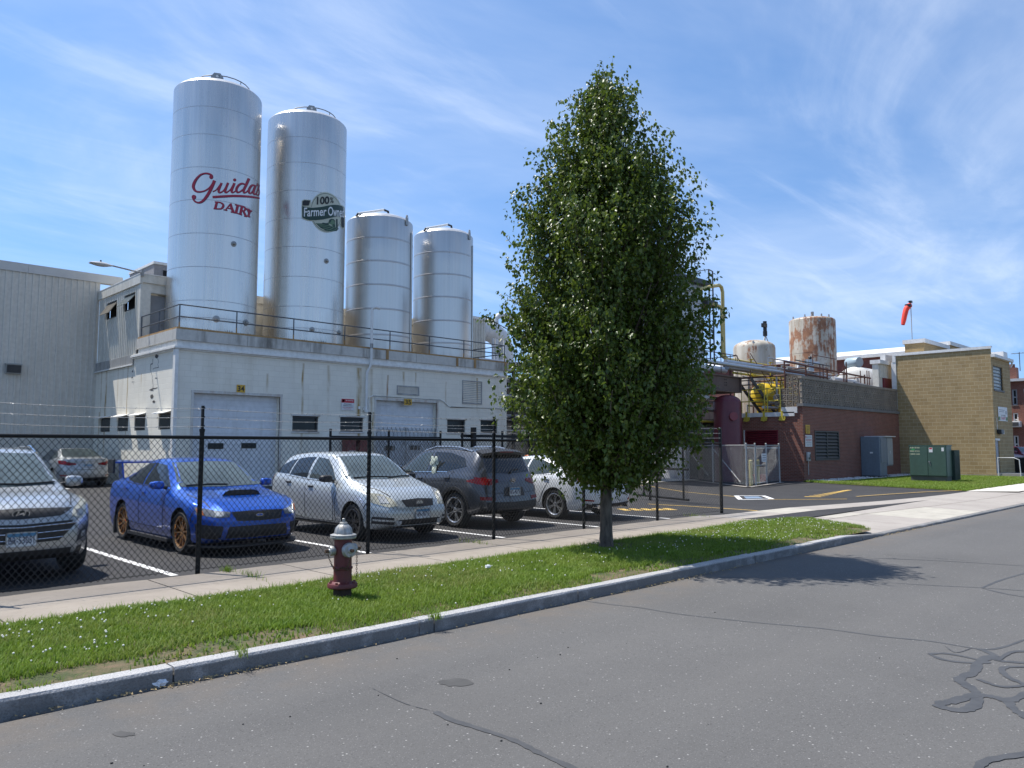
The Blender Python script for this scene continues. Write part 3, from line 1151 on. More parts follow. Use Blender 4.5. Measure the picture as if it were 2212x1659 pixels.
def louvre(parent, P, u0, u1, z0, z1, n, fm, d=0.0, name="louvre", back=None, fw=.05):
    mb = MB()
    pbox(mb, P, u0, u0 + fw, z0, z1, -.03, .06)
    pbox(mb, P, u1 - fw, u1, z0, z1, -.03, .06)
    pbox(mb, P, u0 + fw, u1 - fw, z0, z0 + fw, -.03, .06)
    pbox(mb, P, u0 + fw, u1 - fw, z1 - fw, z1, -.03, .06)
    pbox(mb, P, u0 + fw, u1 - fw, z0 + fw, z1 - fw, .055, .06, 1)
    h = (z1 - z0 - 2 * fw) / n
    for k in range(n):
        zb = z0 + fw + k * h
        vs = [P(u0 + fw, zb + h * .1, -.015), P(u1 - fw, zb + h * .1, -.015), P(u1 - fw, zb + h * .82, .05), P(u0 + fw, zb + h * .82, .05)]
        vs2 = [P(u0 + fw, zb + h * .1 + .012, -.015), P(u1 - fw, zb + h * .1 + .012, -.015), P(u1 - fw, zb + h * .82 + .012, .05), P(u0 + fw, zb + h * .82 + .012, .05)]
        mb.add(vs + vs2, [(0, 1, 2, 3), (7, 6, 5, 4), (0, 4, 5, 1), (1, 5, 6, 2), (2, 6, 7, 3), (3, 7, 4, 0)])
    return mb.build(name, [fm, back or M_DARK], parent)


def siding(mb, P, u0, u1, z0, z1, period=.21, rib=.025, mi=0, d=0.0, w=.3):
    """ribbed metal sheet"""
    n = max(1, int(round((u1 - u0) / period)))
    p = (u1 - u0) / n
    us = []
    for k in range(n):
        a = u0 + k * p
        us += [(a, d), (a + p * (.5 - w), d), (a + p * (.5 - w) + .012, d - rib), (a + p * (.5 + w * .0) - .012 + p * .08, d - rib), (a + p * (.5 + .08), d)]
    us.append((u1, d))
    vs = [P(u, z, q) for (u, q) in us for z in (z0, z1)]
    mb.add(vs, [(2 * i, 2 * i + 2, 2 * i + 3, 2 * i + 1) for i in range(len(us) - 1)], mi)


S0, T0, S1 = 10.32, 27.0, 26.25
F, D = PT(T0), PS(S0)
dairy = thing("dairy_building", "long white painted block dairy building with two overhead doors below the silos", "building", (0, 0, 0))
mb = MB()
WIN_F = [(14.76, 15.88, 2.25, 2.85), (16.88, 17.97, 2.27, 2.86), (22.48, 23.57, 2.3, 2.9), (24.53, 25.63, 2.31, 2.92)]
DOOR_F = [(10.95, 14.22, -.3, 3.55), (18.6, 21.85, -.3, 3.62)]
facade(mb, S0, S1, -.3, 5.02, [(*w, .12) for w in WIN_F] + [(*d, .3) for d in DOOR_F], F)
WIN_S = [(33.72, 34.96), (31.61, 32.85), (29.8, 30.92), (27.38, 28.48)]
facade(mb, T0, 35.9, -.3, 4.82, [(a, b, 2.27, 2.84, .12) for a, b in WIN_S], D)
facade(mb, T0, 31.2, 4.82, 5.02, [], D)
mb.add([(S1, T0, -.3), (S1, 36, -.3), (S1, 36, 5.3), (S1, T0, 5.3)], [(0, 1, 2, 3)])
mb.add([(S0, T0, 5.3), (S1, T0, 5.3), (S1, 36, 5.3), (S0, 36, 5.3)], [(0, 1, 2, 3)])
for (a, b, c, d) in DOOR_F:
    pbox(mb, F, a, b, c, d, .5, .52)
mb.build("wall", M_WHITEBLOCK, dairy)
mb = MB()
# moulded cornice, stepped; returns along the side to the penthouse
for (z0, z1, pr) in ((5.02, 5.07, .06), (5.07, 5.14, .14), (5.14, 5.17, .11)):
    mb.box((S0 - pr, T0 - pr, z0), (S1 + pr, T0 + .02, z1))
    mb.box((S0 - pr, T0 + .02, z0), (S0 + .02, 31.25, z1))
mb.box((S0 - .03, T0 - .03, 5.17), (S1 + .03, T0 + .2, 5.36))
mb.box((S0 - .03, T0 + .2, 5.17), (S0 + .2, 31.1, 5.36))
mb.build("cornice", M_WHITETRIM, dairy)
mb = MB()
x = S0 - .1
pk = random.Random(4)
while x < S1 + .1:
    x1 = min(x + 2.6, S1 + .1)
    mb.box((x + .006, T0 - .1 + pk.uniform(-.006, .006), 5.36), (x1 - .006, T0 + .2, 5.74))
    x = x1
for a, b in ((T0 + .2, 28.9), (28.9, 30.75)):
    mb.box((S0 - .1 + pk.uniform(-.006, .006), a + .006, 5.36), (S0 + .2, b - .006, 5.74))
mb.build("parapet", M_PARAPET, dairy)
mb = MB()
mb.box((S0 - .06, T0 - .06, 5.74), (S1 + .06, T0 + .2, 5.815))
mb.box((S0 - .06, T0 + .2, 5.74), (S0 + .2, 30.75, 5.815))
mb.box((S0 - .02, T0 + .15, 5.3), (S1, T0 + .2, 5.8))
for q in (19.0, 22.9, 24.0, 26.0):
    mb.box((q, T0 - .135, 5.36), (q + .12, T0 - .1, 5.76))
mb.build("roof_curb", M_RUSTCURB, dairy)
mb = MB()
mb.box((S0 - .05, 31.25, 4.82), (S0 + .02, 35.75, 5.2))
mb.box((S0 - .09, 31.2, 4.79), (S0 - .05, 35.75, 4.84), 1)
mb.build("flashing", [M_GALV, M_WHITETRIM], dairy)
mb = MB()
mb.box((S0 - .09, T0 - .09, -.2), (S0 + .03, T0 - .003, 5.03))
mb.box((S0 - .09, T0 - .003, -.2), (S0 - .003, T0 + .1, 5.03))
mb.build("corner_board", M_WHITETRIM, dairy)


def dock_door(a, b, top, wins, lintel=True):
    mb = MB()
    n = 6
    h = (top + .1) / n
    for k in range(n):
        z0 = -.1 + k * h
        for j in range(3):
            pbox(mb, F, a, b, z0 + j * h / 3 + .006, z0 + (j + 1) * h / 3 - .004, .24 + .008 * (j % 2), .3)
        pbox(mb, F, a, b, z0, z0 + h, .262, .3)
    dr = mb.build("dock_door", M_DOORWHITE, dairy)
    for (u0, u1, z0, z1) in wins:
        mb = MB()
        pbox(mb, F, u0, u1, z0, z1, .225, .24)
        mb.build("door_window", M_PANE, dr)
    mb = MB()
    pbox(mb, F, a - .1, b + .1, top, top + .1, -.025, .05)
    pbox(mb, F, a - .09, a, -.2, top, -.02, .05)
    pbox(mb, F, b, b + .09, -.2, top, -.02, .05)
    mb.build("door_surround", dirty("rusty_white_steel", (0.62, 0.6, 0.55), (0.32, 0.17, 0.07), 0.6, amount=.7, scale=1.4), dr)


dock_door(10.95, 14.22, 3.55, [(11.6, 12.17, 1.58, 1.79), (12.85, 13.43, 1.6, 1.8)])
dock_door(18.6, 21.85, 3.62, [(19.2, 19.75, 1.5, 1.7), (20.5, 21.1, 1.52, 1.72)])
for (a, b, c, d) in WIN_F:
    w = window(dairy, F, a, b, c, d, .1, .07)
    mb = MB()
    pbox(mb, F, a - .06, b + .06, d, d + .06, -.05, .0)
    pbox(mb, F, a - .04, b + .04, c - .06, c, -.04, .0)
    mb.build("sill", dirty("rusty_white_steel", (0.62, 0.6, 0.55), (0.32, 0.17, 0.07)), w)
for i, (a, b) in enumerate(WIN_S):
    w = window(dairy, D, a, b, 2.27, 2.84, .1, .06, tilt=(R(14), R(16), R(4), R(3))[3 - i] if i in (0, 1) else R(3))
    mb = MB()
    vs = [D(a - .05, 2.9, 0), D(b + .05, 2.9, 0), D(b + .05, 2.82, -.26), D(a - .05, 2.82, -.26)]
    vs += [(p[0], p[1], p[2] + .02) for p in vs]
    mb.add(vs, [(0, 1, 2, 3), (7, 6, 5, 4), (0, 4, 5, 1), (1, 5, 6, 2), (2, 6, 7, 3), (3, 7, 4, 0)])
    mb.build("window_hood", M_WHITETRIM, w)
louvre(dairy, F, 19.65, 20.85, 3.9, 4.3, 6, M_GALV)
louvre(dairy, F, 23.36, 24.6, 3.65, 4.75, 12, M_GALV)
# cracks and fallen render on the side wall
mb = MB()
cr = random.Random(12)


def crack(pts, w):
    for (a, b) in zip(pts[:-1], pts[1:]):
        A, B = S(*a, S0 - .004), S(*b, S0 - .004)
        d = (B - A).normalized()
        n = Vector((0, -d.z, d.y)) * w * cr.uniform(.5, 1.3)
        mb.add([A + n, B + n * .6, B - n * .6, A - n], [(0, 1, 2, 3)])


def cq(X, Y): return ((350 + X / 4.1475) * .54861, (1350 + Y / 4.1475) * .54861)
for L, w in (([(1045, 260), (1040, 340), (1008, 350), (1005, 450), (1035, 540), (1040, 600), (1048, 700), (1040, 760)], .022), ([(1125, 260), (1140, 310), (1125, 350), (1140, 400), (1060, 415), (1045, 440)], .013),
             ([(990, 770), (1040, 745), (1080, 745), (1120, 730)], .03), ([(1080, 575), (1120, 575)], .015), ([(715, 520), (718, 560), (690, 570)], .016), ([(700, 638), (745, 634)], .014), ([(720, 560), (720, 640), (735, 700)], .006)):
    crack([cq(*p) for p in L], w)
for (X, Y, rx, ry) in ((1108, 220, 32, 34), (1028, 875, 30, 36), (1060, 960, 24, 28), (712, 465, 10, 18), (1030, 770, 28, 16)):
    vs = []
    for k in range(10):
        vs.append(S(*cq(X + rx * math.cos(k * .628) * cr.uniform(.7, 1.15), Y + ry * math.sin(k * .628) * cr.uniform(.7, 1.15)), S0 - .005))
    mb.add(vs, [tuple(range(10))])
mb.build("wall_crack", plain("exposed_block", (0.11, 0.10, 0.09), 0.95, var=.4, scale=9, bump=.5), dairy)["kind"] = "stuff"


# painted bay numbers and notices
def sign(name, P, u0, u1, z0, z1, d, mats, label, lines, cat="sign", extra=None):
    """flat plate standing d in front of the wall, with lettering lines (text, u, z, w, h, material index)"""
    mb = MB()
    pbox(mb, P, u0, u1, z0, z1, d - .012, d)
    for (tx, u, z, w, h, mi, bold) in lines:
        text_fit(mb, tx, lambda a, b: P(u0 + (u1 - u0) * u + a, z0 + (z1 - z0) * z + b, d - .016), w * (u1 - u0), h * (z1 - z0), mi, bold)
    for (a, b, c, e, mi) in extra or []:
        pbox(mb, P, u0 + (u1 - u0) * a, u0 + (u1 - u0) * b, z0 + (z1 - z0) * c, z0 + (z1 - z0) * e, d - .014, d - .013, mi)
    o = mb.build(name, mats, fix=False)
    return tag(o, label, cat)


M_SIGNYEL = plain("sign_yellow", (0.62, 0.36, 0.03), 0.5, var=.12)
M_SIGNWHITE = plain("sign_white", (0.66, 0.66, 0.65), 0.5, var=.06)
M_SIGNRED = plain("sign_red", (0.5, 0.035, 0.05), 0.5, var=.1)
M_SIGNBLK = plain("sign_black", (0.015, 0.015, 0.015), 0.5, var=0)
M_SIGNBLUE = plain("sign_blue", (0.03, 0.06, 0.28), 0.5, var=.1)
M_SIGNGREY = plain("sign_grey", (0.22, 0.22, 0.23), 0.5, var=0)
sign("bay_number_sign", F, 12.49, 12.81, 3.64, 3.92, -.02, [M_SIGNYEL, M_SIGNBLK], "yellow plate reading 34 above the left overhead door", [("34", .1, .14, .8, .72, 1, .02)])
sign("bay_number_sign", F, 20.02, 20.42, 3.46, 3.73, -.05, [M_SIGNYEL, M_SIGNBLK], "yellow plate reading 35 over the top edge of the right overhead door", [("35", .12, .12, .76, .76, 1, .02)])
sign("notice_sign", F, 16.9, 17.5, 3.14, 3.6, -.02, [M_SIGNWHITE, M_SIGNRED, M_SIGNBLK], "white notice with red header fixed on the white block wall", [("See something", .32, .8, .6, .13, 0, .01), ("Wastewater", .2, .5, .6, .1, 2, .01), ("Diversion Zone", .14, .36, .72, .1, 2, .01), ("Notify Management", .08, .2, .84, .1, 1, .01), ("Immediately", .22, .06, .56, .1, 1, .01)],
     extra=[(0, 1, .66, 1, 1), (.06, .24, .72, .93, 0), (.09, .21, .8, .85, 1), (.135, .165, .75, .9, 1)])

# white vent stack climbing the facade
mb = MB()
pw = T0 - .12
mb.tube([(18.03, pw, 3.12), (18.03, pw, 4.55)], .055, 12)
mb.tube([(18.03, pw, 4.5), (18.05, pw, 4.75), (18.17, pw - .05, 5.0), (18.18, pw - .1, 5.3), (18.18, pw - .1, 7.3), (18.2, pw - .1, 7.42), (18.3, pw - .16, 7.49), (18.42, pw - .24, 7.47)], .055, 12)
mb.tube([(18.03, pw, 3.08), (18.03, pw, 3.2)], .075, 12)
mb.tube([(18.18, pw - .1, 5.75), (18.18, pw - .1, 5.95)], .068, 12, 1)
mb.tube([(18.34, pw - .18, 7.49), (18.46, pw - .26, 7.46)], .075, 12)
tag(mb.build("vent_pipe", [plain("white_pvc", (0.72, 0.71, 0.67), 0.4, var=.06), M_GALV]), "white vertical vent pipe with a hooked top rising past the roof rail", "pipe")
mb = MB()
pw = T0 - .03
mb.tube([(18.2, pw, 2.5), (18.2, pw, 3.6), (18.26, pw, 3.74), (18.4, pw, 3.78), (22.1, pw, 3.76), (22.25, pw, 3.7), (22.5, pw, 3.52), (22.65, pw, 3.47), (S1 - .2, pw, 3.5)], .022, 8)
mb.box((17.95, pw - .06, 3.15), (18.07, pw + .02, 3.3))
mb.box((17.7, pw - .04, 3.2), (17.78, pw + .02, 3.32))
tag(mb.build("conduit", M_WHITETRIM), "thin painted conduit looping over the right overhead door", "conduit")

# scissor gate across the right overhead door
gt = thing("scissor_gate", "grey folding scissor gate drawn across the right overhead door", "gate", (18.6, T0 + .08, .15))
mb = MB()
n = 15
w, h = 3.25, 2.35
for k in range(n):
    for j in range(4):
        a, b = k * w / n, (k + 1) * w / n
        z0, z1 = j * h / 4, (j + 1) * h / 4
        mb.tube([(a, 0, z0), (b, 0, z1)], .014, 4, 0, False, False)
        mb.tube([(a, .02, z1), (b, .02, z0)], .014, 4, 0, False, False)
mb.build("lattice", M_GALV, gt)
for q in (0, w / 2, w):
    mb = MB()
    mb.box((q - .025, -.02, -.1), (q + .025, .04, h))
    mb.build("upright", M_GALV, gt)

# red box on legs by the wall, seen between cars
mb = MB()
mb.box((16.95, T0 - .45, 1.0), (17.35, T0 - .05, 1.95))
mb.box((17.55, T0 - .45, 1.0), (17.95, T0 - .05, 1.95))
mb.box((16.95, T0 - .46, 1.95), (17.95, T0 - .03, 2.05))
mb.box((17.0, T0 - .47, 1.1), (17.3, T0 - .45, 1.5), 1)
mb.box((17.4, T0 - .2, 1.1), (17.52, T0 - .1, 1.8), 1)
for q in (17.0, 17.85):
    mb.box((q, T0 - .4, .1), (q + .06, T0 - .3, 1.0))
tag(mb.build("equipment_cabinet", [plain("maroon_paint", (0.16, 0.02, 0.02), 0.5, var=.2), M_SIGNWHITE]), "dark red cabinet on legs against the white wall behind the parked cars", "cabinet")

# roof rail
rail = thing("roof_railing", "grey two bar pipe railing along the roof edge in front of the silos", "railing", (0, 0, 0))
ry = T0 + .05
mb = MB()
for z in (6.2, 6.62):
    mb.tube([(S0 + .05, 30.7, z), (S0 + .05, ry + .02, z), (S0 + .07, ry, z), (S1 - .1, ry, z), (S1 - .1, ry + 2.4, z)], .024, 8)
mb.tube([(S0 + .05, 30.7, 5.8), (S0 + .05, 30.7, 6.62)], .024, 8)
mb.build("rail", M_RAIL, rail)
for k, x in enumerate([S0 + .06, 12.45, 14.75, 17.05, 19.3, 21.45, 23.5, S1 - .1]):
    mb = MB()
    mb.tube([(x, ry, 6.0), (x, ry, 6.62)], .024, 8)
    mb.tube([(x, ry, 5.8), (x, ry, 6.0)], .026, 8, 1)
    mb.build("post", [M_RAIL, M_RUSTCURB], rail)
for y in (28.9,):
    mb = MB()
    mb.tube([(S0 + .05, y, 5.8), (S0 + .05, y, 6.62)], .024, 8)
    mb.build("post", M_RAIL, rail)

# penthouse behind the silos
ph = thing("penthouse", "beige metal clad rooftop room with two propped open windows", "building", (0, 0, 0))
PF, PD = PT(30.75), PS(S0)
mb = MB()
PW = [(33.5, 34.75, 6.95, 7.66), (31.38, 32.6, 7.02, 7.68)]
# ribbed cladding between openings
segs = [(30.95, 31.38, 5.2, 7.9), (31.38, 32.6, 5.2, 7.02), (31.38, 32.6, 7.68, 7.9), (32.6, 33.5, 5.2, 7.9), (33.5, 34.75, 5.2, 6.95), (33.5, 34.75, 7.66, 7.9), (34.75, 35.72, 5.2, 7.9)]
for (a, b, c, d) in segs:
    siding(mb, PD, a, b, c, d, .2, .03)
for (a, b, c, d) in PW:
    facade(mb, a - .001, b + .001, c - .001, d + .001, [(a, b, c, d, .12)], PD)
mb.add([PF(S0, 5.3, 0), PF(10.68, 5.3, 0), PF(10.68, 7.95, 0), PF(S0, 7.95, 0)], [(0, 1, 2, 3)])
mb.add([PF(10.68, 7.6, 0), PF(11.3, 7.6, 0), PF(11.3, 7.95, 0), PF(10.68, 7.95, 0)], [(0, 1, 2, 3)])
mb.add([PF(11.3, 5.3, 0), PF(11.3, 5.3, 1.0), PF(11.3, 7.95, 1.0), PF(11.3, 7.95, 0)], [(0, 1, 2, 3)])
mb.add([PF(11.3, 5.3, 1.0), PF(27, 5.3, 1.0), PF(27, 7.95, 1.0), PF(11.3, 7.95, 1.0)], [(0, 1, 2, 3)])
mb.add([PF(10.68, 5.3, 0), PF(10.68, 5.3, .25), PF(10.68, 7.6, .25), PF(10.68, 7.6, 0)], [(0, 1, 2, 3)])
mb.add([PF(10.68, 7.6, 0), PF(10.68, 7.6, .25), PF(11.3, 7.6, .25), PF(11.3, 7.6, 0)], [(0, 1, 2, 3)])
mb.box((S0 - .03, 30.72, 5.2), (S0 + .06, 30.95, 7.92))
mb.add([(S0, 30.8, 8.2), (11.2, 30.8, 8.2), (11.2, 36, 8.2), (S0, 36, 8.2)], [(0, 1, 2, 3)])
mb.add([(11.2, 31.8, 8.2), (27, 31.8, 8.2), (27, 36, 8.2), (11.2, 36, 8.2)], [(0, 1, 2, 3)])
mb.build("wall", M_BEIGE2, ph)
mb = MB()
mb.box((S0 - .07, 30.68, 7.92), (S0 + .02, 35.75, 8.28))
mb.box((S0 + .02, 30.68, 7.96), (11.3, 30.77, 8.28))
mb.box((11.3, 31.68, 7.96), (27, 31.77, 8.28))
mb.box((S0 - .08, 30.66, 8.28), (11.3, 30.9, 8.31), 1)
mb.box((S0 - .08, 30.9, 8.28), (S0 + .1, 35.75, 8.31), 1)
mb.build("fascia", [M_BEIGE2, M_WHITETRIM], ph)
mb = MB()
pbox(mb, PF, 10.7, 11.28, 5.45, 7.55, .18, .24)
pd = mb.build("door", M_GREYDOOR, ph)
mb = MB()
pbox(mb, PF, 11.15, 11.22, 6.4, 6.5, .13, .18)
mb.build("handle", M_GALV, pd)
for i, (a, b, c, d) in enumerate(PW):
    window(ph, PD, a, b, c, d, .08, .06, tilt=R(33) if i == 0 else R(38), mats=(M_DARKFRAME, glassy("hazy_glass", (0.10, 0.115, 0.11), 0.2) if i else plain("brown_sash", (0.13, 0.115, 0.09), 0.4)))

# street lamp arm on the penthouse corner
lamp = thing("street_lamp", "cobra head street lamp on a straight arm off the rooftop room corner", "lamp", (10.28, 30.66, 8.3))
mb = MB()
mb.tube([(.05, 0, .0), (-1.15, .0, .12)], .03, 8)
mb.box((-.03, -.04, -.12), (.08, .03, .14))
mb.build("arm", M_GALV, lamp)
mb = MB()
sh = []
for k in range(9):
    f = k / 8
    xx = -1.05 - .78 * f
    wv = .05 + .11 * math.sin(min(1, f * 1.5) * math.pi / 2) * (1 if f < .9 else .75)
    sh.append((xx, wv, .13 + .06 * math.sin(f * math.pi), .13 - .05 - .07 * math.sin(f * math.pi)))
vs, fs = [], []
for (xx, wv, zt, zb) in sh:
    for k in range(10):
        a = 2 * math.pi * k / 10
        vs.append((xx, wv * math.cos(a), (zt + zb) / 2 + (zt - zb) / 2 * math.sin(a)))
for i in range(8):
    for k in range(10):
        fs.append((i * 10 + k, i * 10 + (k + 1) % 10, (i + 1) * 10 + (k + 1) % 10, (i + 1) * 10 + k))
fs += [tuple(range(10)), tuple(80 + k for k in range(10))]
mb.add(vs, fs, 0, True)
hd = mb.build("lamp_head", plain("lamp_grey", (0.45, 0.46, 0.46), 0.4, var=.1), lamp)
mb = MB()
mb.sphere((-1.55, 0, .07), .1, 0, 12, 8, (1.5, .9, .55))
mb.build("lens", plain("lamp_lens", (0.30, 0.28, 0.22), 0.2, var=.1), lamp)
mb = MB()
mb.tube([(-1.45, 0, .2), (-1.45, 0, .25)], .03, 8)
mb.build("photocell", M_BLACK, lamp)

# long metal clad wall at the left
lw = thing("metal_building", "tall grey beige ribbed metal clad building at the back of the lot", "building", (0, 0, 0))
LF = PT(35.75)
mb = MB()
siding(mb, LF, -14, S0 - .0, -.3, 8.72, .235, .03)
mb.add([LF(-14, -.3, .05), LF(-14, 8.7, .05), LF(-14, 8.7, 12), LF(-14, -.3, 12)], [(0, 1, 2, 3)])
mb.add([LF(-14, 8.7, .0), LF(S0, 8.7, .0), LF(S0, 8.7, 12), LF(-14, 8.7, 12)], [(0, 1, 2, 3)])
mb.build("wall", M_BEIGE, lw)
mb = MB()
for k in range(7):
    a = -14 + k * 3.6
    pbox(mb, LF, a + .004, min(a + 3.596, 11.5), 8.7, 9.06, -.07, .3)
mb.build("fascia", plain("fascia_grey", (0.50, 0.50, 0.48), 0.45, var=.06), lw)
wlp = thing("wall_light", "small box wall light high on the ribbed metal wall", "light", (7.25, 35.68, 4.72))
mb = MB()
mb.box((-.27, -.14, -.16), (.27, .05, .2))
mb.box((-.29, -.16, .2), (.29, .05, .24))
mb.build("housing", plain("light_housing", (0.33, 0.33, 0.31), 0.5, var=.1), wlp)
mb = MB()
mb.add([(-.24, -.16, -.13), (.24, -.16, -.13), (.24, -.2, .17), (-.24, -.2, .17), (-.24, -.13, -.13), (.24, -.13, -.13), (.24, -.13, .17), (-.24, -.13, .17)], [(0, 1, 2, 3), (0, 4, 5, 1), (1, 5, 6, 2), (2, 6, 7, 3), (3, 7, 4, 0)])
mb.build("lens", glassy("dark_lens", (0.03, 0.035, 0.04), .15), wlp)

# grey block building behind
gb = thing("grey_building", "grey upper storey seen behind the beige rooftop room", "building", (0, 0, 0))
mb = MB()
mb.box((15.75, 45, 0), (20.5, 49, 12.05))
mb.build("wall", dirty("grey_stucco", (0.30, 0.285, 0.28), (0.2, 0.19, 0.18), .8, amount=.4), gb)
mb = MB()
mb.box((15.7, 44.95, 12.05), (20.55, 49.05, 12.2))
mb.build("parapet_cap", M_WHITETRIM, gb)
mb = MB()
mb.box((16.25, 44.96, 11.2), (16.5, 45, 11.75))
mb.build("vent", M_DARK, gb)

# pale clad stair tower right of the last silo
st = thing("stair_tower", "narrow pale ribbed metal clad tower right of the last silo", "building", (0, 0, 0))
mb = MB()
siding(mb, PT(31), 26.4, 28.5, 0, 8.6, .2, .025)
mb.box((26.4, 31.03, 0), (28.5, 34, 8.6))
mb.build("wall", M_BEIGE2, st)
mb = MB()
mb.box((26.35, 30.93, 8.6), (28.56, 34.05, 8.75))
mb.build("roof_cap", M_WHITETRIM, st)
# ------------------------------------------------------------------ stainless silos
def m_steel(name, base, rough, aniso=0.6, streak=0.35):
    m = NT(name)
    x, y, z = m.sep()
    s1 = m.noise(9, 4, 0.6, stretch=(1, 1, 0.02))
    s2 = m.noise(2.2, 5, 0.6, stretch=(1, 1, 0.06))
    f = m.math('ADD', m.math('MULTIPLY', s1, 0.5), m.math('MULTIPLY', s2, 0.5))
    c = m.mix(m.rng(f, 0.35, 0.65), tuple(q * (1 - streak * .45) for q in base), base)
    grime = m.math('MULTIPLY', m.rng(z, 1.3, 0.0), m.rng(m.noise(3, 4, stretch=(1, 1, .2)), 0.35, 0.7), True)
    c = m.mix(m.math('MULTIPLY', grime, 0.5), c, (0.28, 0.26, 0.24))
    m.put("Base Color", c).put("Metallic", 0.92)
    m.put("Roughness", m.rng(f, 0.3, 0.7, rough - .05, rough + .09))
    m.put("Anisotropic", aniso)
    m.bump(m.noise(14, 2, stretch=(1, 1, 0.15)), 0.05, 0.02)
    return m.m


M_STEEL = m_steel("brushed_stainless", (0.72, 0.685, 0.63), 0.26)
M_STEEL2 = m_steel("satin_stainless", (0.63, 0.60, 0.555), 0.30)
M_SEAM = plain("weld_seam", (0.42, 0.42, 0.42), 0.4, 0.8, var=.1)
M_SEAM2 = plain("band_seam", (0.48, 0.465, 0.45), 0.45, 0.85, var=.1)
M_DOME = plain("silo_dome_white", (0.62, 0.63, 0.64), 0.35, 0.3, var=.08)
M_FIT = plain("fitting_steel", (0.32, 0.31, 0.29), 0.4, 0.8, var=.15)


def cyl_hit(x, y, cx_, cy_, Rr):
    """where the sight line of a photo point meets a silo's skin: angle and height"""
    r = ray(x, y)
    a = r[0] ** 2 + r[1] ** 2
    b = -2 * (r[0] * cx_ + r[1] * cy_)
    c = cx_ ** 2 + cy_ ** 2 - Rr * Rr
    d = b * b - 4 * a * c
    k = (-b - math.sqrt(max(d, 0))) / (2 * a)
    return math.atan2(r[1] * k - cy_, r[0] * k - cx_), CAMH + r[2] * k


def silo(cx_, cy_, Rr, z0, z1, seams, wide, label, mat):
    t = thing("silo", label, "silo", (cx_, cy_, z0), 0, "steel silos standing on the roof")
    H = z1 - z0
    n = 96
    mb = MB()
    mb.lathe([(Rr, 0), (Rr, H * .25), (Rr, H * .5), (Rr, H * .75), (Rr, H - .06), (Rr - .015, H - .02), (Rr - .06, H)], n)
    for z in seams:
        z -= z0
        if wide:
            mb.lathe([(Rr + .001, z - .04), (Rr + .007, z - .022), (Rr + .007, z + .022), (Rr + .001, z + .04)], n, 1)
        else:
            mb.lathe([(Rr + .001, z - .012), (Rr + .003, z - .006), (Rr + .003, z + .006), (Rr + .001, z + .012)], n, 1)
    mb.build("shell", [mat, M_SEAM2 if wide else M_SEAM], t, sharp=False)
    mb = MB()
    rise = .34
    prof = [(Rr - .055, H - .005)]
    for k in range(1, 9):
        a = k / 8
        prof.append(((Rr - .06) * (1 - a), H + rise * math.sin(a * math.pi / 2) ** 1.0 * (1 - (1 - a) ** 2) ** .5))
    prof = [(Rr - .055, H)] + [((Rr - .07) * math.cos(k / 8 * math.pi / 2), H + rise * math.sin(k / 8 * math.pi / 2)) for k in range(9)]
    mb.lathe(prof[:-1] + [(0.001, H + rise)], 48)
    mb.build("dome", M_DOME, t, sharp=False)
    return t, H


def lug(t, Rr, ang, H, w=.26, h=.34, off=.005):
    """lifting plate with an eye"""
    mb = MB()
    P = Matrix.Rotation(ang, 4, 'Z')
    pts = [(-w / 2, -h * .9), (w / 2, -h * .9), (w / 2, h * .25), (w * .25, h * .7), (-w * .25, h * .7), (-w / 2, h * .25)]
    vs = [P @ Vector((Rr + off, a, H + b)) for a, b in pts] + [P @ Vector((Rr + off + .04, a, H + b)) for a, b in pts]
    mb.add(vs, [tuple(range(6)), tuple(range(11, 5, -1))] + [(i, (i + 1) % 6, 6 + (i + 1) % 6, 6 + i) for i in range(6)])
    M2 = P @ Matrix.Translation((Rr + off + .045, 0, H + h * .33)) @ Matrix.Rotation(math.pi / 2, 4, 'Y')
    mb.lathe([(.001, 0), (.05, 0)], 12, 1, M2)
    mb.build("lifting_lug", [M_FIT, M_SIGNWHITE], t)


def port(t, Rr, ang, z, r=.11):
    mb = MB()
    M2 = Matrix.Rotation(ang, 4, 'Z') @ Matrix.Translation((Rr - .01, 0, z)) @ Matrix.Rotation(math.pi / 2, 4, 'Y')
    mb.lathe([(r, 0), (r, .03), (r * .7, .04), (r * .55, .04), (r * .5, .1), (r * .25, .12), (.001, .12)], 18, 0, M2)
    mb.build("sample_port", M_FIT, t)


def dome_rail(t, Rr, H, a0, a1, z=.0):
    mb = MB()
    pts = []
    for k in range(13):
        a = a0 + (a1 - a0) * k / 12
        pts.append((Rr * .72 * math.cos(a), Rr * .72 * math.sin(a), H + .25 + .16 * math.sin(k / 12 * math.pi) ** .5))
    mb.tube(pts, .02, 6)
    for k in (3, 6, 9):
        p = pts[k]
        mb.tube([p, (p[0], p[1], H + .1)], .015, 6)
    mb.build("dome_rail", M_RAIL, t)


CY = 29.9
CAMA = lambda x, y: math.atan2(-y, -x)
zs1 = [T(372, 0, 1).z] and None
s1, h1 = silo(12.73, CY, 1.68, 5.55, 15.8, [14.7, 13.6, 12.3, 11.03, 9.73, 8.44, 7.16, 6.5], False, "tallest stainless silo with red dairy script lettering", M_STEEL)
s2, h2 = silo(16.77, CY, 1.69, 5.55, 15.8, [14.66, 13.56, 12.36, 11.16, 9.96, 8.7, 7.45, 6.55], False, "second tall stainless silo with green and cream farm badge", M_STEEL)
s3, h3 = silo(20.68, CY, 1.545, 5.45, 12.2, [11.16, 10.08, 8.99, 7.88, 6.7], True, "shorter banded steel silo directly right of the farm badge silo", M_STEEL2)
s4, h4 = silo(24.57, CY, 1.506, 5.45, 12.3, [11.2, 10.1, 8.97, 7.8, 6.7], True, "last and rightmost of the four steel silos", M_STEEL2)
lug(s1, 1.68, -2.04, h1 + .22, .46, .36, -.5)
lug(s2, 1.69, -1.97, h2 + .22, .42, .34, -.5)
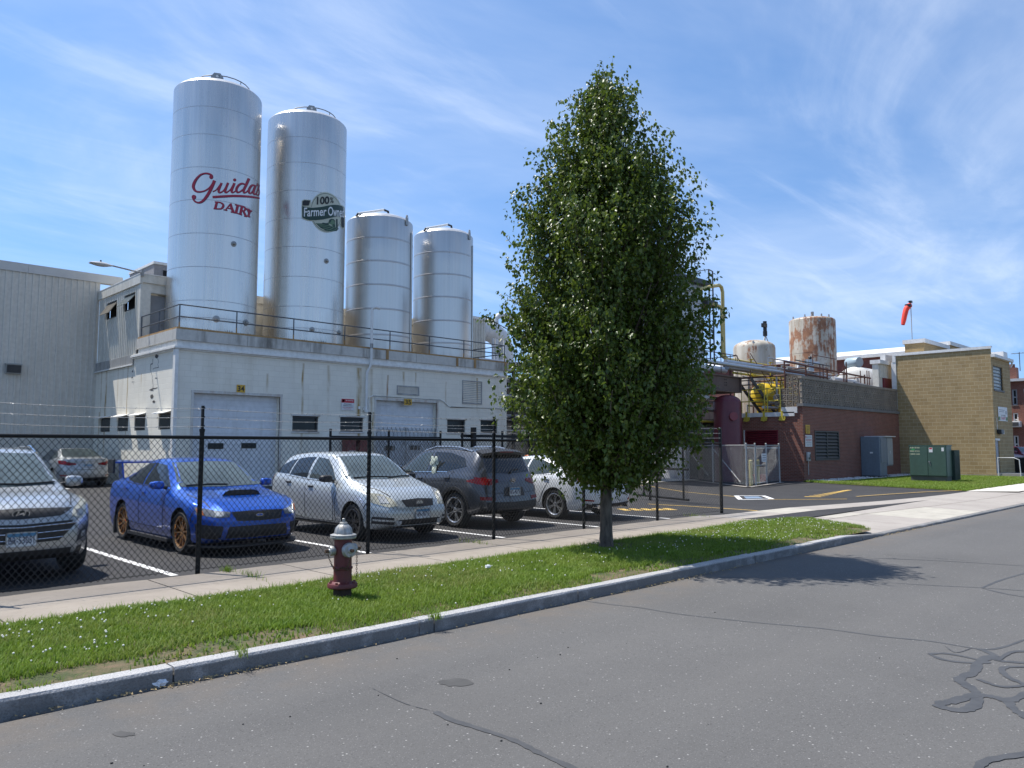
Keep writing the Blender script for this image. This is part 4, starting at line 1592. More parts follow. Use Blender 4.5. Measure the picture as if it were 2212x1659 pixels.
lug(s3, 1.545, -1.28, h3, .17, .3)
lug(s4, 1.506, -1.25, h4, .17, .3)
dome_rail(s1, 1.68, h1, -2.7, .2)
dome_rail(s2, 1.69, h2, -2.7, .2)
for t, hh, rr in ((s3, h3, 1.545), (s4, h4, 1.506)):
    mb = MB()
    mb.tube([(-rr * .95, -.35, hh + .12), (-rr * .1, -.5, hh + .55)], .055, 10, 0)
    mb.tube([(-rr * .95, -.35, hh + .12), (-rr * 1.0, -.33, hh - .02)], .05, 10, 1)
    mb.tube([(-rr * .1, -.5, hh + .55), (rr * .05, -.52, hh + .52), (rr * .08, -.52, hh + .25)], .055, 10, 1)
    mb.build("vent_pipe", [M_WHITETRIM, M_BLACK], t)
    mb = MB()
    P = Matrix.Rotation(-.98, 4, 'Z')
    mb.tube([P @ Vector((rr + .03, 0, .1)), P @ Vector((rr + .03, 0, hh - .5))], .03, 8)
    mb.build("drain_pipe", M_STEEL2, t)
port(s1, 1.68, cyl_hit(505, 527, 12.73, CY, 1.68)[0], cyl_hit(505, 527, 12.73, CY, 1.68)[1] - 5.55)
for (px, py) in ((467, 689), (531, 697)):
    a, z = cyl_hit(px, py, 12.73, CY, 1.68)
    port(s1, 1.68, a, z - 5.55, .13)
for (px, py) in ((705, 564), (674, 712), (732, 719)):
    a, z = cyl_hit(px, py, 16.77, CY, 1.69)
    port(s2, 1.69, a, z - 5.55, .11)
for t, rr in ((s1, 1.68), (s2, 1.69)):
    for a in (-2.6, -2.1, -1.6, -1.1):
        mb = MB()
        P = Matrix.Rotation(a, 4, 'Z')
        for q in (-.09, 0, .09):
            mb.tube([P @ Vector((rr + .1, q, 0)), P @ Vector((rr + .1, q, .5))], .015, 6)
        vs = [P @ Vector((rr + i * .2 - .02, j, k)) for i in (0, 1) for j in (-.16, .16) for k in (-.1, .22)]
        mb.add(vs, [(0, 1, 3, 2), (4, 6, 7, 5), (0, 4, 5, 1), (2, 3, 7, 6), (1, 5, 7, 3), (0, 2, 6, 4)])
        mb.build("anchor_bracket", M_FIT, t)


# --- lettering: brush strokes traced on the silo's skin
def wrap(cx_, cy_, Rr, z0, off):
    def fn(X, Y):       # survey point in the lettering close-up
        a, z = cyl_hit((700 + X / 3.16) * .54861, (620 + Y / 3.16) * .54861, cx_, cy_, Rr)
        return ((Rr + off) * math.cos(a), (Rr + off) * math.sin(a), z - z0)
    return fn


def stroke(mb, fn, pts, mi=0, grow=0.0, n=5):
    """variable-width ribbon through (x, y, width) points"""
    L = smooth_line(pts, n)
    vs, m = [], len(L)
    for i, p in enumerate(L):
        a, b = L[max(i - 1, 0)], L[min(i + 1, m - 1)]
        dx, dy = b[0] - a[0], b[1] - a[1]
        q = math.hypot(dx, dy) or 1
        w = p[2] / 2 + grow
        e = grow if i == m - 1 else (-grow if i == 0 else 0)
        vs += [fn(p[0] - dy / q * w + dx / q * e, p[1] + dx / q * w + dy / q * e), fn(p[0] + dy / q * w + dx / q * e, p[1] - dx / q * w + dy / q * e)]
    mb.add(vs, [(2 * i, 2 * i + 1, 2 * i + 3, 2 * i + 2) for i in range(m - 1)], mi)


def blob(mb, fn, x, y, r, mi=0, grow=0.0):
    mb.add([fn(x + (r + grow) * math.cos(k * .4488), y + (r + grow) * math.sin(k * .4488)) for k in range(14)], [tuple(range(14))], mi)


SCRIPT = [
    [(425, 246, 22), (418, 222, 24), (385, 203, 18), (338, 198, 16), (285, 215, 18), (236, 262, 24), (203, 318, 30), (193, 368, 30), (212, 408, 24), (245, 426, 17), (290, 426, 14), (340, 412, 13), (390, 378, 13), (425, 335, 16)],
    [(455, 288, 34), (430, 350, 34), (400, 415, 32), (360, 482, 32), (312, 540, 26), (262, 562, 18), (216, 548, 16), (190, 515, 16), (192, 496, 18)],
    [(436, 424, 8), (475, 404, 9), (510, 360, 10), (540, 322, 16)],
    [(543, 318, 24), (515, 385, 24), (506, 422, 22), (526, 436, 15), (565, 414, 11), (600, 362, 11), (622, 322, 12)],
    [(624, 316, 24), (596, 385, 24), (588, 424, 22), (606, 434, 14), (650, 400, 9), (682, 350, 10)],
    [(703, 320, 24), (676, 388, 24), (668, 424, 22), (688, 434, 14), (722, 412, 9)],
    [(848, 340, 12), (812, 326, 16), (782, 328, 20), (748, 354, 24), (728, 398, 24), (740, 432, 18), (772, 426, 14), (818, 392, 14)],
    [(884, 262, 26), (850, 340, 26), (820, 402, 24), (822, 436, 18), (848, 432, 12), (878, 404, 9)],
    [(952, 348, 12), (926, 344, 18), (896, 376, 22), (882, 420, 22), (896, 446, 15), (922, 432, 11), (946, 392, 10)],
    [(966, 346, 20), (948, 398, 20), (940, 440, 18), (956, 458, 12), (974, 446, 7)],
    [(990, 322, 9), (984, 352, 5)],
    [(976, 440, 6), (994, 400, 6), (1012, 336, 8), (1006, 380, 8), (1016, 430, 9), (1006, 462, 9), (986, 466, 8), (974, 452, 7)],
    [(434, 492, 24), (560, 484, 24), (700, 478, 24), (860, 484, 22), (960, 496, 18), (1019, 506, 14)],
]
BLOCK = [
    [(486, 553, 26), (462, 640, 26)], [(462, 551, 9), (530, 561, 12), (562, 585, 20), (560, 614, 24), (530, 638, 14), (446, 636, 9)],
    [(656, 575, 11), (592, 652, 11)], [(654, 574, 22), (668, 625, 26), (690, 680, 26)], [(620, 630, 9), (680, 642, 9)], [(570, 649, 9), (612, 658, 9)], [(660, 676, 9), (714, 690, 9)],
    [(745, 594, 26), (722, 690, 26)], [(712, 586, 9), (772, 602, 9)], [(696, 682, 9), (752, 698, 9)],
    [(798, 608, 24), (776, 705, 24)], [(776, 601, 9), (820, 614, 12), (840, 640, 19), (822, 662, 12), (788, 658, 9)], [(812, 660, 18), (846, 730, 22)], [(754, 700, 9), (796, 714, 9)], [(828, 728, 9), (856, 736, 9)],
    [(868, 642, 22), (888, 690, 20)], [(912, 664, 9), (888, 692, 10)], [(888, 688, 20), (876, 732, 20)], [(850, 634, 9), (888, 646, 9)], [(894, 656, 9), (920, 666, 9)], [(858, 728, 9), (898, 740, 9)],
]
mb = MB()
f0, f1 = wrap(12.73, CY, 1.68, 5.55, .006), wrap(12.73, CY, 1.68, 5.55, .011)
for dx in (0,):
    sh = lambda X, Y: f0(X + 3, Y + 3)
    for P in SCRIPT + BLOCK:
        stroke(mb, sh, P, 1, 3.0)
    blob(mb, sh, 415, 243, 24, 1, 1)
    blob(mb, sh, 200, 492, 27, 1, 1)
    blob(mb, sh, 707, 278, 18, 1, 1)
for P in SCRIPT + BLOCK:
    stroke(mb, f1, P, 0, 1.6)
blob(mb, f1, 415, 243, 24)
blob(mb, f1, 200, 492, 27)
blob(mb, f1, 707, 278, 18)
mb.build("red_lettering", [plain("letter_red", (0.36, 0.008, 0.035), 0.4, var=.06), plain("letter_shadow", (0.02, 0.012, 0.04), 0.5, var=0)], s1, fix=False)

# --- round farm badge
CR, DG, LG, BK, WH = range(5)
mb = MB()


def layer(k): return wrap(16.77, CY, 1.69, 5.55, .005 + .004 * k)


def oval(cx0, cy0, rx, ry, n=48):
    out = []
    for k in range(n):
        a = 2 * math.pi * k / n
        x = rx * math.cos(a)
        out.append((cx0 + x, cy0 + ry * math.sin(a) + .10 * x))
    return out


def fill(pts, k, mi):
    """thin filled shape that follows the curved skin: cut into upright slices"""
    fn = layer(k)
    xs = sorted({p[0] for p in pts})
    lo, hi = xs[0], xs[-1]
    N = 26

    def span(x):
        ys = []
        for i in range(len(pts)):
            (xa, ya), (xb, yb) = pts[i - 1], pts[i]
            if xa != xb and min(xa, xb) <= x <= max(xa, xb):
                ys.append(ya + (yb - ya) * (x - xa) / (xb - xa))
        return (min(ys), max(ys)) if ys else (0, 0)
    cols = [lo + (hi - lo) * (1 - math.cos(math.pi * i / N)) / 2 for i in range(N + 1)]
    cols[0] += .01
    cols[-1] -= .01
    vs = []
    for c in cols:
        a, b = span(c)
        vs += [fn(c, a), fn(c, b)]
    mb.add(vs, [(2 * i, 2 * i + 2, 2 * i + 3, 2 * i + 1) for i in range(N)], mi)


RIB = [(1548, 606), (1600, 622), (1680, 628), (1780, 618), (1860, 600), (1930, 590), (1990, 592), (2040, 606), (2062, 630), (2064, 770), (2035, 742), (1980, 736), (1900, 752), (1800, 775), (1700, 784), (1620, 780), (1550, 752)]
grow = lambda P, g: [(x + (g if x > 1800 else -g) * (1 if abs(x - 1800) > 200 else .2), y + (g if y > 690 else -g)) for x, y in P]
fill([(1542, 540), (1570, 522), (1660, 528), (1650, 640), (1542, 625)], 0, CR)
fill([(2018, 730), (2068, 740), (2076, 880), (2050, 890), (2022, 860)], 0, CR)
fill(oval(1846, 684, 202, 252), 1, CR)
fill(oval(1846, 684, 190, 237), 2, DG)
fill(oval(1846, 684, 186, 231), 3, CR)
fill(grow(RIB, 9), 4, CR)
fill([(1552, 548), (1576, 533), (1648, 538), (1630, 600), (1552, 600)], 5, BK)
fill([(2030, 735), (2062, 768), (2064, 868), (2048, 876), (2032, 852)], 5, BK)
fill(RIB, 6, DG)
# fields
fill([(1712, 818), (1780, 822), (1850, 825), (1900, 850), (1960, 870), (2000, 885), (1975, 915), (1910, 922), (1840, 912), (1770, 876)], 4, DG)
for k, P in enumerate(([(1730, 825, 9), (1790, 838, 9), (1850, 832, 7)], [(1760, 852, 9), (1820, 856, 10), (1885, 846, 8)], [(1800, 880, 9), (1850, 880, 10), (1915, 858, 8)], [(1845, 905, 9), (1890, 898, 10), (1945, 870, 8)], [(1900, 916, 8), (1940, 905, 8), (1975, 882, 8)])):
    stroke(mb, layer(5), P, LG)
# barn and silo
fill([(1870, 812), (1880, 778), (1905, 765), (1935, 768), (1952, 800), (1958, 880), (1915, 870), (1912, 838), (1872, 828)], 5, LG)
fill([(1868, 815), (1882, 775), (1908, 763), (1940, 770), (1956, 802), (1950, 804), (1932, 780), (1908, 778), (1895, 812)], 6, DG)
fill([(1925, 830), (1948, 835), (1950, 876), (1928, 870)], 6, DG)
fill([(1962, 775), (1972, 762), (1984, 772), (1985, 880), (1964, 872)], 5, DG)
fill([(1780, 830), (1800, 812), (1840, 818), (1870, 815), (1875, 838), (1820, 836)], 6, DG)


def badge_text(s, quad, k, mi, bold, us=None, xs=None):
    """quad: lower left, lower right, upper right, upper left survey points"""
    fn0 = layer(k)

    def fn(u, v):
        if us:
            u = (float(np.interp(u, us, xs)) - quad[0][0]) / (quad[1][0] - quad[0][0])
        X = (quad[0][0] * (1 - u) + quad[1][0] * u) * (1 - v) + (quad[3][0] * (1 - u) + quad[2][0] * u) * v
        Y = (quad[0][1] * (1 - u) + quad[1][1] * u) * (1 - v) + (quad[3][1] * (1 - u) + quad[2][1] * u) * v
        return fn0(X, Y)
    text_fit(mb, s, fn, 1, 1, mi, bold)


badge_text("100", [(1726, 590), (1880, 582), (1882, 482), (1730, 492)], 7, BK, .03)
badge_text("%", [(1888, 566), (1932, 570), (1934, 500), (1890, 494)], 7, BK, .01)
badge_text("Farmer", [(1570, 740), (1842, 728), (1848, 618), (1572, 628)], 7, WH, .015)
badge_text("Owned", [(1862, 724), (2056, 750), (2058, 622), (1866, 612)], 7, WH, .015, [0, .26, .55, .72, .86, 1], [1862, 1926, 1976, 2012, 2036, 2056])
mb.build("farm_badge", [plain("badge_cream", (0.50, 0.51, 0.40), 0.45, var=.04), plain("badge_dark_green", (0.012, 0.042, 0.028), 0.45, var=.08), plain("badge_mid_green", (0.11, 0.19, 0.10), 0.45, var=.08), M_SIGNBLK, plain("badge_white", (0.70, 0.71, 0.70), 0.45, var=0)], s2, fix=False)
# ------------------------------------------------------------------ brick plant room, tan block building and the plant between
M_BRICK = bricks("red_brick", (0.165, 0.050, 0.032), (0.225, 0.072, 0.046), (0.23, 0.165, 0.13), 0.21, 0.072, 0.010, stain=(0.08, 0.05, 0.04), stain_amt=.25, vary=.12, bumpd=.006)
M_BRICK_D = bricks("dark_red_brick", (0.15, 0.045, 0.036), (0.20, 0.06, 0.046), (0.13, 0.08, 0.07), 0.21, 0.072, 0.010, stain=(0.05, 0.03, 0.03), stain_amt=.4, vary=.15)
M_TAN = bricks("tan_block", (0.31, 0.215, 0.098), (0.365, 0.26, 0.128), (0.46, 0.375, 0.235), 0.41, 0.205, 0.011, stain=(0.16, 0.115, 0.06), stain_amt=.3, vary=.12, bumpd=.006)
M_TANBRICK = bricks("tan_brick", (0.36, 0.24, 0.10), (0.42, 0.29, 0.13), (0.3, 0.22, 0.12), 0.3, 0.1, 0.014, vary=.1)
M_LATT = plain("screen_block", (0.24, 0.205, 0.165), 0.9, var=.18, scale=2, bump=.3)
M_COPE = dirty("white_coping", (0.68, 0.67, 0.65), (0.4, 0.38, 0.33), .5, amount=.4, scale=1.5)
M_YEL = dirty("safety_yellow", (0.58, 0.46, 0.05), (0.28, 0.2, 0.05), .45, amount=.45, scale=2)
M_PYEL = dirty("pipe_yellow", (0.56, 0.45, 0.16), (0.36, 0.25, 0.09), .45, amount=.4, scale=2)
M_RUSTY = dirty("rusty_brown_steel", (0.10, 0.04, 0.03), (0.16, 0.065, 0.03), .7, amount=.7, scale=2)
M_BEAM = dirty("primer_steel", (0.135, 0.092, 0.075), (0.08, 0.05, 0.04), .6, amount=.6, scale=1.2)
M_JACKET = dirty("pipe_jacket", (0.42, 0.43, 0.44), (0.2, 0.2, 0.2), .32, .75, amount=.35, scale=2)
M_WJACKET = plain("white_pipe_jacket", (0.62, 0.63, 0.63), .4, var=.08)
M_MAROON = dirty("maroon_tank", (0.105, 0.012, 0.022), (0.17, 0.06, 0.06), .38, amount=.35, scale=2)
M_DKSTEEL = plain("dark_steel", (0.05, 0.052, 0.055), .55, var=.3, scale=5)

pr = thing("plant_room", "single storey red brick plant room with a pierced screen wall above", "building")
BF, BD = PT(16.6), PS(36.1)
mb = MB()
facade(mb, 36.1, 49, -.3, 3.62, [(37.33, 40.19, .98, 2.46, .12)], BF)
facade(mb, 16.6, 20.3, -.3, 3.15, [(17.88, 19.66, 1.64, 2.48, .1)], BD)
mb.add([BD(16.6, 3.15, 0), BD(17.0, 3.15, 0), BD(17.0, 3.62, 0), BD(16.6, 3.62, 0)], [(0, 1, 2, 3)])
mb.add([(36.1, 16.6, 3.1), (56, 16.6, 3.1), (56, 30, 3.1), (36.1, 30, 3.1)], [(0, 1, 2, 3)])
mb.build("wall", M_BRICK, pr)
mb = MB()
mb.box((36.02, 16.52, 3.62), (49, 16.86, 3.76))
mb.build("ledge", plain("grey_ledge", (0.16, 0.155, 0.15), .8, var=.15), pr)
mb = MB()
mb.box((36.04, 17.0, 3.15), (36.4, 20.3, 3.36))
mb.box((36.04, 16.85, 3.3), (36.4, 17.65, 3.6))
mb.build("coping", M_COPE, pr)
louvre(pr, BF, 37.33, 40.19, .98, 2.46, 8, plain("louvre_dark_grey", (0.05, 0.052, 0.05), .5, var=.2), fw=.07)
mb = MB()
pbox(mb, BF, 38.72, 38.8, .98, 2.46, -.02, .05)
mb.build("mullion", MATS["louvre_dark_grey"], pr)
lv = louvre(pr, BD, 17.88, 19.66, 1.64, 2.48, 7, plain("louvre_maroon", (0.15, 0.012, 0.02), .4, var=.15), fw=.05)
mb = MB()
pbox(mb, BD, 17.8, 19.72, 1.57, 1.64, -.05, .05)
pbox(mb, BD, 19.66, 19.72, 1.64, 2.5, -.04, .05)
mb.build("sill", M_COPE, lv)
for y in (17.6, 18.55, 19.5):
    mb = MB()
    mb.box((36.0, y - .16, 3.02), (36.03, y + .16, 3.16))
    mb.box((35.97, y - .05, 2.92), (36.0, y + .05, 3.42))
    mb.box((35.95, y - .16, 2.95), (35.97, y + .16, 3.02))
    mb.build("rail_bracket", M_YEL, pr)


# pierced screen wall of square blocks
def screen(mb, P, u0, z0, n, m, s, pat, th=.12):
    for i in range(n):
        for j in range(m):
            if not pat(i, j):
                continue
            a, c = u0 + i * s, z0 + j * s
            k = pat(i, j)
            e = s * .07
            pbox(mb, P, a, a + s, c, c + e, 0, th)
            pbox(mb, P, a, a + s, c + s - e, c + s, 0, th)
            pbox(mb, P, a, a + e, c + e, c + s - e, 0, th)
            pbox(mb, P, a + s - e, a + s, c + e, c + s - e, 0, th)
            if k == 1:      # diamond bars
                for (p, q, r, t_) in ((.0, .0, 1, 1), (0, 1, 1, 0)):
                    A = (a + s * p, c + s * q)
                    B = (a + s * r, c + s * t_)
                    dx, dz = B[0] - A[0], B[1] - A[1]
                    L = math.hypot(dx, dz)
                    nx, nz = -dz / L * s * .075, dx / L * s * .075
                    vs = [P(A[0] + nx, A[1] + nz, .01), P(B[0] + nx, B[1] + nz, .01), P(B[0] - nx, B[1] - nz, .01), P(A[0] - nx, A[1] - nz, .01)]
                    vs += [P(A[0] + nx, A[1] + nz, th - .01), P(B[0] + nx, B[1] + nz, th - .01), P(B[0] - nx, B[1] - nz, th - .01), P(A[0] - nx, A[1] - nz, th - .01)]
                    mb.add(vs, [(0, 1, 2, 3), (7, 6, 5, 4), (0, 4, 5, 1), (1, 5, 6, 2), (2, 6, 7, 3), (3, 7, 4, 0)])
                pbox(mb, P, a + s * .36, a + s * .64, c + s * .36, c + s * .64, .004, th - .004)
            elif k == 2:    # key pattern
                for (p, q, r, t_) in ((.2, .2, .8, .32), (.2, .32, .32, .8), (.32, .68, .6, .8), (.5, .45, .62, .68), (.68, .45, .8, .9)):
                    pbox(mb, P, a + s * p, a + s * r, c + s * q, c + s * t_, .006, th - .006)
            else:           # closed block with raised bars
                pbox(mb, P, a + e, a + s - e, c + e, c + s - e, .05, th)
                for q in (.2, .45, .7):
                    pbox(mb, P, a + s * .2, a + s * .8, c + s * q, c + s * (q + .14), .012, .05)


mb = MB()
sq = random.Random(9)
solid = {(sq.randrange(43), sq.randrange(4)) for _ in range(16)}
screen(mb, PT(16.62), 36.14, 3.76, 42, 4, .305, lambda i, j: 3 if (i, j) in solid else 1)
mb.box((36.1, 16.6, 4.98), (48.96, 16.78, 5.1))
steps = {0: 5, 1: 5, 2: 4, 3: 4, 4: 2}
screen(mb, PS(36.12), 16.8, 3.62, 4, 5, .30, lambda i, j: 2 if j < (5, 5, 3, 2)[i] else 0, .12)
mb.build("screen_wall", M_LATT, pr)

sign("warning_sign", BF, 36.32, 36.78, 2.3, 2.72, -.02, [M_SIGNYEL, M_SIGNBLK], "yellow two part caution sign on the corner of the brick plant room", [("CAUTION", .16, .72, .68, .16, 1, .01), ("HEARING", .14, .42, .7, .13, 1, .0), ("PROTECTION", .12, .25, .76, .13, 1, 0), ("REQUIRED", .14, .08, .7, .13, 1, 0)], extra=[(0, 1, .62, .65, 1)])
sign("notice_sign", BF, 36.24, 36.98, 1.66, 2.22, -.02, [M_SIGNWHITE, M_SIGNRED, M_SIGNGREY], "stacked white private property notices on the brick plant room corner", [("NOTICE", .2, .76, .7, .14, 2, .01), ("PRIVATE PROPERTY", .06, .5, .88, .14, 1, .01), ("AUTHORIZED", .1, .3, .8, .12, 2, .0), ("VEHICLES ONLY", .12, .1, .76, .12, 2, 0)], extra=[(0, 1, .66, .675, 2), (.03, .14, .74, .92, 1)])
mb = MB()
mb.bbox((36.28, 16.48, .97), (36.6, 16.58, 1.4), .02)
mb.box((36.33, 16.47, 1.05), (36.45, 16.48, 1.15), 1)
mb.box((36.47, 16.47, 1.05), (36.55, 16.48, 1.3), 1)
mb.tube([(36.44, 16.55, .97), (36.44, 16.55, .3)], .02, 6)
tag(mb.build("meter_box", [M_GALV, M_DKSTEEL]), "small grey wall box below the white notices on brick", "utility box")

# grey electrical cabinet
cb = thing("electrical_cabinet", "tall blue grey electrical cabinet with an overhanging side box against brick", "cabinet", (43, 15.6, 0))
M_CAB = dirty("cabinet_grey", (0.155, 0.19, 0.225), (0.1, 0.12, 0.14), .45, amount=.3)
mb = MB()
mb.bbox((0, 0, .1), (1.0, .98, 2.2), .015)
mb.bbox((1.0, 0.02, .62), (1.95, .9, 2.2), .015)
mb.box((-.012, .05, 1.15), (0, .95, 1.17))
mb.build("body", M_CAB, cb)
mb = MB()
mb.bbox((.12, -.03, .8), (1.0, -.003, 2.1), .012)
db = mb.build("door", M_CAB, cb)
mb = MB()
mb.bbox((1.08, -.02, .68), (1.9, .018, 2.12), .012)
db2 = mb.build("door", plain("cabinet_light_grey", (0.25, 0.275, 0.29), .4, var=.1), cb)
mb = MB()
mb.box((1.45, -.05, 1.3), (1.49, -.02, 1.42))
mb.build("handle", M_COPE, db2)
mb = MB()
mb.box((.6, -.12, 2.2), (2.1, 1, 2.24))
mb.build("rain_hood", M_COPE, cb)
mb = MB()
mb.box((-.014, .35, 1.3), (-.002, .5, 1.38))
mb.build("label_plate", M_SIGNWHITE, cb)
mb = MB()
mb.box((-.1, -.1, -.05), (1.15, 1.0, .1))
mb.build("plinth", M_BLACK, cb)

# green transformer
tf = thing("transformer", "dark green pad mounted transformer cabinet on the lawn", "transformer", (39.5, 11.35, 0))
M_TG = dirty("transformer_green", (0.052, 0.098, 0.072), (0.04, 0.07, 0.05), .42, amount=.4)
M_TG2 = plain("transformer_dark_green", (0.012, 0.032, 0.026), .45, var=.15)
mb = MB()
mb.bbox((0, 0, .28), (.75, 1.62, 1.7), .012)
mb.box((-.02, -.02, 1.7), (.8, 1.64, 1.74))
mb.build("body", M_TG, tf)
for k in range(2):
    mb = MB()
    a = .03 + k * .785
    mb.bbox((-.03, a, .31), (-.002, a + .77, 1.66), .01)
    d_ = mb.build("door", M_TG, tf)
mb = MB()
mb.tube([(-.06, .74, .95), (-.06, .68, .78)], .015, 6)
mb.box((-.06, .7, .93), (-.03, .78, .99))
mb.build("handle", M_FIT, d_)
mb = MB()
mb.box((.03, .02, .02), (.72, 1.6, .28))
mb.build("base", plain("transformer_base", (0.09, 0.095, 0.08), .8, var=.2), tf)
for k in range(7):
    mb = MB()
    mb.box((.78 + k * .12, -.12, .1), (.82 + k * .12, .95, 1.5))
    mb.build("radiator_fin", M_TG2, tf)
mb = MB()
mb.box((.75, .0, .1), (1.62, .7, 1.45))
mb.build("tank", M_TG2, tf)
mb = MB()
TP = lambda u0: (lambda a, b: (-.034, u0 - a, b))
for tx, z in (("A81840", 1.58), ("2500 KVA", 1.42), ("13845 LBS", 1.28)):
    text_fit(mb, tx, (lambda z: lambda a, b: (-.034, 1.58 - a, z + b))(z), .44, .065, 0, .02)
mb.box((-.035, 1.36, 1.5), (-.031, 1.5, 1.56), 1)
mb.box((-.036, .58, 1.4), (-.031, .74, 1.62), 2)
mb.box((-.0365, .6, 1.54), (-.036, .72, 1.61), 3)
mb.box((-.036, .1, 1.45), (-.031, .2, 1.62), 2)
mb.build("label_plate", [plain("stencil_yellow", (0.5, 0.52, 0.35), .6), plain("sticker_green", (0.03, 0.3, 0.08), .5), M_SIGNWHITE, M_SIGNRED], tf, fix=False)

# tan block building
tb = thing("block_building", "two storey tan block building with a glass block window above its door", "building")
F2, D2 = PT(11.62), PS(49.0)
mb = MB()
facade(mb, 11.62, 16.62, .12, 7.2, [], D2)
mb.add([D2(11.62, -.3, -.02), D2(16.62, -.3, -.02), D2(16.62, .12, -.02), D2(11.62, .12, -.02)], [(0, 1, 2, 3)], 1)
mb.add([D2(11.62, .12, -.02), D2(16.62, .12, -.02), D2(16.62, .12, 0), D2(11.62, .12, 0)], [(0, 1, 2, 3)], 1)
OP = [(49.35, 51.35, 4.86, 6.22, .14), (49.06, 49.85, -.02, 2.02, .1)]
facade(mb, 49.0, 53.0, -.3, 6.72, OP, F2)
mb.add([(49, 11.62, 6.72), (49.12, 11.62, 6.72), (49.12, 11.62, 7.2), (49, 11.62, 7.2)], [(0, 1, 2, 3)])
mb.add([(53, 11.62, -.3), (53, 16.62, -.3), (53, 16.62, 7.1), (53, 11.62, 6.72)], [(0, 1, 2, 3)])
mb.add([(49, 16.62, 3), (53, 16.62, 3), (53, 16.62, 7.2), (49, 16.62, 7.2)], [(0, 1, 2, 3)])
mb.add([(49.1, 11.7, 6.74), (53, 11.7, 6.74), (53, 16.6, 7.05), (49.1, 16.6, 7.05)], [(0, 1, 2, 3)], 2)
mb.add([(49.12, 11.66, 6.7), (49.12, 16.6, 6.7), (49.12, 16.6, 7.2), (49.12, 11.66, 7.2)], [(0, 1, 2, 3)])
mb.build("wall", [M_TAN, plain("concrete_footing", (0.3, 0.26, 0.2), .9, var=.2), M_COPE], tb)
mb = MB()
mb.box((48.95, 11.58, 7.2), (49.2, 16.7, 7.28))
mb.box((48.94, 11.57, 7.12), (48.995, 16.7, 7.2))
mb.box((48.95, 16.63, 6.75), (49.12, 16.82, 7.2))
mb.box((48.97, 16.63, 3.9), (49.1, 16.9, 6.75))
mb.build("parapet_cap", M_COPE, tb)
mb = MB()
mb.box((52.1, 11.7, 6.9), (53.02, 13.2, 7.25))
mb.build("roof_vent", M_COPE, tb)
mb = MB()
mb.box((49.0, 11.42, 6.66), (53.15, 11.62, 6.82))
mb.tube([(53.05, 11.5, 6.7), (53.05, 11.5, 6.5), (53.0, 11.58, 6.35)], .05, 8)
mb.build("gutter", M_COPE, tb)
gbw = window(tb, F2, 49.35, 51.35, 4.86, 6.22, .1, .05, "window", (M_DARKFRAME, plain("glass_block", (0.36, 0.41, 0.41), .12, var=.3, scale=5)), 6, sill=plain("grey_ledge", (0.16, 0.155, 0.15), .8))
mb = MB()
for k in range(1, 9):
    pbox(mb, F2, 49.4 + k * .215, 49.412 + k * .215, 4.9, 6.18, .085, .1)
mb.build("glazing_bars", M_COPE, gbw)
mb = MB()
pbox(mb, F2, 49.08, 49.83, .02, 1.98, .05, .09)
dr = mb.build("door", plain("door_blue_grey", (0.26, 0.28, 0.33), .45, var=.08), tb)
mb = MB()
pbox(mb, F2, 49.2, 49.32, .95, 1.7, .04, .05)
mb.build("door_window", M_PANE, dr)
mb = MB()
pbox(mb, F2, 49.7, 49.76, .85, .98, .0, .05)
mb.build("handle", M_GALV, dr)
mb = MB()
pbox(mb, F2, 49.02, 49.9, 2.0, 2.12, -.04, .02)
mb.build("lintel", M_COPE, tb)
mb = MB()
mb.box((49.55, 11.4, 2.36), (49.95, 11.62, 2.42))
mb.box((49.45, 11.38, 2.42), (49.95, 11.62, 2.62))
mb.box((49.95, 11.4, 2.36), (50.1, 11.6, 2.58), 1)
mb.tube([(49.5, 11.6, 2.62), (49.5, 11.6, 3.3)], .02, 6, 1)
tag(mb.build("wall_light", [M_BLACK, M_COPE]), "black wedge wall light above the door of the tan building", "light")
sign("banner", F2, 49.85, 51.8, 3.12, 3.92, -.02, [M_SIGNWHITE, plain("banner_pink", (0.55, 0.2, 0.24), .6), plain("banner_green", (0.12, 0.22, 0.1), .6), M_SIGNGREY], "white printed banner with a red word fixed to the tan wall", [("NOW HIRING", .3, .34, .5, .1, 3, 0), ("DAIRY", .28, .1, .52, .2, 1, .03)],
     cat="banner", extra=[(0, .2, .05, .3, 2), (.8, 1, .05, .3, 2), (.08, .7, .76, .8, 3), (.08, .62, .64, .68, 3), (.8, .9, .5, .74, 3)])
mb = MB()
mb.box((48.95, 10.5, -.05), (50.6, 11.6, .2))
mb.box((48.95, 10.2, -.05), (50.3, 10.5, .06))
tag(mb.build("door_step", plain("step_concrete", (0.3, 0.28, 0.25), .9, var=.15)), "low concrete steps outside the door of the tan building", "steps")
mb = MB()
mb.tube([(48.9, 11.5, 0), (48.9, 11.5, 1.06), (48.9, 10.75, 1.06), (48.9, 10.5, .95), (48.9, 10.45, 0)], .025, 8)
tag(mb.build("handrail", M_COPE), "white pipe handrail beside the concrete door steps", "railing")

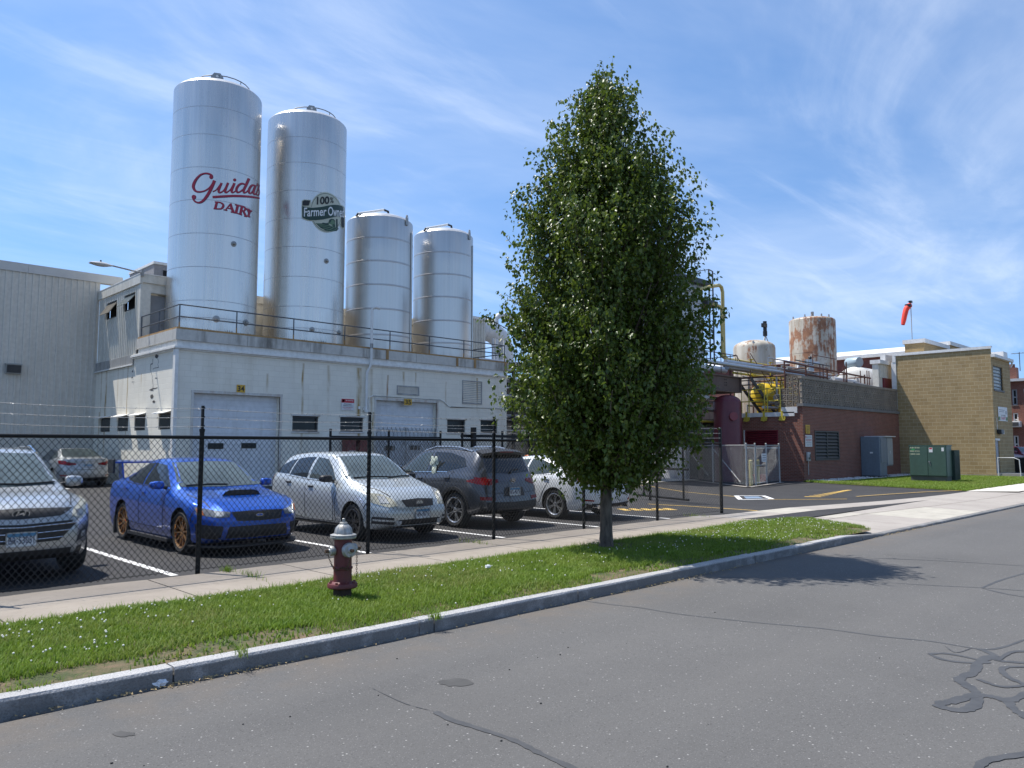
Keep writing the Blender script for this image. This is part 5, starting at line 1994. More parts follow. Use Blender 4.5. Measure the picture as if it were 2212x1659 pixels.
# tan brick roof block with the windsock, and the white roofed red brick hall behind
rb = thing("roof_block", "tan brick stair head rising behind the tan block building", "building")
mb = MB()
mb.box((51, 15.65, 3.2), (56, 16.75, 8.05))
mb.box((55.9, 15.6, 3.2), (64, 16.7, 8.35))
mb.build("wall", M_TANBRICK, rb)
mb = MB()
mb.box((50.93, 15.55, 8.05), (55.85, 16.85, 8.3))
mb.box((55.85, 15.52, 8.35), (64.05, 16.8, 8.6))
mb.build("parapet_cap", M_COPE, rb)
hall = thing("brick_hall", "dark red brick hall with a bright white roof behind the tanks", "building")
mb = MB()
mb.add([(57, 18.6, 3), (57, 40, 3), (57, 40, 8.05), (57, 18.6, 8.05)], [(0, 1, 2, 3)])
mb.add([(57, 18.6, 3), (75, 18.6, 3), (75, 18.6, 8.05), (57, 18.6, 8.05)], [(0, 1, 2, 3)])
mb.build("wall", M_BRICK_D, hall)
mb = MB()
mb.box((56.8, 18.5, 8.05), (57.1, 40, 8.3))
mb.add([(56.9, 18.5, 8.3), (56.9, 40, 8.3), (61, 40, 9.1), (61, 18.5, 9.1)], [(0, 1, 2, 3)], 1)
mb.add([(61, 18.5, 9.1), (61, 40, 9.1), (61, 40, 8.0), (61, 18.5, 8.0)], [(0, 1, 2, 3)], 1)
mb.build("roof", [M_COPE, plain("white_roof", (0.74, 0.74, 0.74), .6, var=.04)], hall)
sh = thing("roof_shed", "pale metal clad shed with a dark red door beside the tan wall", "shed")
mb = MB()
siding(mb, PT(17.2), 47.9, 50.7, 5.8, 6.62, .3, .03)
mb.box((47.72, 17.2, 3.1), (47.92, 17.55, 6.62))
mb.box((47.92, 17.22, 3.1), (48.35, 17.4, 6.62))
mb.box((47.92, 17.4, 3.1), (50.7, 17.55, 6.6))
mb.build("wall", M_BEIGE2, sh)
mb = MB()
mb.box((48.4, 17.15, 3.2), (50.6, 17.24, 5.8))
mb.build("door", plain("door_dark_red", (0.17, 0.02, 0.03), .5, var=.1), sh)
mb = MB()
mb.box((47.65, 17.05, 6.62), (50.8, 17.65, 6.85))
mb.box((49.2, 17.3, 6.85), (50.5, 17.6, 7.3))
mb.build("roof", M_COPE, sh)

ws = thing("windsock", "red orange windsock hanging limp from a thin pole on the roof", "windsock", (53.2, 17.0, 8.38))
mb = MB()
mb.tube([(0, 0, 0), (-.0, 0, 2.75)], .025, 6)
mb.tube([(0, 0, 0), (0, 0, .12)], .1, 8)
mb.build("pole", M_GALV, ws)
mb = MB()
path = [(-.05, .02, 2.45), (-.2, .1, 2.38), (-.33, .19, 2.15), (-.42, .25, 1.8), (-.5, .3, 1.45), (-.56, .34, 1.15)]
mb.tube(path, [.16, .19, .17, .16, .15, .11], 12, 0, False)
mb.build("sock", plain("windsock_red", (0.75, 0.045, 0.02), .6, var=.15, scale=4), ws)
mb = MB()
mb.box((-.12, -.08, 2.6), (.12, .08, 2.75))
mb.tube([(-.35, .05, 2.68), (.1, 0, 2.68)], .02, 6)
mb.tube([(-.2, .1, 2.3), (-.2, .1, 2.5)], .2, 10, 0, False)
mb.build("swivel", M_BLACK, ws)


# --- tanks
def m_rusttank(name, amount, seedz):
    m = NT(name)
    a = m.noise(1.5, 7, 0.66, stretch=(1, 1, .8))
    b = m.noise(6, 5, .6, stretch=(1, 1, .12))
    x, y, z = m.sep()
    f = m.math('ADD', m.math('MULTIPLY', a, .62), m.math('MULTIPLY', b, .38))
    f1 = m.rng(f, amount, amount + .07)
    rust = m.mix(m.rng(m.noise(4, 5), .3, .7), (0.17, 0.06, 0.03), (0.33, 0.15, 0.07))
    base = m.mix(m.rng(m.noise(2, 4, stretch=(1, 1, .3)), .35, .65), (0.52, 0.48, 0.40), (0.36, 0.31, 0.235))
    m.put("Base Color", m.mix(m.math('MULTIPLY', f1, .92, True), base, rust)).put("Roughness", m.rng(f1, 0, 1, .5, .9))
    m.bump(m.noise(12, 5), .2, .02)
    MATS[name] = m.m
    return m.m


def tank_v(name, label, x, y, r, z0, z1, rise, mat, seams=()):
    t = thing(name, label, "tank", (x, y, z0))
    H = z1 - z0
    mb = MB()
    mb.lathe([(r, 0), (r, H - .05), (r - .02, H)], 48)
    for s_ in seams:
        mb.lathe([(r + .001, s_ - .02), (r + .008, s_), (r + .001, s_ + .02)], 48)
    mb.build("shell", mat, t, sharp=False)
    mb = MB()
    mb.lathe([((r - .015) * math.cos(k / 8 * math.pi / 2) + .0005, H - .01 + rise * math.sin(k / 8 * math.pi / 2)) for k in range(9)], 48)
    mb.build("dome", mat, t, sharp=False)
    return t, H


bt, H = tank_v("storage_tank", "tall white cylindrical tank with heavy brown rust patches", 48.5, 21.5, 1.42, 3.2, 9.78, .25, m_rusttank("rust_streaked_white", .462, 0), (2.2, 4.4))
mb = MB()
A = math.atan2(-21.5, -48.5)
P = Matrix.Rotation(A - .25, 4, 'Z')
M2 = P @ Matrix.Translation((1.4, 0, 3.8)) @ Matrix.Rotation(math.pi / 2, 4, 'Y')
mb.lathe([(.17, 0), (.17, .05), (.11, .06), (.11, .02), (.05, .02), (.05, .12), (.001, .12)], 16, 0, M2)
mb.build("manhole", M_FIT, bt)
for a in (-1.2, -.35, .5, 1.0):
    mb = MB()
    P = Matrix.Rotation(A + a, 4, 'Z')
    mb.tube([P @ Vector((1.2, 0, H - .05)), P @ Vector((1.2, 0, H + .28))], [.07, .05], 6)
    mb.build("lifting_lug", M_GALV, bt)
mb = MB()
mb.tube([(.1, 0, H + .2), (.1, 0, H + .62)], .1, 10)
mb.tube([(.1, 0, H + .5), (-.2, -.1, H + .5)], .05, 8)
mb.build("vent", M_GALV, bt)
dt, H = tank_v("storage_tank", "smaller rust stained tank with a shallow dome behind the yellow pipes", 45.5, 24, 1.3, 3.2, 8.0, .5, m_rusttank("light_rust_white", .535, 3), (2.4,))
mb = MB()
bx, by = .45, -.55
for q in ((bx - .35, by), (bx + .3, by + .2), (bx, by - .3)):
    mb.tube([(q[0], q[1], H + .05), (bx, by, H + .85)], .035, 6, 1)
mb.tube([(bx, by, H + .75), (bx, by, H + 1.05)], .14, 10)
mb.tube([(bx, by, H + 1.05), (bx, by, H + 1.7)], .12, 10)
mb.box((bx - .3, by - .1, H + 1.3), (bx + .12, by + .1, H + 1.55))
mb.build("agitator_motor", [M_BLACK, M_GALV], dt)
mb = MB()
mb.tube([(-1.05, -.5, H - .02), (-1.05, -.5, H + .3)], [.1, .06], 6)
mb.build("lifting_lug", M_GALV, dt)
ht = thing("horizontal_tank", "big white horizontal tank end with a pale blue drum on top", "tank", (54.2, 20.5, 5.68))
mb = MB()
Mx = Matrix.Rotation(-math.pi / 2, 4, 'Y') @ Matrix()
prof = [(1.36 * math.cos(k / 10 * math.pi / 2), 1.6 + .45 * math.sin(k / 10 * math.pi / 2)) for k in range(11)]
mb.lathe([(1.36, -1.6)] + prof[:-1] + [(.001, 2.05)], 40, 0, Matrix.Rotation(-math.pi / 2, 4, 'Y'))
mb.build("shell", dirty("tank_offwhite", (0.60, 0.60, 0.57), (0.42, 0.4, 0.35), .4, amount=.4), ht, sharp=False)
mb = MB()
mb.lathe([(.001, -.5), (.33, -.5), (.36, -.45), (.36, .45), (.33, .5), (.001, .5)], 24, 0, Matrix.Translation((-1.3, .15, 1.66)) @ Matrix.Rotation(1.2, 4, 'Z') @ Matrix.Rotation(math.pi / 2, 4, 'Y'))
mb.build("motor_drum", plain("pale_blue_paint", (0.33, 0.42, 0.47), .4, var=.08), ht)
mb = MB()
for a in ((-2.06, .3), (-2.06, -.25)):
    mb.tube([(a[0], a[1], .75), (a[0] - .12, a[1] + .1, .3), (a[0] - .05, a[1] + .05, -.4)], .04, 6)
mb.build("hose", M_GALV, ht)

rv = thing("vessel", "tall dark maroon pressure vessel standing under the steel platform", "tank", (33.6, 19.2, 0))
mb = MB()
mb.lathe([(.66, 0), (.66, 3.75)] + [(.66 * math.cos(k / 8 * math.pi / 2) + .0005, 3.75 + .42 * math.sin(k / 8 * math.pi / 2)) for k in range(1, 9)], 40)
mb.build("shell", M_MAROON, rv, sharp=False)
mb = MB()
mb.lathe([(.16, 0), (.16, .2), (.2, .2), (.2, .26), (.001, .26)], 16, 0, Matrix.Rotation(math.atan2(-19.2, -33.6) + .35, 4, 'Z') @ Matrix.Translation((.6, 0, 3.1)) @ Matrix.Rotation(math.pi / 2, 4, 'Y'))
mb.build("manhole", plain("maroon_light", (0.2, 0.04, 0.05), .5, var=.1), rv)
yt = thing("horizontal_tank", "yellow horizontal tank partly hidden by rails and pipes", "tank", (40.1, 20.0, 4.4))
mb = MB()
mb.lathe([(.001, -1.75)] + [(0.70 * math.cos(k / 6 * math.pi / 2), -1.4 - .35 * math.sin(k / 6 * math.pi / 2)) for k in range(5, -1, -1)] + [(0.70 * math.cos(k / 6 * math.pi / 2), 1.4 + .35 * math.sin(k / 6 * math.pi / 2)) for k in range(6)] + [(.001, 1.75)], 32, 0, Matrix.Rotation(math.pi / 2, 4, 'Y') )
mb.build("shell", plain("tank_yellow", (0.66, 0.47, 0.02), .4, var=.12, scale=2), yt, sharp=False)
mb = MB()
for q in (-1.0, 1.0):
    mb.box((q - .1, -.5, -1.35), (q + .1, .5, -.6))
mb.build("saddle", M_YEL, yt)
mb = MB()
mb.tube([(-.5, -.3, .7), (-.5, -.3, 1.25), (.8, -.3, 1.25), (.8, -.3, .7)], .06, 8)
mb.tube([(-1.1, -.6, .4), (-1.1, -.9, .4), (-1.1, -.9, 1.5)], .05, 8)
mb.build("pipework", M_YEL, yt)

# platform, stair, rails
pf = thing("steel_platform", "brown steel platform on legs with thin railings above the maroon vessel", "platform")
mb = MB()
for y in (19.5, 21.6):
    mb.box((27.5, y - .02, 4.42), (35.36, y + .02, 5.1))
    mb.box((27.5, y - .12, 5.1), (35.36, y + .12, 5.16))
    mb.box((27.5, y - .12, 4.36), (35.36, y + .12, 4.42))
for x in (28.5, 31, 33.4):
    mb.box((x - .02, 19.52, 4.55), (x + .02, 21.58, 5.1))
mb.box((27.5, 19.65, 5.1), (35.3, 21.45, 5.15))
mb.box((35.3, 19.38, 4.36), (35.38, 21.72, 5.16))
for (x, z) in ((33.9, 4.95), (33.9, 4.82), (33.9, 4.69), (34.05, 4.95), (34.05, 4.82), (34.05, 4.69)):
    mb.tube([(x, 19.46, z), (x, 19.48, z)], .03, 6, 1)
mb.build("girder", [M_BEAM, M_BLACK], pf)
for x in (28.2, 31.2, 35.0):
    mb = MB()
    mb.box((x - .1, 21.5, 0), (x + .1, 21.7, 4.36))
    mb.build("leg", M_BEAM, pf)
mb = MB()
for z in (5.75, 6.25):
    mb.tube([(27.6, 19.55, z), (35.3, 19.55, z)], .022, 6)
    mb.tube([(35.3, 19.55, z), (35.3, 21.6, z)], .022, 6)
mb.build("rail", M_RUSTY, pf)
for x in (28.5, 29.8, 31.1, 32.4, 33.7, 34.6, 35.3):
    mb = MB()
    mb.tube([(x, 19.55, 5.16), (x, 19.55, 6.25)], .02, 6)
    mb.build("post", M_RUSTY, pf)
sr = thing("stair", "dark open steel stair descending from the platform to the brick roof", "stairs")
mb = MB()
for y in (18.5, 19.2):
    mb.box((-.03, -.1, -1.15), (.03, .1, 1.15), 0)
mb = MB()
p0, p1 = Vector((35.5, 0, 5.1)), Vector((38.3, 0, 3.25))
for y in (18.95, 19.75):
    vs = []
    for p in (p0, p1):
        vs += [(p.x, y - .02, p.z - .13), (p.x, y + .02, p.z - .13), (p.x, y + .02, p.z + .1), (p.x, y - .02, p.z + .1)]
    mb.add(vs, [(0, 1, 2, 3), (7, 6, 5, 4), (0, 4, 5, 1), (1, 5, 6, 2), (2, 6, 7, 3), (3, 7, 4, 0)])
mb.build("stringer", M_DKSTEEL, sr)
mb = MB()
for k in range(9):
    p = p0.lerp(p1, (k + .5) / 9)
    mb.box((p.x - .13, 18.97, p.z - .02), (p.x + .13, 19.73, p.z + .01))
mb.build("treads", M_DKSTEEL, sr)
mb = MB()
for y in (18.95, 19.75):
    mb.tube([(p0.x, y, p0.z + 1.25), (p1.x, y, p1.z + 1.05)], .02, 6)
    for f in (0, .5, 1):
        p = p0.lerp(p1, f)
        mb.tube([(p.x, y, p.z), (p.x, y, p.z + 1.1)], .02, 6)
mb.build("handrail", M_RUSTY, sr)
yr = thing("roof_railing", "yellow pipe railing along the white coping of the brick roof", "railing")
mb = MB()
for z in (3.95, 4.55):
    mb.tube([(36.1, 20.3, z), (36.1, 17.7, z)], .028, 8)
    mb.tube([(36.1, 17.7, z), (39.0, 17.7, z)], .028, 8)
mb.build("rail", M_YEL, yr)
for y in (20.2, 19.4, 18.55, 18.4, 17.72):
    mb = MB()
    mb.tube([(36.1, y, 3.36), (36.1, y, 4.58)], .03, 8)
    mb.build("post", M_YEL, yr)

# pipes
mb = MB()
Lp = [T(*q, 21) for q in ((1500, 628), (1530, 620), (1556, 617))]
mb.tube([Lp[0], Lp[1], (36.2, 21, 10.23), (36.42, 21, 10.15), (36.52, 21, 9.9), (36.52, 21, 6.7), (36.6, 21, 6.45), (36.85, 21, 6.32), (38.2, 21.0, 6.32), (39.9, 21.0, 6.28)], .095, 10)
mb.tube([(39.8, 21, 6.28), (37.0, 20.6, 5.95), (35.5, 20.4, 5.8)], .08, 10)
tag(mb.build("gas_pipe", M_PYEL), "long pale yellow pipe dropping down beside the tower then turning right", "pipe")
mb = MB()
mb.tube([(34.9, 20.6, 9.0), (35.55, 20.6, 8.95), (35.68, 20.6, 8.8), (35.68, 20.6, 6.5), (35.75, 20.6, 6.3), (36, 20.6, 6.22), (37.2, 20.6, 6.2)], .075, 10)
tag(mb.build("gas_pipe", M_PYEL), "shorter pale yellow pipe nearest the tree beside the tower", "pipe")
rk = thing("pipe_rack", "rusty frames carrying silver jacketed pipes over the brick plant roof", "pipe rack")
mb = MB()
fr = []
for x in (36.4, 38.8, 41.4, 44.0, 46.6):
    for y in (17.6, 20.6):
        mb.tube([(x, y, 3.1), (x, y, 6.2 if y > 18 else 5.9)], .045, 6, 0, True, False)
    mb.tube([(x, 17.6, 5.2), (x, 20.6, 5.2)], .05, 6, 0, True, False)
    mb.tube([(x, 17.6, 5.75), (x, 20.6, 5.75)], .035, 6, 0, True, False)
mb.tube([(36.4, 17.6, 5.9), (47.5, 17.6, 5.75)], .05, 6, 0, True, False)
mb.tube([(36.4, 17.6, 5.45), (41.4, 17.6, 5.4)], .04, 6, 0, True, False)
mb.tube([(36.4, 20.6, 6.2), (46.6, 20.6, 6.2)], .04, 6, 0, True, False)
mb.build("frame", M_RUSTY, rk)
kr = random.Random(8)
for (pts, r, m_) in (([(29, 20.2, 5.55), (35.2, 20.2, 5.55)], .16, M_WJACKET), ([(30, 18.4, 5.5), (47, 18.4, 5.45)], .1, M_JACKET), ([(33, 18.9, 5.72), (40.6, 18.9, 5.72), (41, 18.7, 5.72), (49, 18.4, 5.4)], .115, M_JACKET), ([(34, 19.4, 5.55), (46, 19.4, 5.5)], .12, M_JACKET), ([(36, 19.9, 5.95), (45, 19.9, 5.9)], .07, M_YEL),
                     ([(36.2, 20.3, 5.5), (47, 20.3, 5.5)], .06, M_YEL), ([(36.3, 18.0, 4.1), (39.0, 18.0, 4.1), (39.25, 18.0, 3.95), (39.3, 18.0, 3.2)], .19, M_JACKET), ([(36.2, 18.4, 3.85), (38.9, 18.4, 3.85)], .08, M_JACKET), ([(36.2, 18.7, 3.65), (38.9, 18.7, 3.65)], .07, M_WJACKET), ([(38.7, 17.7, 5.1), (38.7, 17.7, 4.0)], .11, M_JACKET),
                     ([(29, 19.9, 4.05), (33.0, 19.9, 4.05)], .12, M_WJACKET), ([(29, 20.4, 3.5), (35, 20.4, 3.5)], .1, M_JACKET), ([(29, 20.2, 2.9), (35, 20.2, 2.9)], .06, M_YEL), ([(28, 20.6, 4.1), (35, 20.6, 4.1)], .1, M_JACKET),
                     ([(42.5, 17.75, 5.42), (45.5, 17.75, 5.42)], .13, M_COPE), ([(44.5, 17.4, 5.25), (48.2, 17.3, 5.15)], .09, M_JACKET), ([(43, 17.8, 5.25), (48, 17.9, 5.2)], .06, M_COPE), ([(42.5, 19.2, 5.9), (42.0, 19.2, 6.15), (41.4, 19.2, 6.15), (41.2, 19.2, 5.7)], .09, M_JACKET)):
    mb = MB()
    mb.tube(pts, r, 12, 0)
    if r > .12:
        a, b = Vector(pts[0]), Vector(pts[1])
        n = max(2, int((b - a).length / 1.1))
        d = (b - a).normalized()
        for k in range(1, n):
            p = a.lerp(b, k / n)
            mb.tube([p - d * .02, p + d * .02], r + .008, 12, 0)
    mb.build("pipe", m_, rk)
mb = MB()
mb.tube([(41.8, 18.7, 5.75), (41.8, 18.7, 6.5)], .2, 12)
mb.tube([(41.8, 18.7, 6.3), (42.8, 18.7, 6.35)], .12, 10)
mb.sphere((41.8, 18.7, 6.6), .1, 1)
mb.build("valve", [M_JACKET, M_BLACK], rk)
pk = random.Random(17)
for k in range(30):
    y, z = pk.uniform(17.7, 20.4), pk.choice([3.5, 3.8, 4.3, 4.7, 5.0, 5.25, 5.6, 5.85, 6.05]) + pk.uniform(-.08, .08)
    x0 = pk.uniform(36.2, 40)
    x1 = x0 + pk.uniform(2, 7)
    q = [(x0, y, z), (x1, y, z)]
    if k % 3 == 0:
        q = [(x0, y, z), (x0 + .6, y, z), (x0 + .6, y, z + pk.choice([-.7, .55])), (x1, y, z + .55)]
    elif k % 3 == 1:
        q = [(x0, y, 3.2), (x0, y, z), (x1, y, z)]
    mb = MB()
    mb.tube(q, pk.choice([.022, .03, .04, .055]), 8)
    mb.build("pipe", pk.choice([M_YEL, M_RUSTY, M_JACKET, M_GALV, M_DKSTEEL, M_YEL]), rk)
for (x, y, z) in ((37.4, 19.9, 5.95), (39.5, 19.9, 5.95), (40.8, 20.3, 5.5), (38.3, 20.3, 5.5), (43.5, 19.9, 5.93), (37.9, 18.7, 3.65)):
    mb = MB()
    mb.tube([(x - .18, y, z), (x + .18, y, z)], .11, 10)
    mb.tube([(x, y, z), (x, y, z + .3)], .035, 6)
    mb.lathe([(.02, 0), (.14, .0), (.14, .025), (.02, .025)], 12, 0, Matrix.Translation((x, y, z + .3)))
    mb.build("valve", M_YEL, rk)
mb = MB()
for (x, y) in ((43.3, 17.5), (43.5, 17.5), (46.2, 17.3), (46.5, 17.3), (46.0, 17.6), (40.9, 17.6), (40.95, 17.8)):
    mb.tube([(x, y, 5.2), (x, y, 6.1)], .03, 6)
mb.tube([(49, 19.6, 5), (49, 19.6, 7.0)], .04, 6)
mb.build("standpipes", M_RUSTY, rk)

# white condenser tower behind the tree
ct = thing("condenser_tower", "white panelled condenser tower with a grey ladder frame behind the tree", "tower")
mb = MB()
for k in range(5):
    mb.bbox((29.6, 21.4, 5.2 + k * .98), (35.2, 25.5, 5.2 + k * .98 + .965), .02)
mb.build("panels", dirty("condenser_white", (0.52, 0.54, 0.56), (0.33, 0.33, 0.33), .4, amount=.4), ct)
mb = MB()
mb.box((29.3, 21.1, 10.1), (35.6, 25.7, 10.35))
mb.build("top_slab", M_DKSTEEL, ct)
mb = MB()
for (x, y) in ((35.5, 21.2), (36.05, 21.3)):
    mb.tube([(x, y, 5.2), (x, y, 11.0)], .045, 6, 0, True, False)
for z in (10.7, 11.0, 7.8):
    mb.tube([(35.5, 21.2, z), (36.05, 21.3, z)], .03, 6, 0, True, False)
mb.tube([(35.5, 21.2, 11.0), (35.3, 23, 11.0), (33, 21.3, 11.0)], .02, 6)
mb.box((35.2, 21.1, 9.1), (36.2, 22.2, 9.35))
mb.build("ladder_frame", M_DKSTEEL, ct)

# pipe bridge and insulated duct right of the dairy
br = thing("pipe_bridge", "stacked pipes and dark steel frame in the gap behind the tree", "pipe rack")
mb = MB()
for x in (28.9, 31.0, 33.0):
    for y in (29.2, 32.5):
        mb.box((x - .07, y - .07, 0), (x + .07, y + .07, 6.0))
    for z in (3.0, 4.1, 5.0, 5.9):
        mb.box((x - .06, 29.2, z), (x + .06, 32.5, z + .12))
for z in (3.0, 5.0):
    mb.box((28.9, 29.15, z), (33, 29.25, z + .16))
mb.build("frame", M_DKSTEEL, br)
for k, (y, z, r) in enumerate(((29.4, 3.25, .09), (29.9, 3.3, .12), (30.5, 3.25, .08), (29.3, 4.35, .1), (29.8, 4.32, .07), (30.4, 4.4, .14), (29.4, 5.25, .12), (30, 5.2, .07), (30.5, 5.2, .09), (29.5, 6.15, .13), (30.2, 6.1, .09), (29.2, 2.5, .06), (29.3, 3.75, .06), (29.3, 4.8, .05))):
    mb = MB()
    mb.tube([(26.6, y, z), (35, y, z)], r, 10)
    mb.build("pipe", (M_JACKET, M_WJACKET, M_GALV)[k % 3], br)
for k, (x, y) in enumerate(((28.7, 30.6), (28.95, 30.6), (29.3, 30.9), (29.6, 30.6))):
    mb = MB()
    mb.tube([(x, y, 5.5), (x, y, 7.6)], .07, 8)
    mb.build("pipe", M_WJACKET, br)
du = thing("insulated_duct", "fat silver insulated duct bending down right of the stair tower", "duct")
mb = MB()
mb.tube([(28.6, 33, 8.5), (30.2, 33, 8.5), (30.9, 33, 8.42), (31.5, 33, 8.1), (31.8, 33, 7.5), (31.85, 33, 6.2)], .62, 20)
for k in range(6):
    mb.tube([(28.7 + k * .28, 33, 8.5), (28.73 + k * .28, 33, 8.5)], .635, 20)
mb.build("main_duct", M_WJACKET, du)
mb = MB()
mb.tube([(30.9, 32.7, 8.9), (30.9, 32.7, 9.2), (31.1, 32.7, 9.4), (31.6, 32.7, 9.45), (33, 32.7, 9.45)], .17, 12)
mb.build("branch_duct", M_WJACKET, du)
# low service building under the pipe bridge
sb = thing("service_building", "low grey rendered wall with a blue and white notice beyond the dairy", "building")
mb = MB()
mb.box((26.35, 31.5, -.2), (34.5, 34, 2.75))
mb.build("wall", dirty("grey_render", (0.36, 0.34, 0.31), (0.22, 0.2, 0.18), .8, amount=.4), sb)
mb = MB()
mb.box((26.3, 31.3, 2.75), (34.6, 34.1, 2.9))
mb.build("roof", M_GALV, sb)
sign("notice_sign", PT(31.5), 28.15, 28.85, 1.95, 2.6, -.02, [M_SIGNWHITE, M_SIGNBLUE, M_SIGNGREY], "blue and white visitor notice on the low grey wall", [("WELCOME", .12, .72, .76, .16, 0, .01), ("All visitors", .1, .42, .8, .12, 2, 0), ("must register", .1, .22, .8, .12, 2, 0)], extra=[(.03, .97, .62, .97, 1)])

pb = thing("plant_building", "long low dark grey plant building behind the steel platform and pipes", "building")
mb = MB()
facade(mb, 26.5, 56.8, -.2, 4.9, [(28.5, 31.5, -.1, 3.0, .4), (33.5, 36.5, -.1, 3.0, .4), (40, 43, .9, 2.6, .3)], PT(30.5))
mb.box((26.5, 31.0, -.2), (56.8, 38, 4.9))
mb.add([(26.5, 30.5, -.2), (26.5, 31, -.2), (26.5, 31, 4.9), (26.5, 30.5, 4.9)], [(0, 1, 2, 3)])
mb.build("wall", dirty("dark_grey_block", (0.15, 0.14, 0.13), (0.07, 0.065, 0.06), .85, amount=.6), pb)  # dark grey wall with still darker vertical runs
mb = MB()
mb.box((26.4, 30.4, 4.9), (56.8, 38.1, 5.1))
mb.build("roof", M_DKSTEEL, pb)
for a, b in ((28.5, 31.5), (33.5, 36.5)):
    mb = MB()
    for k in range(7):
        mb.box((a, 30.86, k * .43), (b, 30.9, k * .43 + .42))
    mb.build("roller_door", M_GALV, pb)

# pale wall with dark stripe, far side of the yard (seen under the tree crown)
yw = thing("yard_wall", "whitewashed yard wall behind the gate frame under the tree", "wall")
mb = MB()
mb.box((28, 25.6, -.2), (35.2, 25.9, 1.75))
mb.box((34.6, 22.2, -.2), (34.9, 25.6, 1.75))
mb.build("face", dirty("whitewash", (0.55, 0.57, 0.6), (0.35, 0.3, 0.25), .7, amount=.5), yw)
mb = MB()
mb.box((28, 25.5, .25), (34.6, 25.6, .45))
mb.build("bumper_rail", M_BLACK, yw)
struct(flat([(26, 20.8), (33.6, 20.8), (34.4, 25.5), (26, 25.5)], .03).build("pad", M_NEWWALK))
for (x, y, ang) in ((34.0, 18.3, 0), (30.9, 16.6, 0), (32.3, 17.0, 0)):
    mb = MB()
    mb.tube([(0, 0, -.1), (0, 0, 1.05)], .075, 12)
    mb.sphere((0, 0, 1.05), .075, 0, 12, 6, (1, 1, .5))
    o = mb.build("bollard", plain("bollard_yellow", (0.50, 0.42, 0.16), .6, var=.15))
    o.location = (x, y, 0)
    tag(o, {34.0: "faded yellow bollard behind the black fence end post", 30.9: "yellow bollard beside the grey corner post of the enclosure", 32.3: "yellow bollard just right of the small enclosure gate"}[x], "bollard", "bollards by the chain link enclosure")
mb = MB()
mb.bbox((33.3, 17.35, 0), (33.75, 17.75, .32), .03)
mb.box((33.26, 17.3, .32), (33.8, 17.8, .38))
mb.box((33.28, 17.5, .02), (33.3, 17.62, .22), 1)
tag(mb.build("red_crate", [plain("crate_red", (0.45, 0.01, 0.02), .5, var=.1), M_SIGNWHITE]), "small bright red box on the ground behind the grey mesh", "box")

# far right: red brick apartment house, bins
ap = thing("apartment_house", "three storey red brick house with white framed windows at far right", "building")
D3 = PS(75)
M_OLD = bricks("old_brick", (0.19, 0.062, 0.04), (0.25, 0.085, 0.055), (0.2, 0.14, 0.11), .24, .08, .012, vary=.15)
wins = [(15.95, 16.75, 5.3, 6.5), (15.9, 16.7, 3.15 - .9, 3.15 + .4), (15.9, 16.7, -.6, .7), (14.1, 14.9, 5.3, 6.5), (13.9, 14.7, 2.3, 3.6)]
wins = []
for (xa, ya, xb, yb) in ((2185.5, 841, 2198.5, 875), (2188, 892, 2201, 921), (2189.5, 941, 2202, 978), (2211, 840, 2224, 875), (2213, 892, 2226, 920)):
    A, B = S(xa, ya, 75), S(xb, yb, 75)
    wins.append((B.y, A.y, B.z, A.z, .15))
mb = MB()
facade(mb, 8, 17.6, -.3, 7.1, wins, D3)
mb.box((75.3, 8, -.3), (86, 17.6, 7.1))
mb.build("wall", M_OLD, ap)
for k, w in enumerate(wins):
    window(ap, D3, w[0], w[1], w[2], w[3], .12, .1, mats=(M_COPE if k else plain("grey_frame", (0.3, 0.31, 0.31), .5), M_PANE), mull=1, sill=plain("stone_sill", (0.13, 0.1, 0.09), .8))
mb = MB()
mb.box((74.6, 7.8, 7.1), (86.2, 17.9, 7.32))
mb.build("roof", dirty("slate_white", (0.5, 0.5, 0.5), (0.2, 0.2, 0.2), .6, amount=.6), ap)
mb = MB()
mb.box((75.2, 16.0, 7.3), (75.9, 16.7, 8.3))
mb.tube([(75.5, 16.35, 8.3), (75.5, 16.35, 8.6)], .2, 10)
mb.build("chimney", M_OLD, ap)
mb = MB()
mb.tube([(75.5, 15.8, 8.0), (75.5, 15.8, 9.6)], .03, 6)
mb.tube([(75.5, 15.0, 9.5), (75.5, 16.4, 9.5)], .025, 6)
for q in (15.2, 15.5, 15.9, 16.2):
    mb.tube([(75.2, q, 9.5), (75.9, q, 9.5)], .015, 4)
mb.build("aerial", M_DKSTEEL, ap)
A = S(2190, 915, 74.7)
mb = MB()
mb.bbox((74.4, A.y - .5, A.z - .3), (75, A.y + .4, A.z + .2), .03)
mb.box((74.35, A.y - .4, A.z - .2), (74.4, A.y + .3, A.z + .1), 1)
mb.build("air_conditioner", [M_COPE, M_DKSTEEL], ap)
bn = thing("waste_bin", "black wheeled waste bins beyond the handrail at far right", "bin", (54, 10.6, 0))
mb = MB()
mb.bbox((0, 0, .05), (.9, 1.9, .95), .04)
mb.build("body", M_BLACK, bn)
mb = MB()
mb.bbox((-.05, -.05, .95), (.95, 1.95, 1.03), .02)
mb.build("lid", M_DKSTEEL, bn)
# ------------------------------------------------------------------ cars
def m_paint(name, col, metal, flake=0.15, rough=.32):
    m = NT(name)
    f = m.noise(900, 1)
    d = m.rng(m.noise(3, 5), .3, .75)
    c = m.mix(m.rng(f, .35, .65), tuple(q * (1 - flake) for q in col), tuple(min(1, q * (1 + flake)) for q in col))
    x, y, z = m.sep()
    dust = m.math('MULTIPLY', m.math('MULTIPLY', d, m.rng(z, .65, .15), True), .3)
    c = m.mix(dust, c, (0.2, 0.18, 0.15))
    m.put("Base Color", c).put("Metallic", metal).put("Roughness", m.rng(d, 0, 1, rough, rough + .1)).put("Coat Weight", 1.0).put("Coat Roughness", .04)
    return m.m


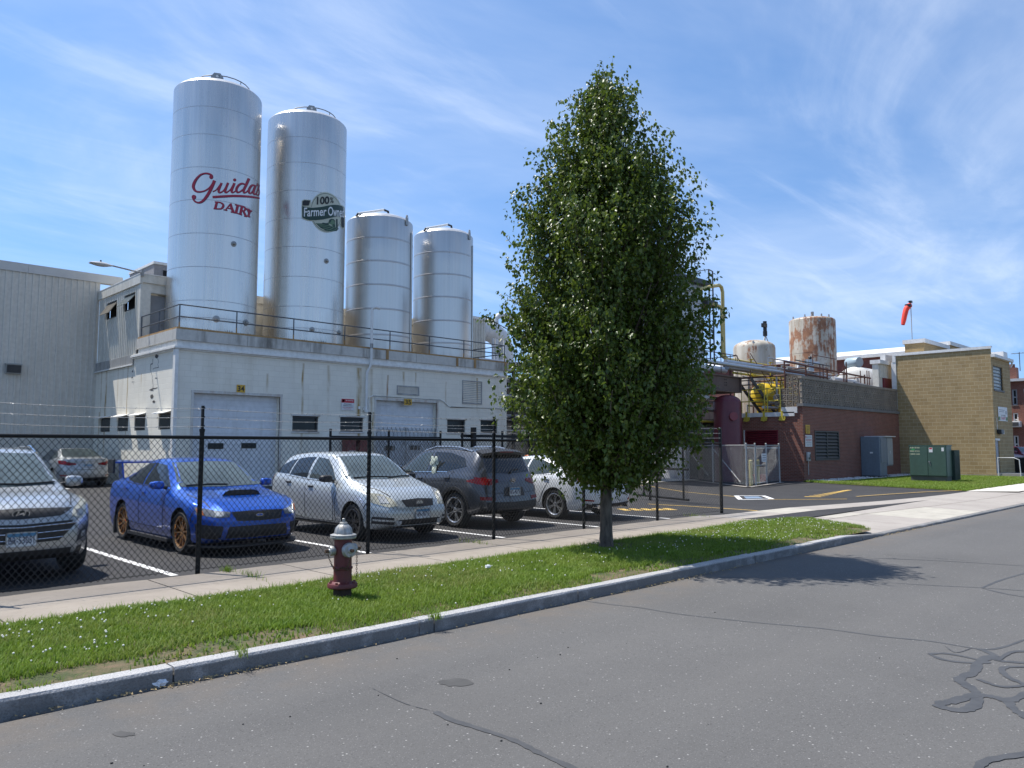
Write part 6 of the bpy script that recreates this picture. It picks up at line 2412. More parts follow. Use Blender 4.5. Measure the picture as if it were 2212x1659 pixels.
M_TYRE = plain("tyre_rubber", (0.018, 0.018, 0.018), .85, var=.25, scale=8)
M_PLASTIC = plain("black_trim", (0.016, 0.016, 0.017), .55, var=.25, scale=9)
M_CARGLASS = glassy("car_glass", (0.045, 0.058, 0.058), .03, .6)
M_CARGLASS_L = glassy("windscreen_glass", (0.10, 0.125, 0.125), .03, .6)
M_TINT = glassy("tinted_glass", (0.014, 0.018, 0.022), .03, .6)
M_CHROME = plain("chrome", (0.72, 0.72, 0.72), .12, 1.0, var=.05)
M_LENS = glassy("headlamp_lens", (0.42, 0.43, 0.43), .08, .8)
M_LENSY = glassy("aged_headlamp_lens", (0.48, 0.46, 0.36), .16, .7)
M_LENSD = glassy("dark_headlamp_lens", (0.16, 0.165, 0.17), .06, .8)
M_RED = glassy("tail_lamp_red", (0.20, 0.003, 0.006), .08, .4)
M_AMBER = glassy("amber_lens", (0.6, 0.16, 0.02), .1, .7)
M_WELL = plain("wheel_well", (0.008, 0.008, 0.008), .95, var=0)
M_RIMDK = plain("rim_dark", (0.05, 0.05, 0.052), .35, .6, var=.1)
M_RIMSV = plain("rim_silver", (0.50, 0.51, 0.52), .28, .85, var=.08)
M_BRONZE = plain("rim_bronze", (0.50, 0.27, 0.115), .28, .85, var=.08)
M_PLATE = plain("plate_white", (0.60, 0.64, 0.66), .4, var=.05)
M_PLATEB = plain("plate_blue", (0.07, 0.22, 0.38), .4, var=.05)
M_PLATET = plain("plate_text", (0.012, 0.03, 0.09), .5, var=0)


class Car:
    def __init__(s, name, label, P, loc, rz, cat="car"):
        s.P = P
        s.L, s.W = P['L'], P['W']
        s.root = thing(name, label, cat, loc, rz, "cars parked in the lot" if P.get('grp', 1) else None)
        s.paint = P['paint']
        s.body()

    def C(s, key, d):
        q = s.P[key]
        return float(np.interp(d, [p[0] for p in q], [p[1] for p in q]))

    def body(s):
        P, L = s.P, s.L
        top = smooth_line(P['top'], 8)
        # even steps along the roof line
        acc = [0]
        for a, b in zip(top[:-1], top[1:]):
            acc.append(acc[-1] + math.hypot(b[0] - a[0], b[1] - a[1]))
        n = 84
        st = []
        for k in range(n + 1):
            q = acc[-1] * k / n
            st.append((float(np.interp(q, acc, [p[0] for p in top])), float(np.interp(q, acc, [p[1] for p in top]))))
        hw = s.W / 2
        fc, rc = P.get('fcorner', (.62, .30)), P.get('rcorner', (.45, .2))
        secs = []
        for d, zt in st:
            w = hw
            if d < fc[0]:
                w *= 1 - fc[1] * (1 - d / fc[0]) ** 2.3
            if L - d < rc[0]:
                w *= 1 - rc[1] * (1 - (L - d) / rc[0]) ** 2.3
            zb = P['zb'] + .07 * max(0, 1 - d / .3) + .1 * max(0, 1 - (L - d) / .4)
            zs = min(s.C('belt', d), zt - .012)
            wr = min(s.C('wr', d), w * .9)
            e = P.get('edge', .045) if zt - zs > .2 else .014
            ge = zt - e
            h = zs - zb
            half = [(0, zb), (.82 * w, zb), (.93 * w, zb + .02), (.972 * w, zb + .12 * h), (.985 * w, zb + .3 * h), (1.0 * w, zb + .55 * h), (1.0 * w, zb + .72 * h), (.985 * w, zb + .86 * h), (.965 * w, zb + .95 * h), (.93 * w, zs)]
            if ge < zs:
                ge = zs
            for f in (.12, .35, .6, .82, .94):
                bow = .035 * math.sin(f * math.pi) * min(1, (ge - zs) / .35)
                half.append((.93 * w + (wr - .93 * w) * f + bow, zs + (ge - zs) * f))
            half += [(wr, ge), (wr * .93, ge + e * .45), (wr * .72, ge + e * .8), (wr * .4, zt - e * .02), (0, zt)]
            secs.append((d, w, half))
        m = len(secs[0][2])
        nose, tail = P['nose'], P['tail']

        def place(d, w, y, z):
            """rake the ends and bow them in plan"""
            f = max(0, 1 - d / .55)
            r = max(0, 1 - (L - d) / .5)
            dd = d
            if f > 0:
                dd += f * (np.interp(z, [q[0] for q in nose], [q[1] for q in nose]) + P.get('fbow', .16) * (abs(y) / hw) ** 2.2)
            if r > 0:
                dd -= r * (np.interp(z, [q[0] for q in tail], [q[1] for q in tail]) + P.get('rbow', .10) * (abs(y) / hw) ** 2.2)
            return (L / 2 - dd, y, z)
        vs, fs = [], []
        for d, w, half in secs:
            ring = [(y, z) for y, z in half] + [(-y, z) for y, z in half[-2:0:-1]]
            vs += [place(d, w, y, z) for y, z in ring]
        k = 2 * m - 2
        N = len(secs)
        for i in range(N - 1):
            for j in range(k):
                fs.append((i * k + j, i * k + (j + 1) % k, (i + 1) * k + (j + 1) % k, (i + 1) * k + j))
        for i in (0, N - 1):
            d, w, half = secs[i]
            cols = [-1, -.92, -.75, -.5, -.25, 0, .25, .5, .75, .92, 1]
            o = len(vs)
            for j in range(1, m - 1):
                y, z = half[j]
                vs += [place(d, w, y * c, z) for c in cols]
            nc = len(cols)
            for j in range(m - 3):
                for c in range(nc - 1):
                    fs.append((o + j * nc + c, o + j * nc + c + 1, o + (j + 1) * nc + c + 1, o + (j + 1) * nc + c))
        bm = bmesh.new()
        bv = [bm.verts.new(p) for p in vs]
        for f in fs:
            try:
                bm.faces.new([bv[q] for q in f])
            except ValueError:
                pass
        bmesh.ops.remove_doubles(bm, verts=bm.verts[:], dist=.0015)
        bmesh.ops.holes_fill(bm, edges=bm.edges[:], sides=40)
        bmesh.ops.recalc_face_normals(bm, faces=bm.faces[:])
        for f in bm.faces:
            f.smooth = True
        s.bvh = BVHTree.FromBMesh(bm)
        me = bpy.data.meshes.new("body")
        bm.to_mesh(me)
        bm.free()
        me.materials.append(s.paint)
        me.materials.append(M_WELL)
        o = bpy.data.objects.new("body", me)
        COL.objects.link(o)
        # wheel arches
        mb = MB()
        for d in s.P['axles']:
            for sg in (1, -1):
                r = s.P['wr_'] + .055
                M_ = Matrix.Translation((L / 2 - d, sg * (hw - .17), s.P['wr_'])) @ Matrix.Rotation(math.pi / 2, 4, 'X')
                mb.lathe([(.001, -.26), (r, -.26), (r, .26), (.001, .26)], 32, 0, M_, False)
        cut = mb.build("cutter", [M_WELL])
        bm = bmesh.new()
        bm.from_mesh(cut.data)
        bmesh.ops.remove_doubles(bm, verts=bm.verts[:], dist=.002)
        bmesh.ops.recalc_face_normals(bm, faces=bm.faces[:])
        bm.to_mesh(cut.data)
        bm.free()
        mod = o.modifiers.new("arches", 'BOOLEAN')
        mod.operation = 'DIFFERENCE'
        mod.object = cut
        mod.solver = 'EXACT'
        try:
            mod.material_mode = 'TRANSFER'
        except Exception:
            pass
        dg = bpy.context.evaluated_depsgraph_get()
        new = bpy.data.meshes.new_from_object(o.evaluated_get(dg))
        o.modifiers.clear()
        if len(new.polygons) > 500:
            o.data = new
        bpy.data.objects.remove(cut)
        o.data.name = "body"
        o.data.set_sharp_from_angle(angle=R(38))
        o.parent = s.root
        s.bodyo = o

    def hit(s, view, a, b):
        L = s.L
        O, D = {'F': ((9, a, b), (-1, 0, 0)), 'R': ((-9, a, b), (1, 0, 0)), 'L': ((L / 2 - a, 9, b), (0, -1, 0)), 'Q': ((L / 2 - a, -9, b), (0, 1, 0)), 'T': ((L / 2 - a, b, 9), (0, 0, -1))}[view]
        h = s.bvh.ray_cast(Vector(O), Vector(D))
        if h[0] is None:
            q = {'F': (L / 2 - .3, a, b), 'R': (-L / 2 + .3, a, b), 'L': (L / 2 - a, s.W / 2, b), 'Q': (L / 2 - a, -s.W / 2, b), 'T': (L / 2 - a, b, 1.5)}[view]
            h = s.bvh.find_nearest(Vector(q))
        n = h[1]
        if n.dot(Vector(D)) > 0:
            n = -n
        return h[0], n

    def grid(s, mb, view, lo, hi, off=.006, mi=0, n=16, m=5, skirt=.014):
        def res(P, n):
            acc = [0]
            for a, b in zip(P[:-1], P[1:]):
                acc.append(acc[-1] + math.hypot(b[0] - a[0], b[1] - a[1]) + 1e-6)
            return [(float(np.interp(acc[-1] * k / n, acc, [p[0] for p in P])), float(np.interp(acc[-1] * k / n, acc, [p[1] for p in P]))) for k in range(n + 1)]
        A, B = res(lo, n), res(hi, n)
        vs, low = [], []
        for j in range(m + 1):
            for i in range(n + 1):
                f = j / m
                a, b = A[i][0] + (B[i][0] - A[i][0]) * f, A[i][1] + (B[i][1] - A[i][1]) * f
                p, nr = s.hit(view, a, b)
                vs.append(p + nr * off)
                low.append(p - nr * skirt)
        k = n + 1
        fs = [(j * k + i, j * k + i + 1, (j + 1) * k + i + 1, (j + 1) * k + i) for j in range(m) for i in range(n)]
        rim = [i for i in range(k)] + [j * k + n for j in range(1, m + 1)] + [m * k + i for i in range(n - 1, -1, -1)] + [j * k for j in range(m - 1, 0, -1)]
        o = len(vs)
        vs += [low[q] for q in rim]
        q = len(rim)
        mb.add(vs, fs + [(rim[i], rim[(i + 1) % q], o + (i + 1) % q, o + i) for i in range(q)], mi, True)

    def patch(s, name, mats, view, lo, hi, off=.006, parent=None, n=16, m=5, both=False):
        out = []
        for sg in ((1, -1) if both else (1,)):
            mb = MB()
            if both and view in 'FR':
                s.grid(mb, view, [(p[0] * sg, p[1]) for p in lo], [(p[0] * sg, p[1]) for p in hi], off, 0, n, m)
            elif both and view == 'L':
                s.grid(mb, 'L' if sg > 0 else 'Q', lo, hi, off, 0, n, m)
            else:
                s.grid(mb, view, lo, hi, off, 0, n, m)
            out.append(mb.build(name, mats, parent or s.root, sharp=True))
        return out if both else out[0]

    def lines(s, parent, name, view, Ls, w=.012, off=.004, mat=None, both=False):
        mb = MB()
        for v in ([view] if not both else ['L', 'Q']):
            for Lp in Ls:
                P = smooth_line(Lp, 6)
                a, b = [], []
                for i, p in enumerate(P):
                    q0, q1 = P[max(i - 1, 0)], P[min(i + 1, len(P) - 1)]
                    dx, dy = q1[0] - q0[0], q1[1] - q0[1]
                    l_ = math.hypot(dx, dy) or 1
                    a.append((p[0] - dy / l_ * w / 2, p[1] + dx / l_ * w / 2))
                    b.append((p[0] + dy / l_ * w / 2, p[1] - dx / l_ * w / 2))
                s.grid(mb, v, a, b, off, 0, len(P) - 1, 1, .004)
        return mb.build(name, mat or M_PLASTIC, parent)

    def doors(s, outs, handles, mat=None):
        """door panels (paint) over a dark gap, with handle; outs = list of (lower, upper) outlines in side view"""
        for sg in ('L', 'Q'):
            for k, (lo, hi) in enumerate(outs):
                mb = MB()
                s.grid(mb, sg, lo, hi, .0045, 0, 12, 8, .008)
                g = .011
                cx_ = sum(p[0] for p in lo + hi) / len(lo + hi)
                cz_ = sum(p[1] for p in lo + hi) / len(lo + hi)
                ex = lambda P: [(p[0] + (g if p[0] > cx_ else -g), p[1] + (g if p[1] > cz_ else -g)) for p in P]
                s.grid(mb, sg, ex(lo), ex(hi), .0015, 1, 12, 8, .004)
                d = mb.build("door", [s.paint, M_WELL], s.root)
                hd, hz = handles[k]
                p, n = s.hit(sg, hd, hz)
                mb = MB()
                mb.bbox((p.x - .085, p.y - .03, p.z - .018), (p.x + .085, p.y + .03, p.z + .018), .012)
                mb.build("handle", mat or s.paint, d)

    def wheels(s, rim, spokes, style='Y', width=.235, rr=.72):
        r = s.P['wr_']
        proto = None
        for d in s.P['axles']:
            for sg in (1, -1):
                x, y = s.L / 2 - d, sg * (s.W / 2 - width / 2 - .015)
                if proto is None:
                    hw = width / 2
                    mb = MB()
                    RX = Matrix.Rotation(-math.pi / 2, 4, 'X')
                    mb.lathe([(r * rr, -hw * .9), (r * .9, -hw), (r * .97, -hw * .8), (r, -hw * .45), (r, hw * .45), (r * .97, hw * .8), (r * .9, hw), (r * rr, hw * .9)], 40, 0, RX)
                    tyre = mb.build("tyre", M_TYRE)
                    mb = MB()
                    R0 = r * rr
                    mb.lathe([(R0 + .004, -hw * .85), (R0 - .012, -hw * .6), (R0 - .03, hw * .2), (R0 - .022, hw * .82), (R0 - .004, hw * .93), (R0 + .006, hw * .9)], 40, 0, RX)
                    mb.lathe([(.001, hw * .1), (R0 - .02, hw * .1)], 32, 1, RX)
                    mb.lathe([(.001, hw * .72), (.03, hw * .72), (.06, hw * .62), (.065, hw * .2)], 20, 0, RX)
                    for q in range(spokes):
                        a = 2 * math.pi * q / spokes
                        offs = ((0, 0),) if style == 'I' else ((-.13, -.02), (.13, .02)) if style == 'Y' else ((-.17, -.05), (.17, .05))
                        for (da, db) in offs:
                            w0, w1 = (.03, .017) if style != 'S' else (.034, .03)
                            p0 = Vector((math.cos(a + db * 2) * .04, math.sin(a + db * 2) * .04))
                            p1 = Vector((math.cos(a + da) * (R0 - .012), math.sin(a + da) * (R0 - .012)))
                            t_ = (p1 - p0).normalized()
                            nn = Vector((-t_.y, t_.x))
                            vs = []
                            for (pp, ww, yo) in ((p0, w0 / 2, hw * .66), (p1, w1 / 2, hw * .86)):
                                for (sn, yy) in ((1, yo), (-1, yo), (-1, yo - .03), (1, yo - .03)):
                                    c = pp + nn * ww * sn
                                    vs.append((c.x, yy, c.y))
                            mb.add(vs, [(0, 1, 2, 3), (7, 6, 5, 4), (0, 4, 5, 1), (1, 5, 6, 2), (2, 6, 7, 3), (3, 7, 4, 0)])
                    ri = mb.build("rim", [rim, M_WELL])
                    root = bpy.data.objects.new("wheel", None)
                    COL.objects.link(root)
                    tyre.parent = root
                    ri.parent = root
                    proto = root
                    w = root
                else:
                    w = copy_tree(proto)
                w.parent = s.root
                w.location = (x, y, r - .003)
                w.rotation_euler = (0, rnd.uniform(0, 6), 0 if sg > 0 else math.pi)

    def mirror(s, d, z, mat, size=(.1, .13, .075)):
        for sg in (1, -1):
            p, n = s.hit('L' if sg > 0 else 'Q', d, z)
            mb = MB()
            y0 = p.y
            mb.tube([(p.x, y0 - sg * .03, z), (p.x + .01, y0 + sg * .09, z + .02)], [.03, .022], 8, 1)
            bm = bmesh.new()
            bmesh.ops.create_uvsphere(bm, u_segments=20, v_segments=12, radius=1)
            pw = lambda q, e: math.copysign(abs(q) ** e, q)
            for v in bm.verts:
                q = v.co
                v.co = Vector((p.x + size[0] * .72 * pw(q.x, .7) - .02 * (q.y * sg), y0 + sg * (.05 + size[1] * .85) + size[1] * .85 * pw(q.y, .6), z + .05 + size[2] * .9 * pw(q.z, .65) * (1 - .12 * q.y * sg)))
            mb.bm(bm, 0, True)
            mb.build("wing_mirror", [mat, M_PLASTIC], s.root)

    def plate(s, view, z, txt, y=0.0):
        p, n = s.hit(view, y, z)
        sg = 1 if view == 'F' else -1
        X = p.x + sg * .012
        mb = MB()
        mb.box((min(X, X + sg * .012), y - .155, z - .08), (max(X, X + sg * .012), y + .155, z + .08))
        X2 = X + sg * .0135
        mb.add([(X2, y - .15, z + .035), (X2, y + .15, z + .035), (X2, y + .15, z + .075), (X2, y - .15, z + .075)], [(0, 1, 2, 3)], 1)
        text_fit(mb, txt, lambda a, b: (X2 + sg * .0015, y + sg * (-.135 + a), z - .05 + b), .27, .085, 2, .012)
        for q in (-.165, .155):
            mb.box((min(X, X + sg * .017), y + q, z - .09), (max(X, X + sg * .017), y + q + .01, z + .09), 3)
        for q in (-.09, .08):
            mb.box((min(X, X + sg * .017), y - .165, z + q), (max(X, X + sg * .017), y + .165, z + q + .01), 3)
        return mb.build("licence_plate", [M_PLATE, M_PLATEB, M_PLATET, M_GALV], s.root, fix=False)

    def badge(s, view, z, w, h, kind='oval', parent=None, y=0.0):
        p, n = s.hit(view, y, z)
        sg = 1 if view == 'F' else -1
        X = p.x + sg * .02
        mb = MB()
        N = 28

        def el(a0, rx, rz, cz=0, cyy=0, w_=.008):
            vs = []
            for k in range(N):
                a = 2 * math.pi * k / N
                for (q, xx) in ((1, X), (1 - w_ / rz, X)):
                    vs.append((xx, y + cyy + rx * (1 if q == 1 else (rx - w_) / rx) * math.cos(a), z + cz + rz * q * math.sin(a)))
            mb.add(vs, [(2 * k, 2 * k + 1, (2 * k + 3) % (2 * N), (2 * k + 2) % (2 * N)) for k in range(N)], 0)
        el(0, w / 2, h / 2)
        if kind == 'oval':
            for (ya, za, yb, zb_) in ((-.26, -.3, -.12, .32), (.12, -.32, .26, .3), (-.2, -.1, .2, .1)):
                A = Vector((y + sg * ya * w, z + za * h))
                B = Vector((y + sg * yb * w, z + zb_ * h))
                t_ = (B - A).normalized()
                q = Vector((-t_.y, t_.x)) * w * .045
                mb.add([(X, *(A + q)), (X, *(B + q)), (X, *(B - q)), (X, *(A - q))], [(0, 1, 2, 3)], 0)
        elif kind == 'rings':
            el(0, w * .2, h * .46, 0, 0, .007)
            el(0, w * .42, h * .2, h * .22, 0, .007)
        mb.add([(X - sg * .006, y + w * .5 * math.cos(k * .2244), z + h * .5 * math.sin(k * .2244)) for k in range(28)], [tuple(range(28))], 1)
        return mb.build("emblem", [M_CHROME, M_PLASTIC if kind == 'oval' else s.paint], parent or s.root, fix=False)

    def wiper(s, view, pts):
        mb = MB()
        P = [s.hit(view, *p) for p in pts]
        mb.tube([p + n * .02 for p, n in P], .011, 6)
        return mb.build("wiper", M_PLASTIC, s.root)

    def grille_bars(s, parent, view, lo, hi, rows, mat, r=.008):
        for k in range(rows):
            f = (k + .5) / rows
            mb = MB()
            pts = []
            for i in range(13):
                q = i / 12
                a = [np.interp(q, np.linspace(0, 1, len(lo)), [p[c] for p in lo]) for c in (0, 1)]
                b = [np.interp(q, np.linspace(0, 1, len(hi)), [p[c] for p in hi]) for c in (0, 1)]
                p, n = s.hit(view, a[0] + (b[0] - a[0]) * f, a[1] + (b[1] - a[1]) * f)
                pts.append(p + n * .014)
            mb.tube(pts, r, 6)
            mb.build("grille_bar", mat, parent)


def arc(cx_, cz_, r, a0, a1, n=14):
    return [(cx_ + r * math.cos(a0 + (a1 - a0) * k / n), cz_ + r * math.sin(a0 + (a1 - a0) * k / n)) for k in range(n + 1)]


# 1 --- blue sports sedan
PB = m_paint("paint_blue", (0.003, 0.075, 0.44), .45, .2, .25)
c = Car("sports_sedan", "bright blue sports sedan with bronze wheels, hood scoop and rear wing", dict(
    L=4.6, W=1.8, zb=.17, wr_=.328, axles=(.9, 3.55), paint=PB,
    top=[(0, .66), (.1, .735), (.4, .83), (.8, .90), (1.2, .955), (1.4, 1.0), (1.75, 1.22), (2.05, 1.39), (2.3, 1.45), (2.65, 1.475), (3.0, 1.45), (3.35, 1.365), (3.7, 1.21), (3.98, 1.10), (4.2, 1.085), (4.5, 1.075), (4.57, 1.03), (4.6, .98)],
    belt=[(0, .60), (.3, .74), (.8, .84), (1.3, .90), (2.4, .945), (3.4, .99), (4.2, 1.02), (4.6, .95)],
    wr=[(0, .5), (.5, .62), (1.2, .70), (1.45, .69), (2.05, .575), (2.7, .56), (3.35, .56), (3.98, .66), (4.6, .66)],
    nose=[(.2, .06), (.35, .0), (.55, .0), (.66, .05), (.75, .13)], tail=[(.2, .12), (.5, 0), (.8, .03), (1.0, .06)], fcorner=(.75, .3), fbow=.2), (5.74, 13.75, 0), -math.pi / 2)
ws_ = c.patch("windscreen", M_CARGLASS_L, 'F', [(-.70, 1.0), (0, .985), (.70, 1.0)], [(-.565, 1.385), (0, 1.405), (.565, 1.385)], .007, m=8)
c.patch("rear_window", M_CARGLASS, 'R', [(-.62, 1.12), (.62, 1.12)], [(-.5, 1.37), (.5, 1.37)], .007)
c.patch("front_side_window", M_TINT, 'L', [(1.62, 1.0), (2.1, 1.0), (2.68, 1.01)], [(1.95, 1.2), (2.2, 1.34), (2.66, 1.375)], .006, both=True)
c.patch("rear_side_window", M_TINT, 'L', [(2.74, 1.01), (3.2, 1.025), (3.72, 1.09)], [(2.74, 1.375), (3.1, 1.355), (3.45, 1.25)], .006, both=True)
c.doors([([(1.62, .34), (2.66, .34)], [(1.55, .95), (2.66, .985)]), ([(2.7, .34), (3.2, .36), (3.32, .62)], [(2.7, .985), (3.2, 1.0), (3.6, 1.02)])], [(2.52, .88), (3.42, .92)])
# front: grilles, lamps
c.patch("upper_grille", M_PLASTIC, 'F', [(-.36, .52), (0, .51), (.36, .52)], [(-.42, .655), (0, .67), (.42, .655)], .006)
gl = c.patch("lower_grille", M_PLASTIC, 'F', [(-.52, .22), (0, .21), (.52, .22)], [(-.47, .44), (0, .445), (.47, .44)], .006)
for sg in (1, -1):
    c.patch("fog_lamp_bezel", M_PLASTIC, 'F', [(sg * .58, .25), (sg * .82, .27)], [(sg * .55, .45), (sg * .84, .48)], .006)
    hl = c.patch("headlight", M_LENSD, 'F', [(sg * .46, .585), (sg * .62, .575), (sg * .83, .62)], [(sg * .44, .655), (sg * .62, .68), (sg * .83, .735)], .008)
    c.patch("projector_lens", M_LENS, 'F', [(sg * .54, .595), (sg * .64, .595)], [(sg * .54, .66), (sg * .64, .67)], .014, hl, 6, 4)
    c.patch("turn_signal", M_AMBER, 'F', [(sg * .75, .61), (sg * .815, .64)], [(sg * .76, .68), (sg * .82, .71)], .014, hl, 6, 4)
    c.patch("tail_light", M_RED, 'R', [(sg * .5, .84), (sg * .84, .82)], [(sg * .55, .96), (sg * .84, .98)], .008)
mb = MB()
s_ = c
zz_ = [c.hit('T', d, y) for d, y in ((.98, -.26), (.98, .26))]
sc_prof = []
for i in range(9):
    f = i / 8
    d = .66 + .52 * f
    hgt = .085 * (1 - f) ** .8
    row = []
    for y, k in ((-.33, 0), (-.27, .75), (-.2, 1), (0, 1.05), (.2, 1), (.27, .75), (.33, 0)):
        p, n = c.hit('T', d, y * (1 - .12 * f))
        row.append((p.x, p.y, p.z + hgt * k - .004))
    sc_prof.append(row)
vs = [q for r_ in sc_prof for q in r_]
mb.add(vs, [(i * 7 + j, i * 7 + j + 1, (i + 1) * 7 + j + 1, (i + 1) * 7 + j) for i in range(8) for j in range(6)], 0, True)
hs = mb.build("hood_scoop", PB, c.root)
mb = MB()
r0 = sc_prof[0]
lo = [c.hit('T', .66, p[1])[0] for p in r0]
vs = [(p[0] + .003, p[1] * .94, p[2] - .008) for p in r0] + [(p.x + .003, p.y * .94, p.z + .004) for p in lo]
mb.add(vs, [(i, i + 1, 7 + i + 1, 7 + i) for i in range(6)])
mb.build("scoop_opening", M_PLASTIC, hs)
c.lines(c.root, "hood_seam", 'T', [[(.34, .66), (.7, .72), (1.05, .73)], [(.34, -.66), (.7, -.72), (1.05, -.73)]])
mb = MB()
for sg in (1, -1):
    mb.add([(-2.0, sg * .62, 1.05), (-2.22, sg * .62, 1.05), (-2.3, sg * .62, 1.36), (-2.1, sg * .62, 1.36), (-2.0, sg * .65, 1.05), (-2.22, sg * .65, 1.05), (-2.3, sg * .65, 1.36), (-2.1, sg * .65, 1.36)], [(0, 1, 2, 3), (7, 6, 5, 4), (0, 4, 5, 1), (1, 5, 6, 2), (2, 6, 7, 3), (3, 7, 4, 0)])
    mb.bbox((-2.36, sg * .8 - .02, 1.16), (-2.04, sg * .8 + .02, 1.42), .01, 1)
mb.add([(-2.06, y, z) for y in (-.8, .8) for z in (1.375,)] + [(-2.34, y, 1.40) for y in (-.8, .8)] + [(-2.06, y, 1.345) for y in (-.8, .8)] + [(-2.34, y, 1.36) for y in (-.8, .8)], [(0, 1, 3, 2), (4, 6, 7, 5), (0, 4, 5, 1), (2, 3, 7, 6), (0, 2, 6, 4), (1, 5, 7, 3)])
mb.build("rear_wing", [PB, M_PLASTIC], c.root)
mb = MB()
pts = [c.hit('F', y, .3)[0] for y in np.linspace(-.86, .86, 15)]
vs = []
for p in pts:
    vs += [(p.x + .05, p.y * 1.02, .13), (p.x - .2, p.y * 1.0, .13), (p.x - .2, p.y, .155), (p.x + .05, p.y * 1.02, .155)]
mb.add(vs, [(4 * i + a, 4 * i + b, 4 * i + 4 + b, 4 * i + 4 + a) for i in range(14) for a, b in ((0, 1), (1, 2), (2, 3), (3, 0))] + [(0, 1, 2, 3), (56, 57, 58, 59)])
mb.build("front_splitter", M_PLASTIC, c.root)
for sg in (1, -1):
    mb = MB()
    mb.box((-.85, sg * .88 - .04, .14), (.98, sg * .88 + .04, .19))
    mb.build("side_skirt", M_PLASTIC, c.root)
for sg in (1, -1):
    mb = MB()
    mb.box((-1.68, sg * .86 - .03, .08), (-1.62, sg * .86 + .03, .4))
    mb.build("mud_flap", M_PLASTIC, c.root)
c.mirror(1.72, .98, PB)
c.wheels(M_BRONZE, 10, 'I', .245, .76)
c.wiper('F', [(-.6, 1.01), (-.2, 1.02), (.1, 1.01)])
c.badge('F', .6, .12, .05, 'x')
c.lines(c.root, "bumper_seam", 'L', [[(.44, .74), (.5, .62), (.52, .5)]], both=True)
mb = MB()
p, n = c.hit('T', 3.2, 0)
mb.add([(p.x + .1, -.015, p.z - .02), (p.x + .1, .015, p.z - .02), (p.x - .08, .01, p.z - .04), (p.x - .08, -.01, p.z - .04), (p.x - .08, 0, p.z + .07)], [(0, 1, 2, 3), (0, 1, 4), (1, 2, 4), (2, 3, 4), (3, 0, 4)])
mb.build("roof_aerial", PB, c.root)

# 2 --- silver SUV at the left
PS_ = m_paint("paint_silver", (0.40, 0.42, 0.43), .55, .12, .3)
c = Car("parked_suv", "silver SUV facing the fence at the left edge with a blue white plate", dict(
    L=4.4, W=1.82, zb=.24, wr_=.345, axles=(.88, 3.52), paint=PS_,
    top=[(0, .86), (.08, .93), (.35, 1.0), (.8, 1.055), (1.1, 1.085), (1.3, 1.15), (1.7, 1.42), (1.95, 1.57), (2.2, 1.63), (2.7, 1.655), (3.3, 1.635), (3.85, 1.57), (4.1, 1.4), (4.28, 1.12), (4.38, .95), (4.4, .9)],
    belt=[(0, .78), (.3, .92), (.8, .99), (1.2, 1.02), (2.5, 1.06), (3.6, 1.12), (4.2, 1.08), (4.4, .85)],
    wr=[(0, .5), (.4, .62), (1.0, .72), (1.25, .72), (1.95, .60), (2.7, .60), (3.7, .58), (4.2, .6), (4.4, .6)],
    nose=[(.25, .1), (.4, .0), (.65, .0), (.8, .05), (.95, .14)], tail=[(.2, .1), (.5, 0), (.9, .05), (1.2, .05)], fcorner=(.8, .3), fbow=.2), (2.38, 13.05, 0), -math.pi / 2)
c.patch("windscreen", M_CARGLASS_L, 'F', [(-.74, 1.15), (0, 1.12), (.74, 1.15)], [(-.6, 1.555), (0, 1.575), (.6, 1.555)], .007, m=8)
c.patch("front_side_window", M_CARGLASS, 'L', [(1.6, 1.1), (2.5, 1.11)], [(1.95, 1.45), (2.2, 1.54), (2.5, 1.55)], .006, both=True)
c.patch("rear_side_window", M_TINT, 'L', [(2.56, 1.11), (3.4, 1.16)], [(2.56, 1.55), (3.0, 1.54), (3.5, 1.42)], .006, both=True)
c.doors([([(1.6, .36), (2.52, .36)], [(1.55, 1.04), (2.52, 1.07)]), ([(2.56, .36), (3.1, .4), (3.2, .7)], [(2.56, 1.07), (3.1, 1.1), (3.5, 1.12)])], [(2.36, .97), (3.3, 1.0)], M_CHROME)
g1 = c.patch("upper_grille", M_PLASTIC, 'F', [(-.44, .80), (0, .78), (.44, .80)], [(-.62, .885), (0, .905), (.62, .885)], .006)
lo, hi = [(-.42, .50), (0, .49), (.42, .50)], [(-.66, .74), (0, .715), (.66, .74)]
g2 = c.patch("main_grille", M_PLASTIC, 'F', lo, hi, .006)
c.grille_bars(g2, 'F', lo, hi, 3, M_CHROME, .01)
c.patch("lower_intake", M_PLASTIC, 'F', [(-.72, .26), (.72, .26)], [(-.74, .40), (.74, .40)], .006)
for sg in (1, -1):
    hl = c.patch("headlight", M_LENSY, 'F', [(sg * .58, .79), (sg * .70, .74), (sg * .86, .80)], [(sg * .62, .86), (sg * .74, .95), (sg * .86, 1.0)], .008)
    c.patch("projector_lens", M_LENSD, 'F', [(sg * .64, .775), (sg * .74, .775)], [(sg * .64, .85), (sg * .74, .86)], .014, hl, 6, 4)
    fb = c.patch("fog_lamp_bezel", M_PLASTIC, 'F', [(sg * .62, .46), (sg * .84, .52)], [(sg * .68, .58), (sg * .84, .66)], .006)
    c.patch("fog_lamp", M_LENS, 'F', [(sg * .70, .51), (sg * .77, .52)], [(sg * .70, .575), (sg * .77, .585)], .013, fb, 6, 4)
    mb = MB()
    pts = [c.hit('T', d, sg * .585)[0] for d in (2.05, 2.4, 2.8, 3.2, 3.6)]
    mb.tube([pts[0]] + [p + Vector((0, 0, .055)) for p in pts[1:-1]] + [pts[-1]], .02, 8)
    mb.build("roof_rail", M_CHROME, c.root)
c.lines(c.root, "hood_seam", 'T', [[(.3, .6), (.7, .7), (1.0, .73)], [(.3, -.6), (.7, -.7), (1.0, -.73)]])
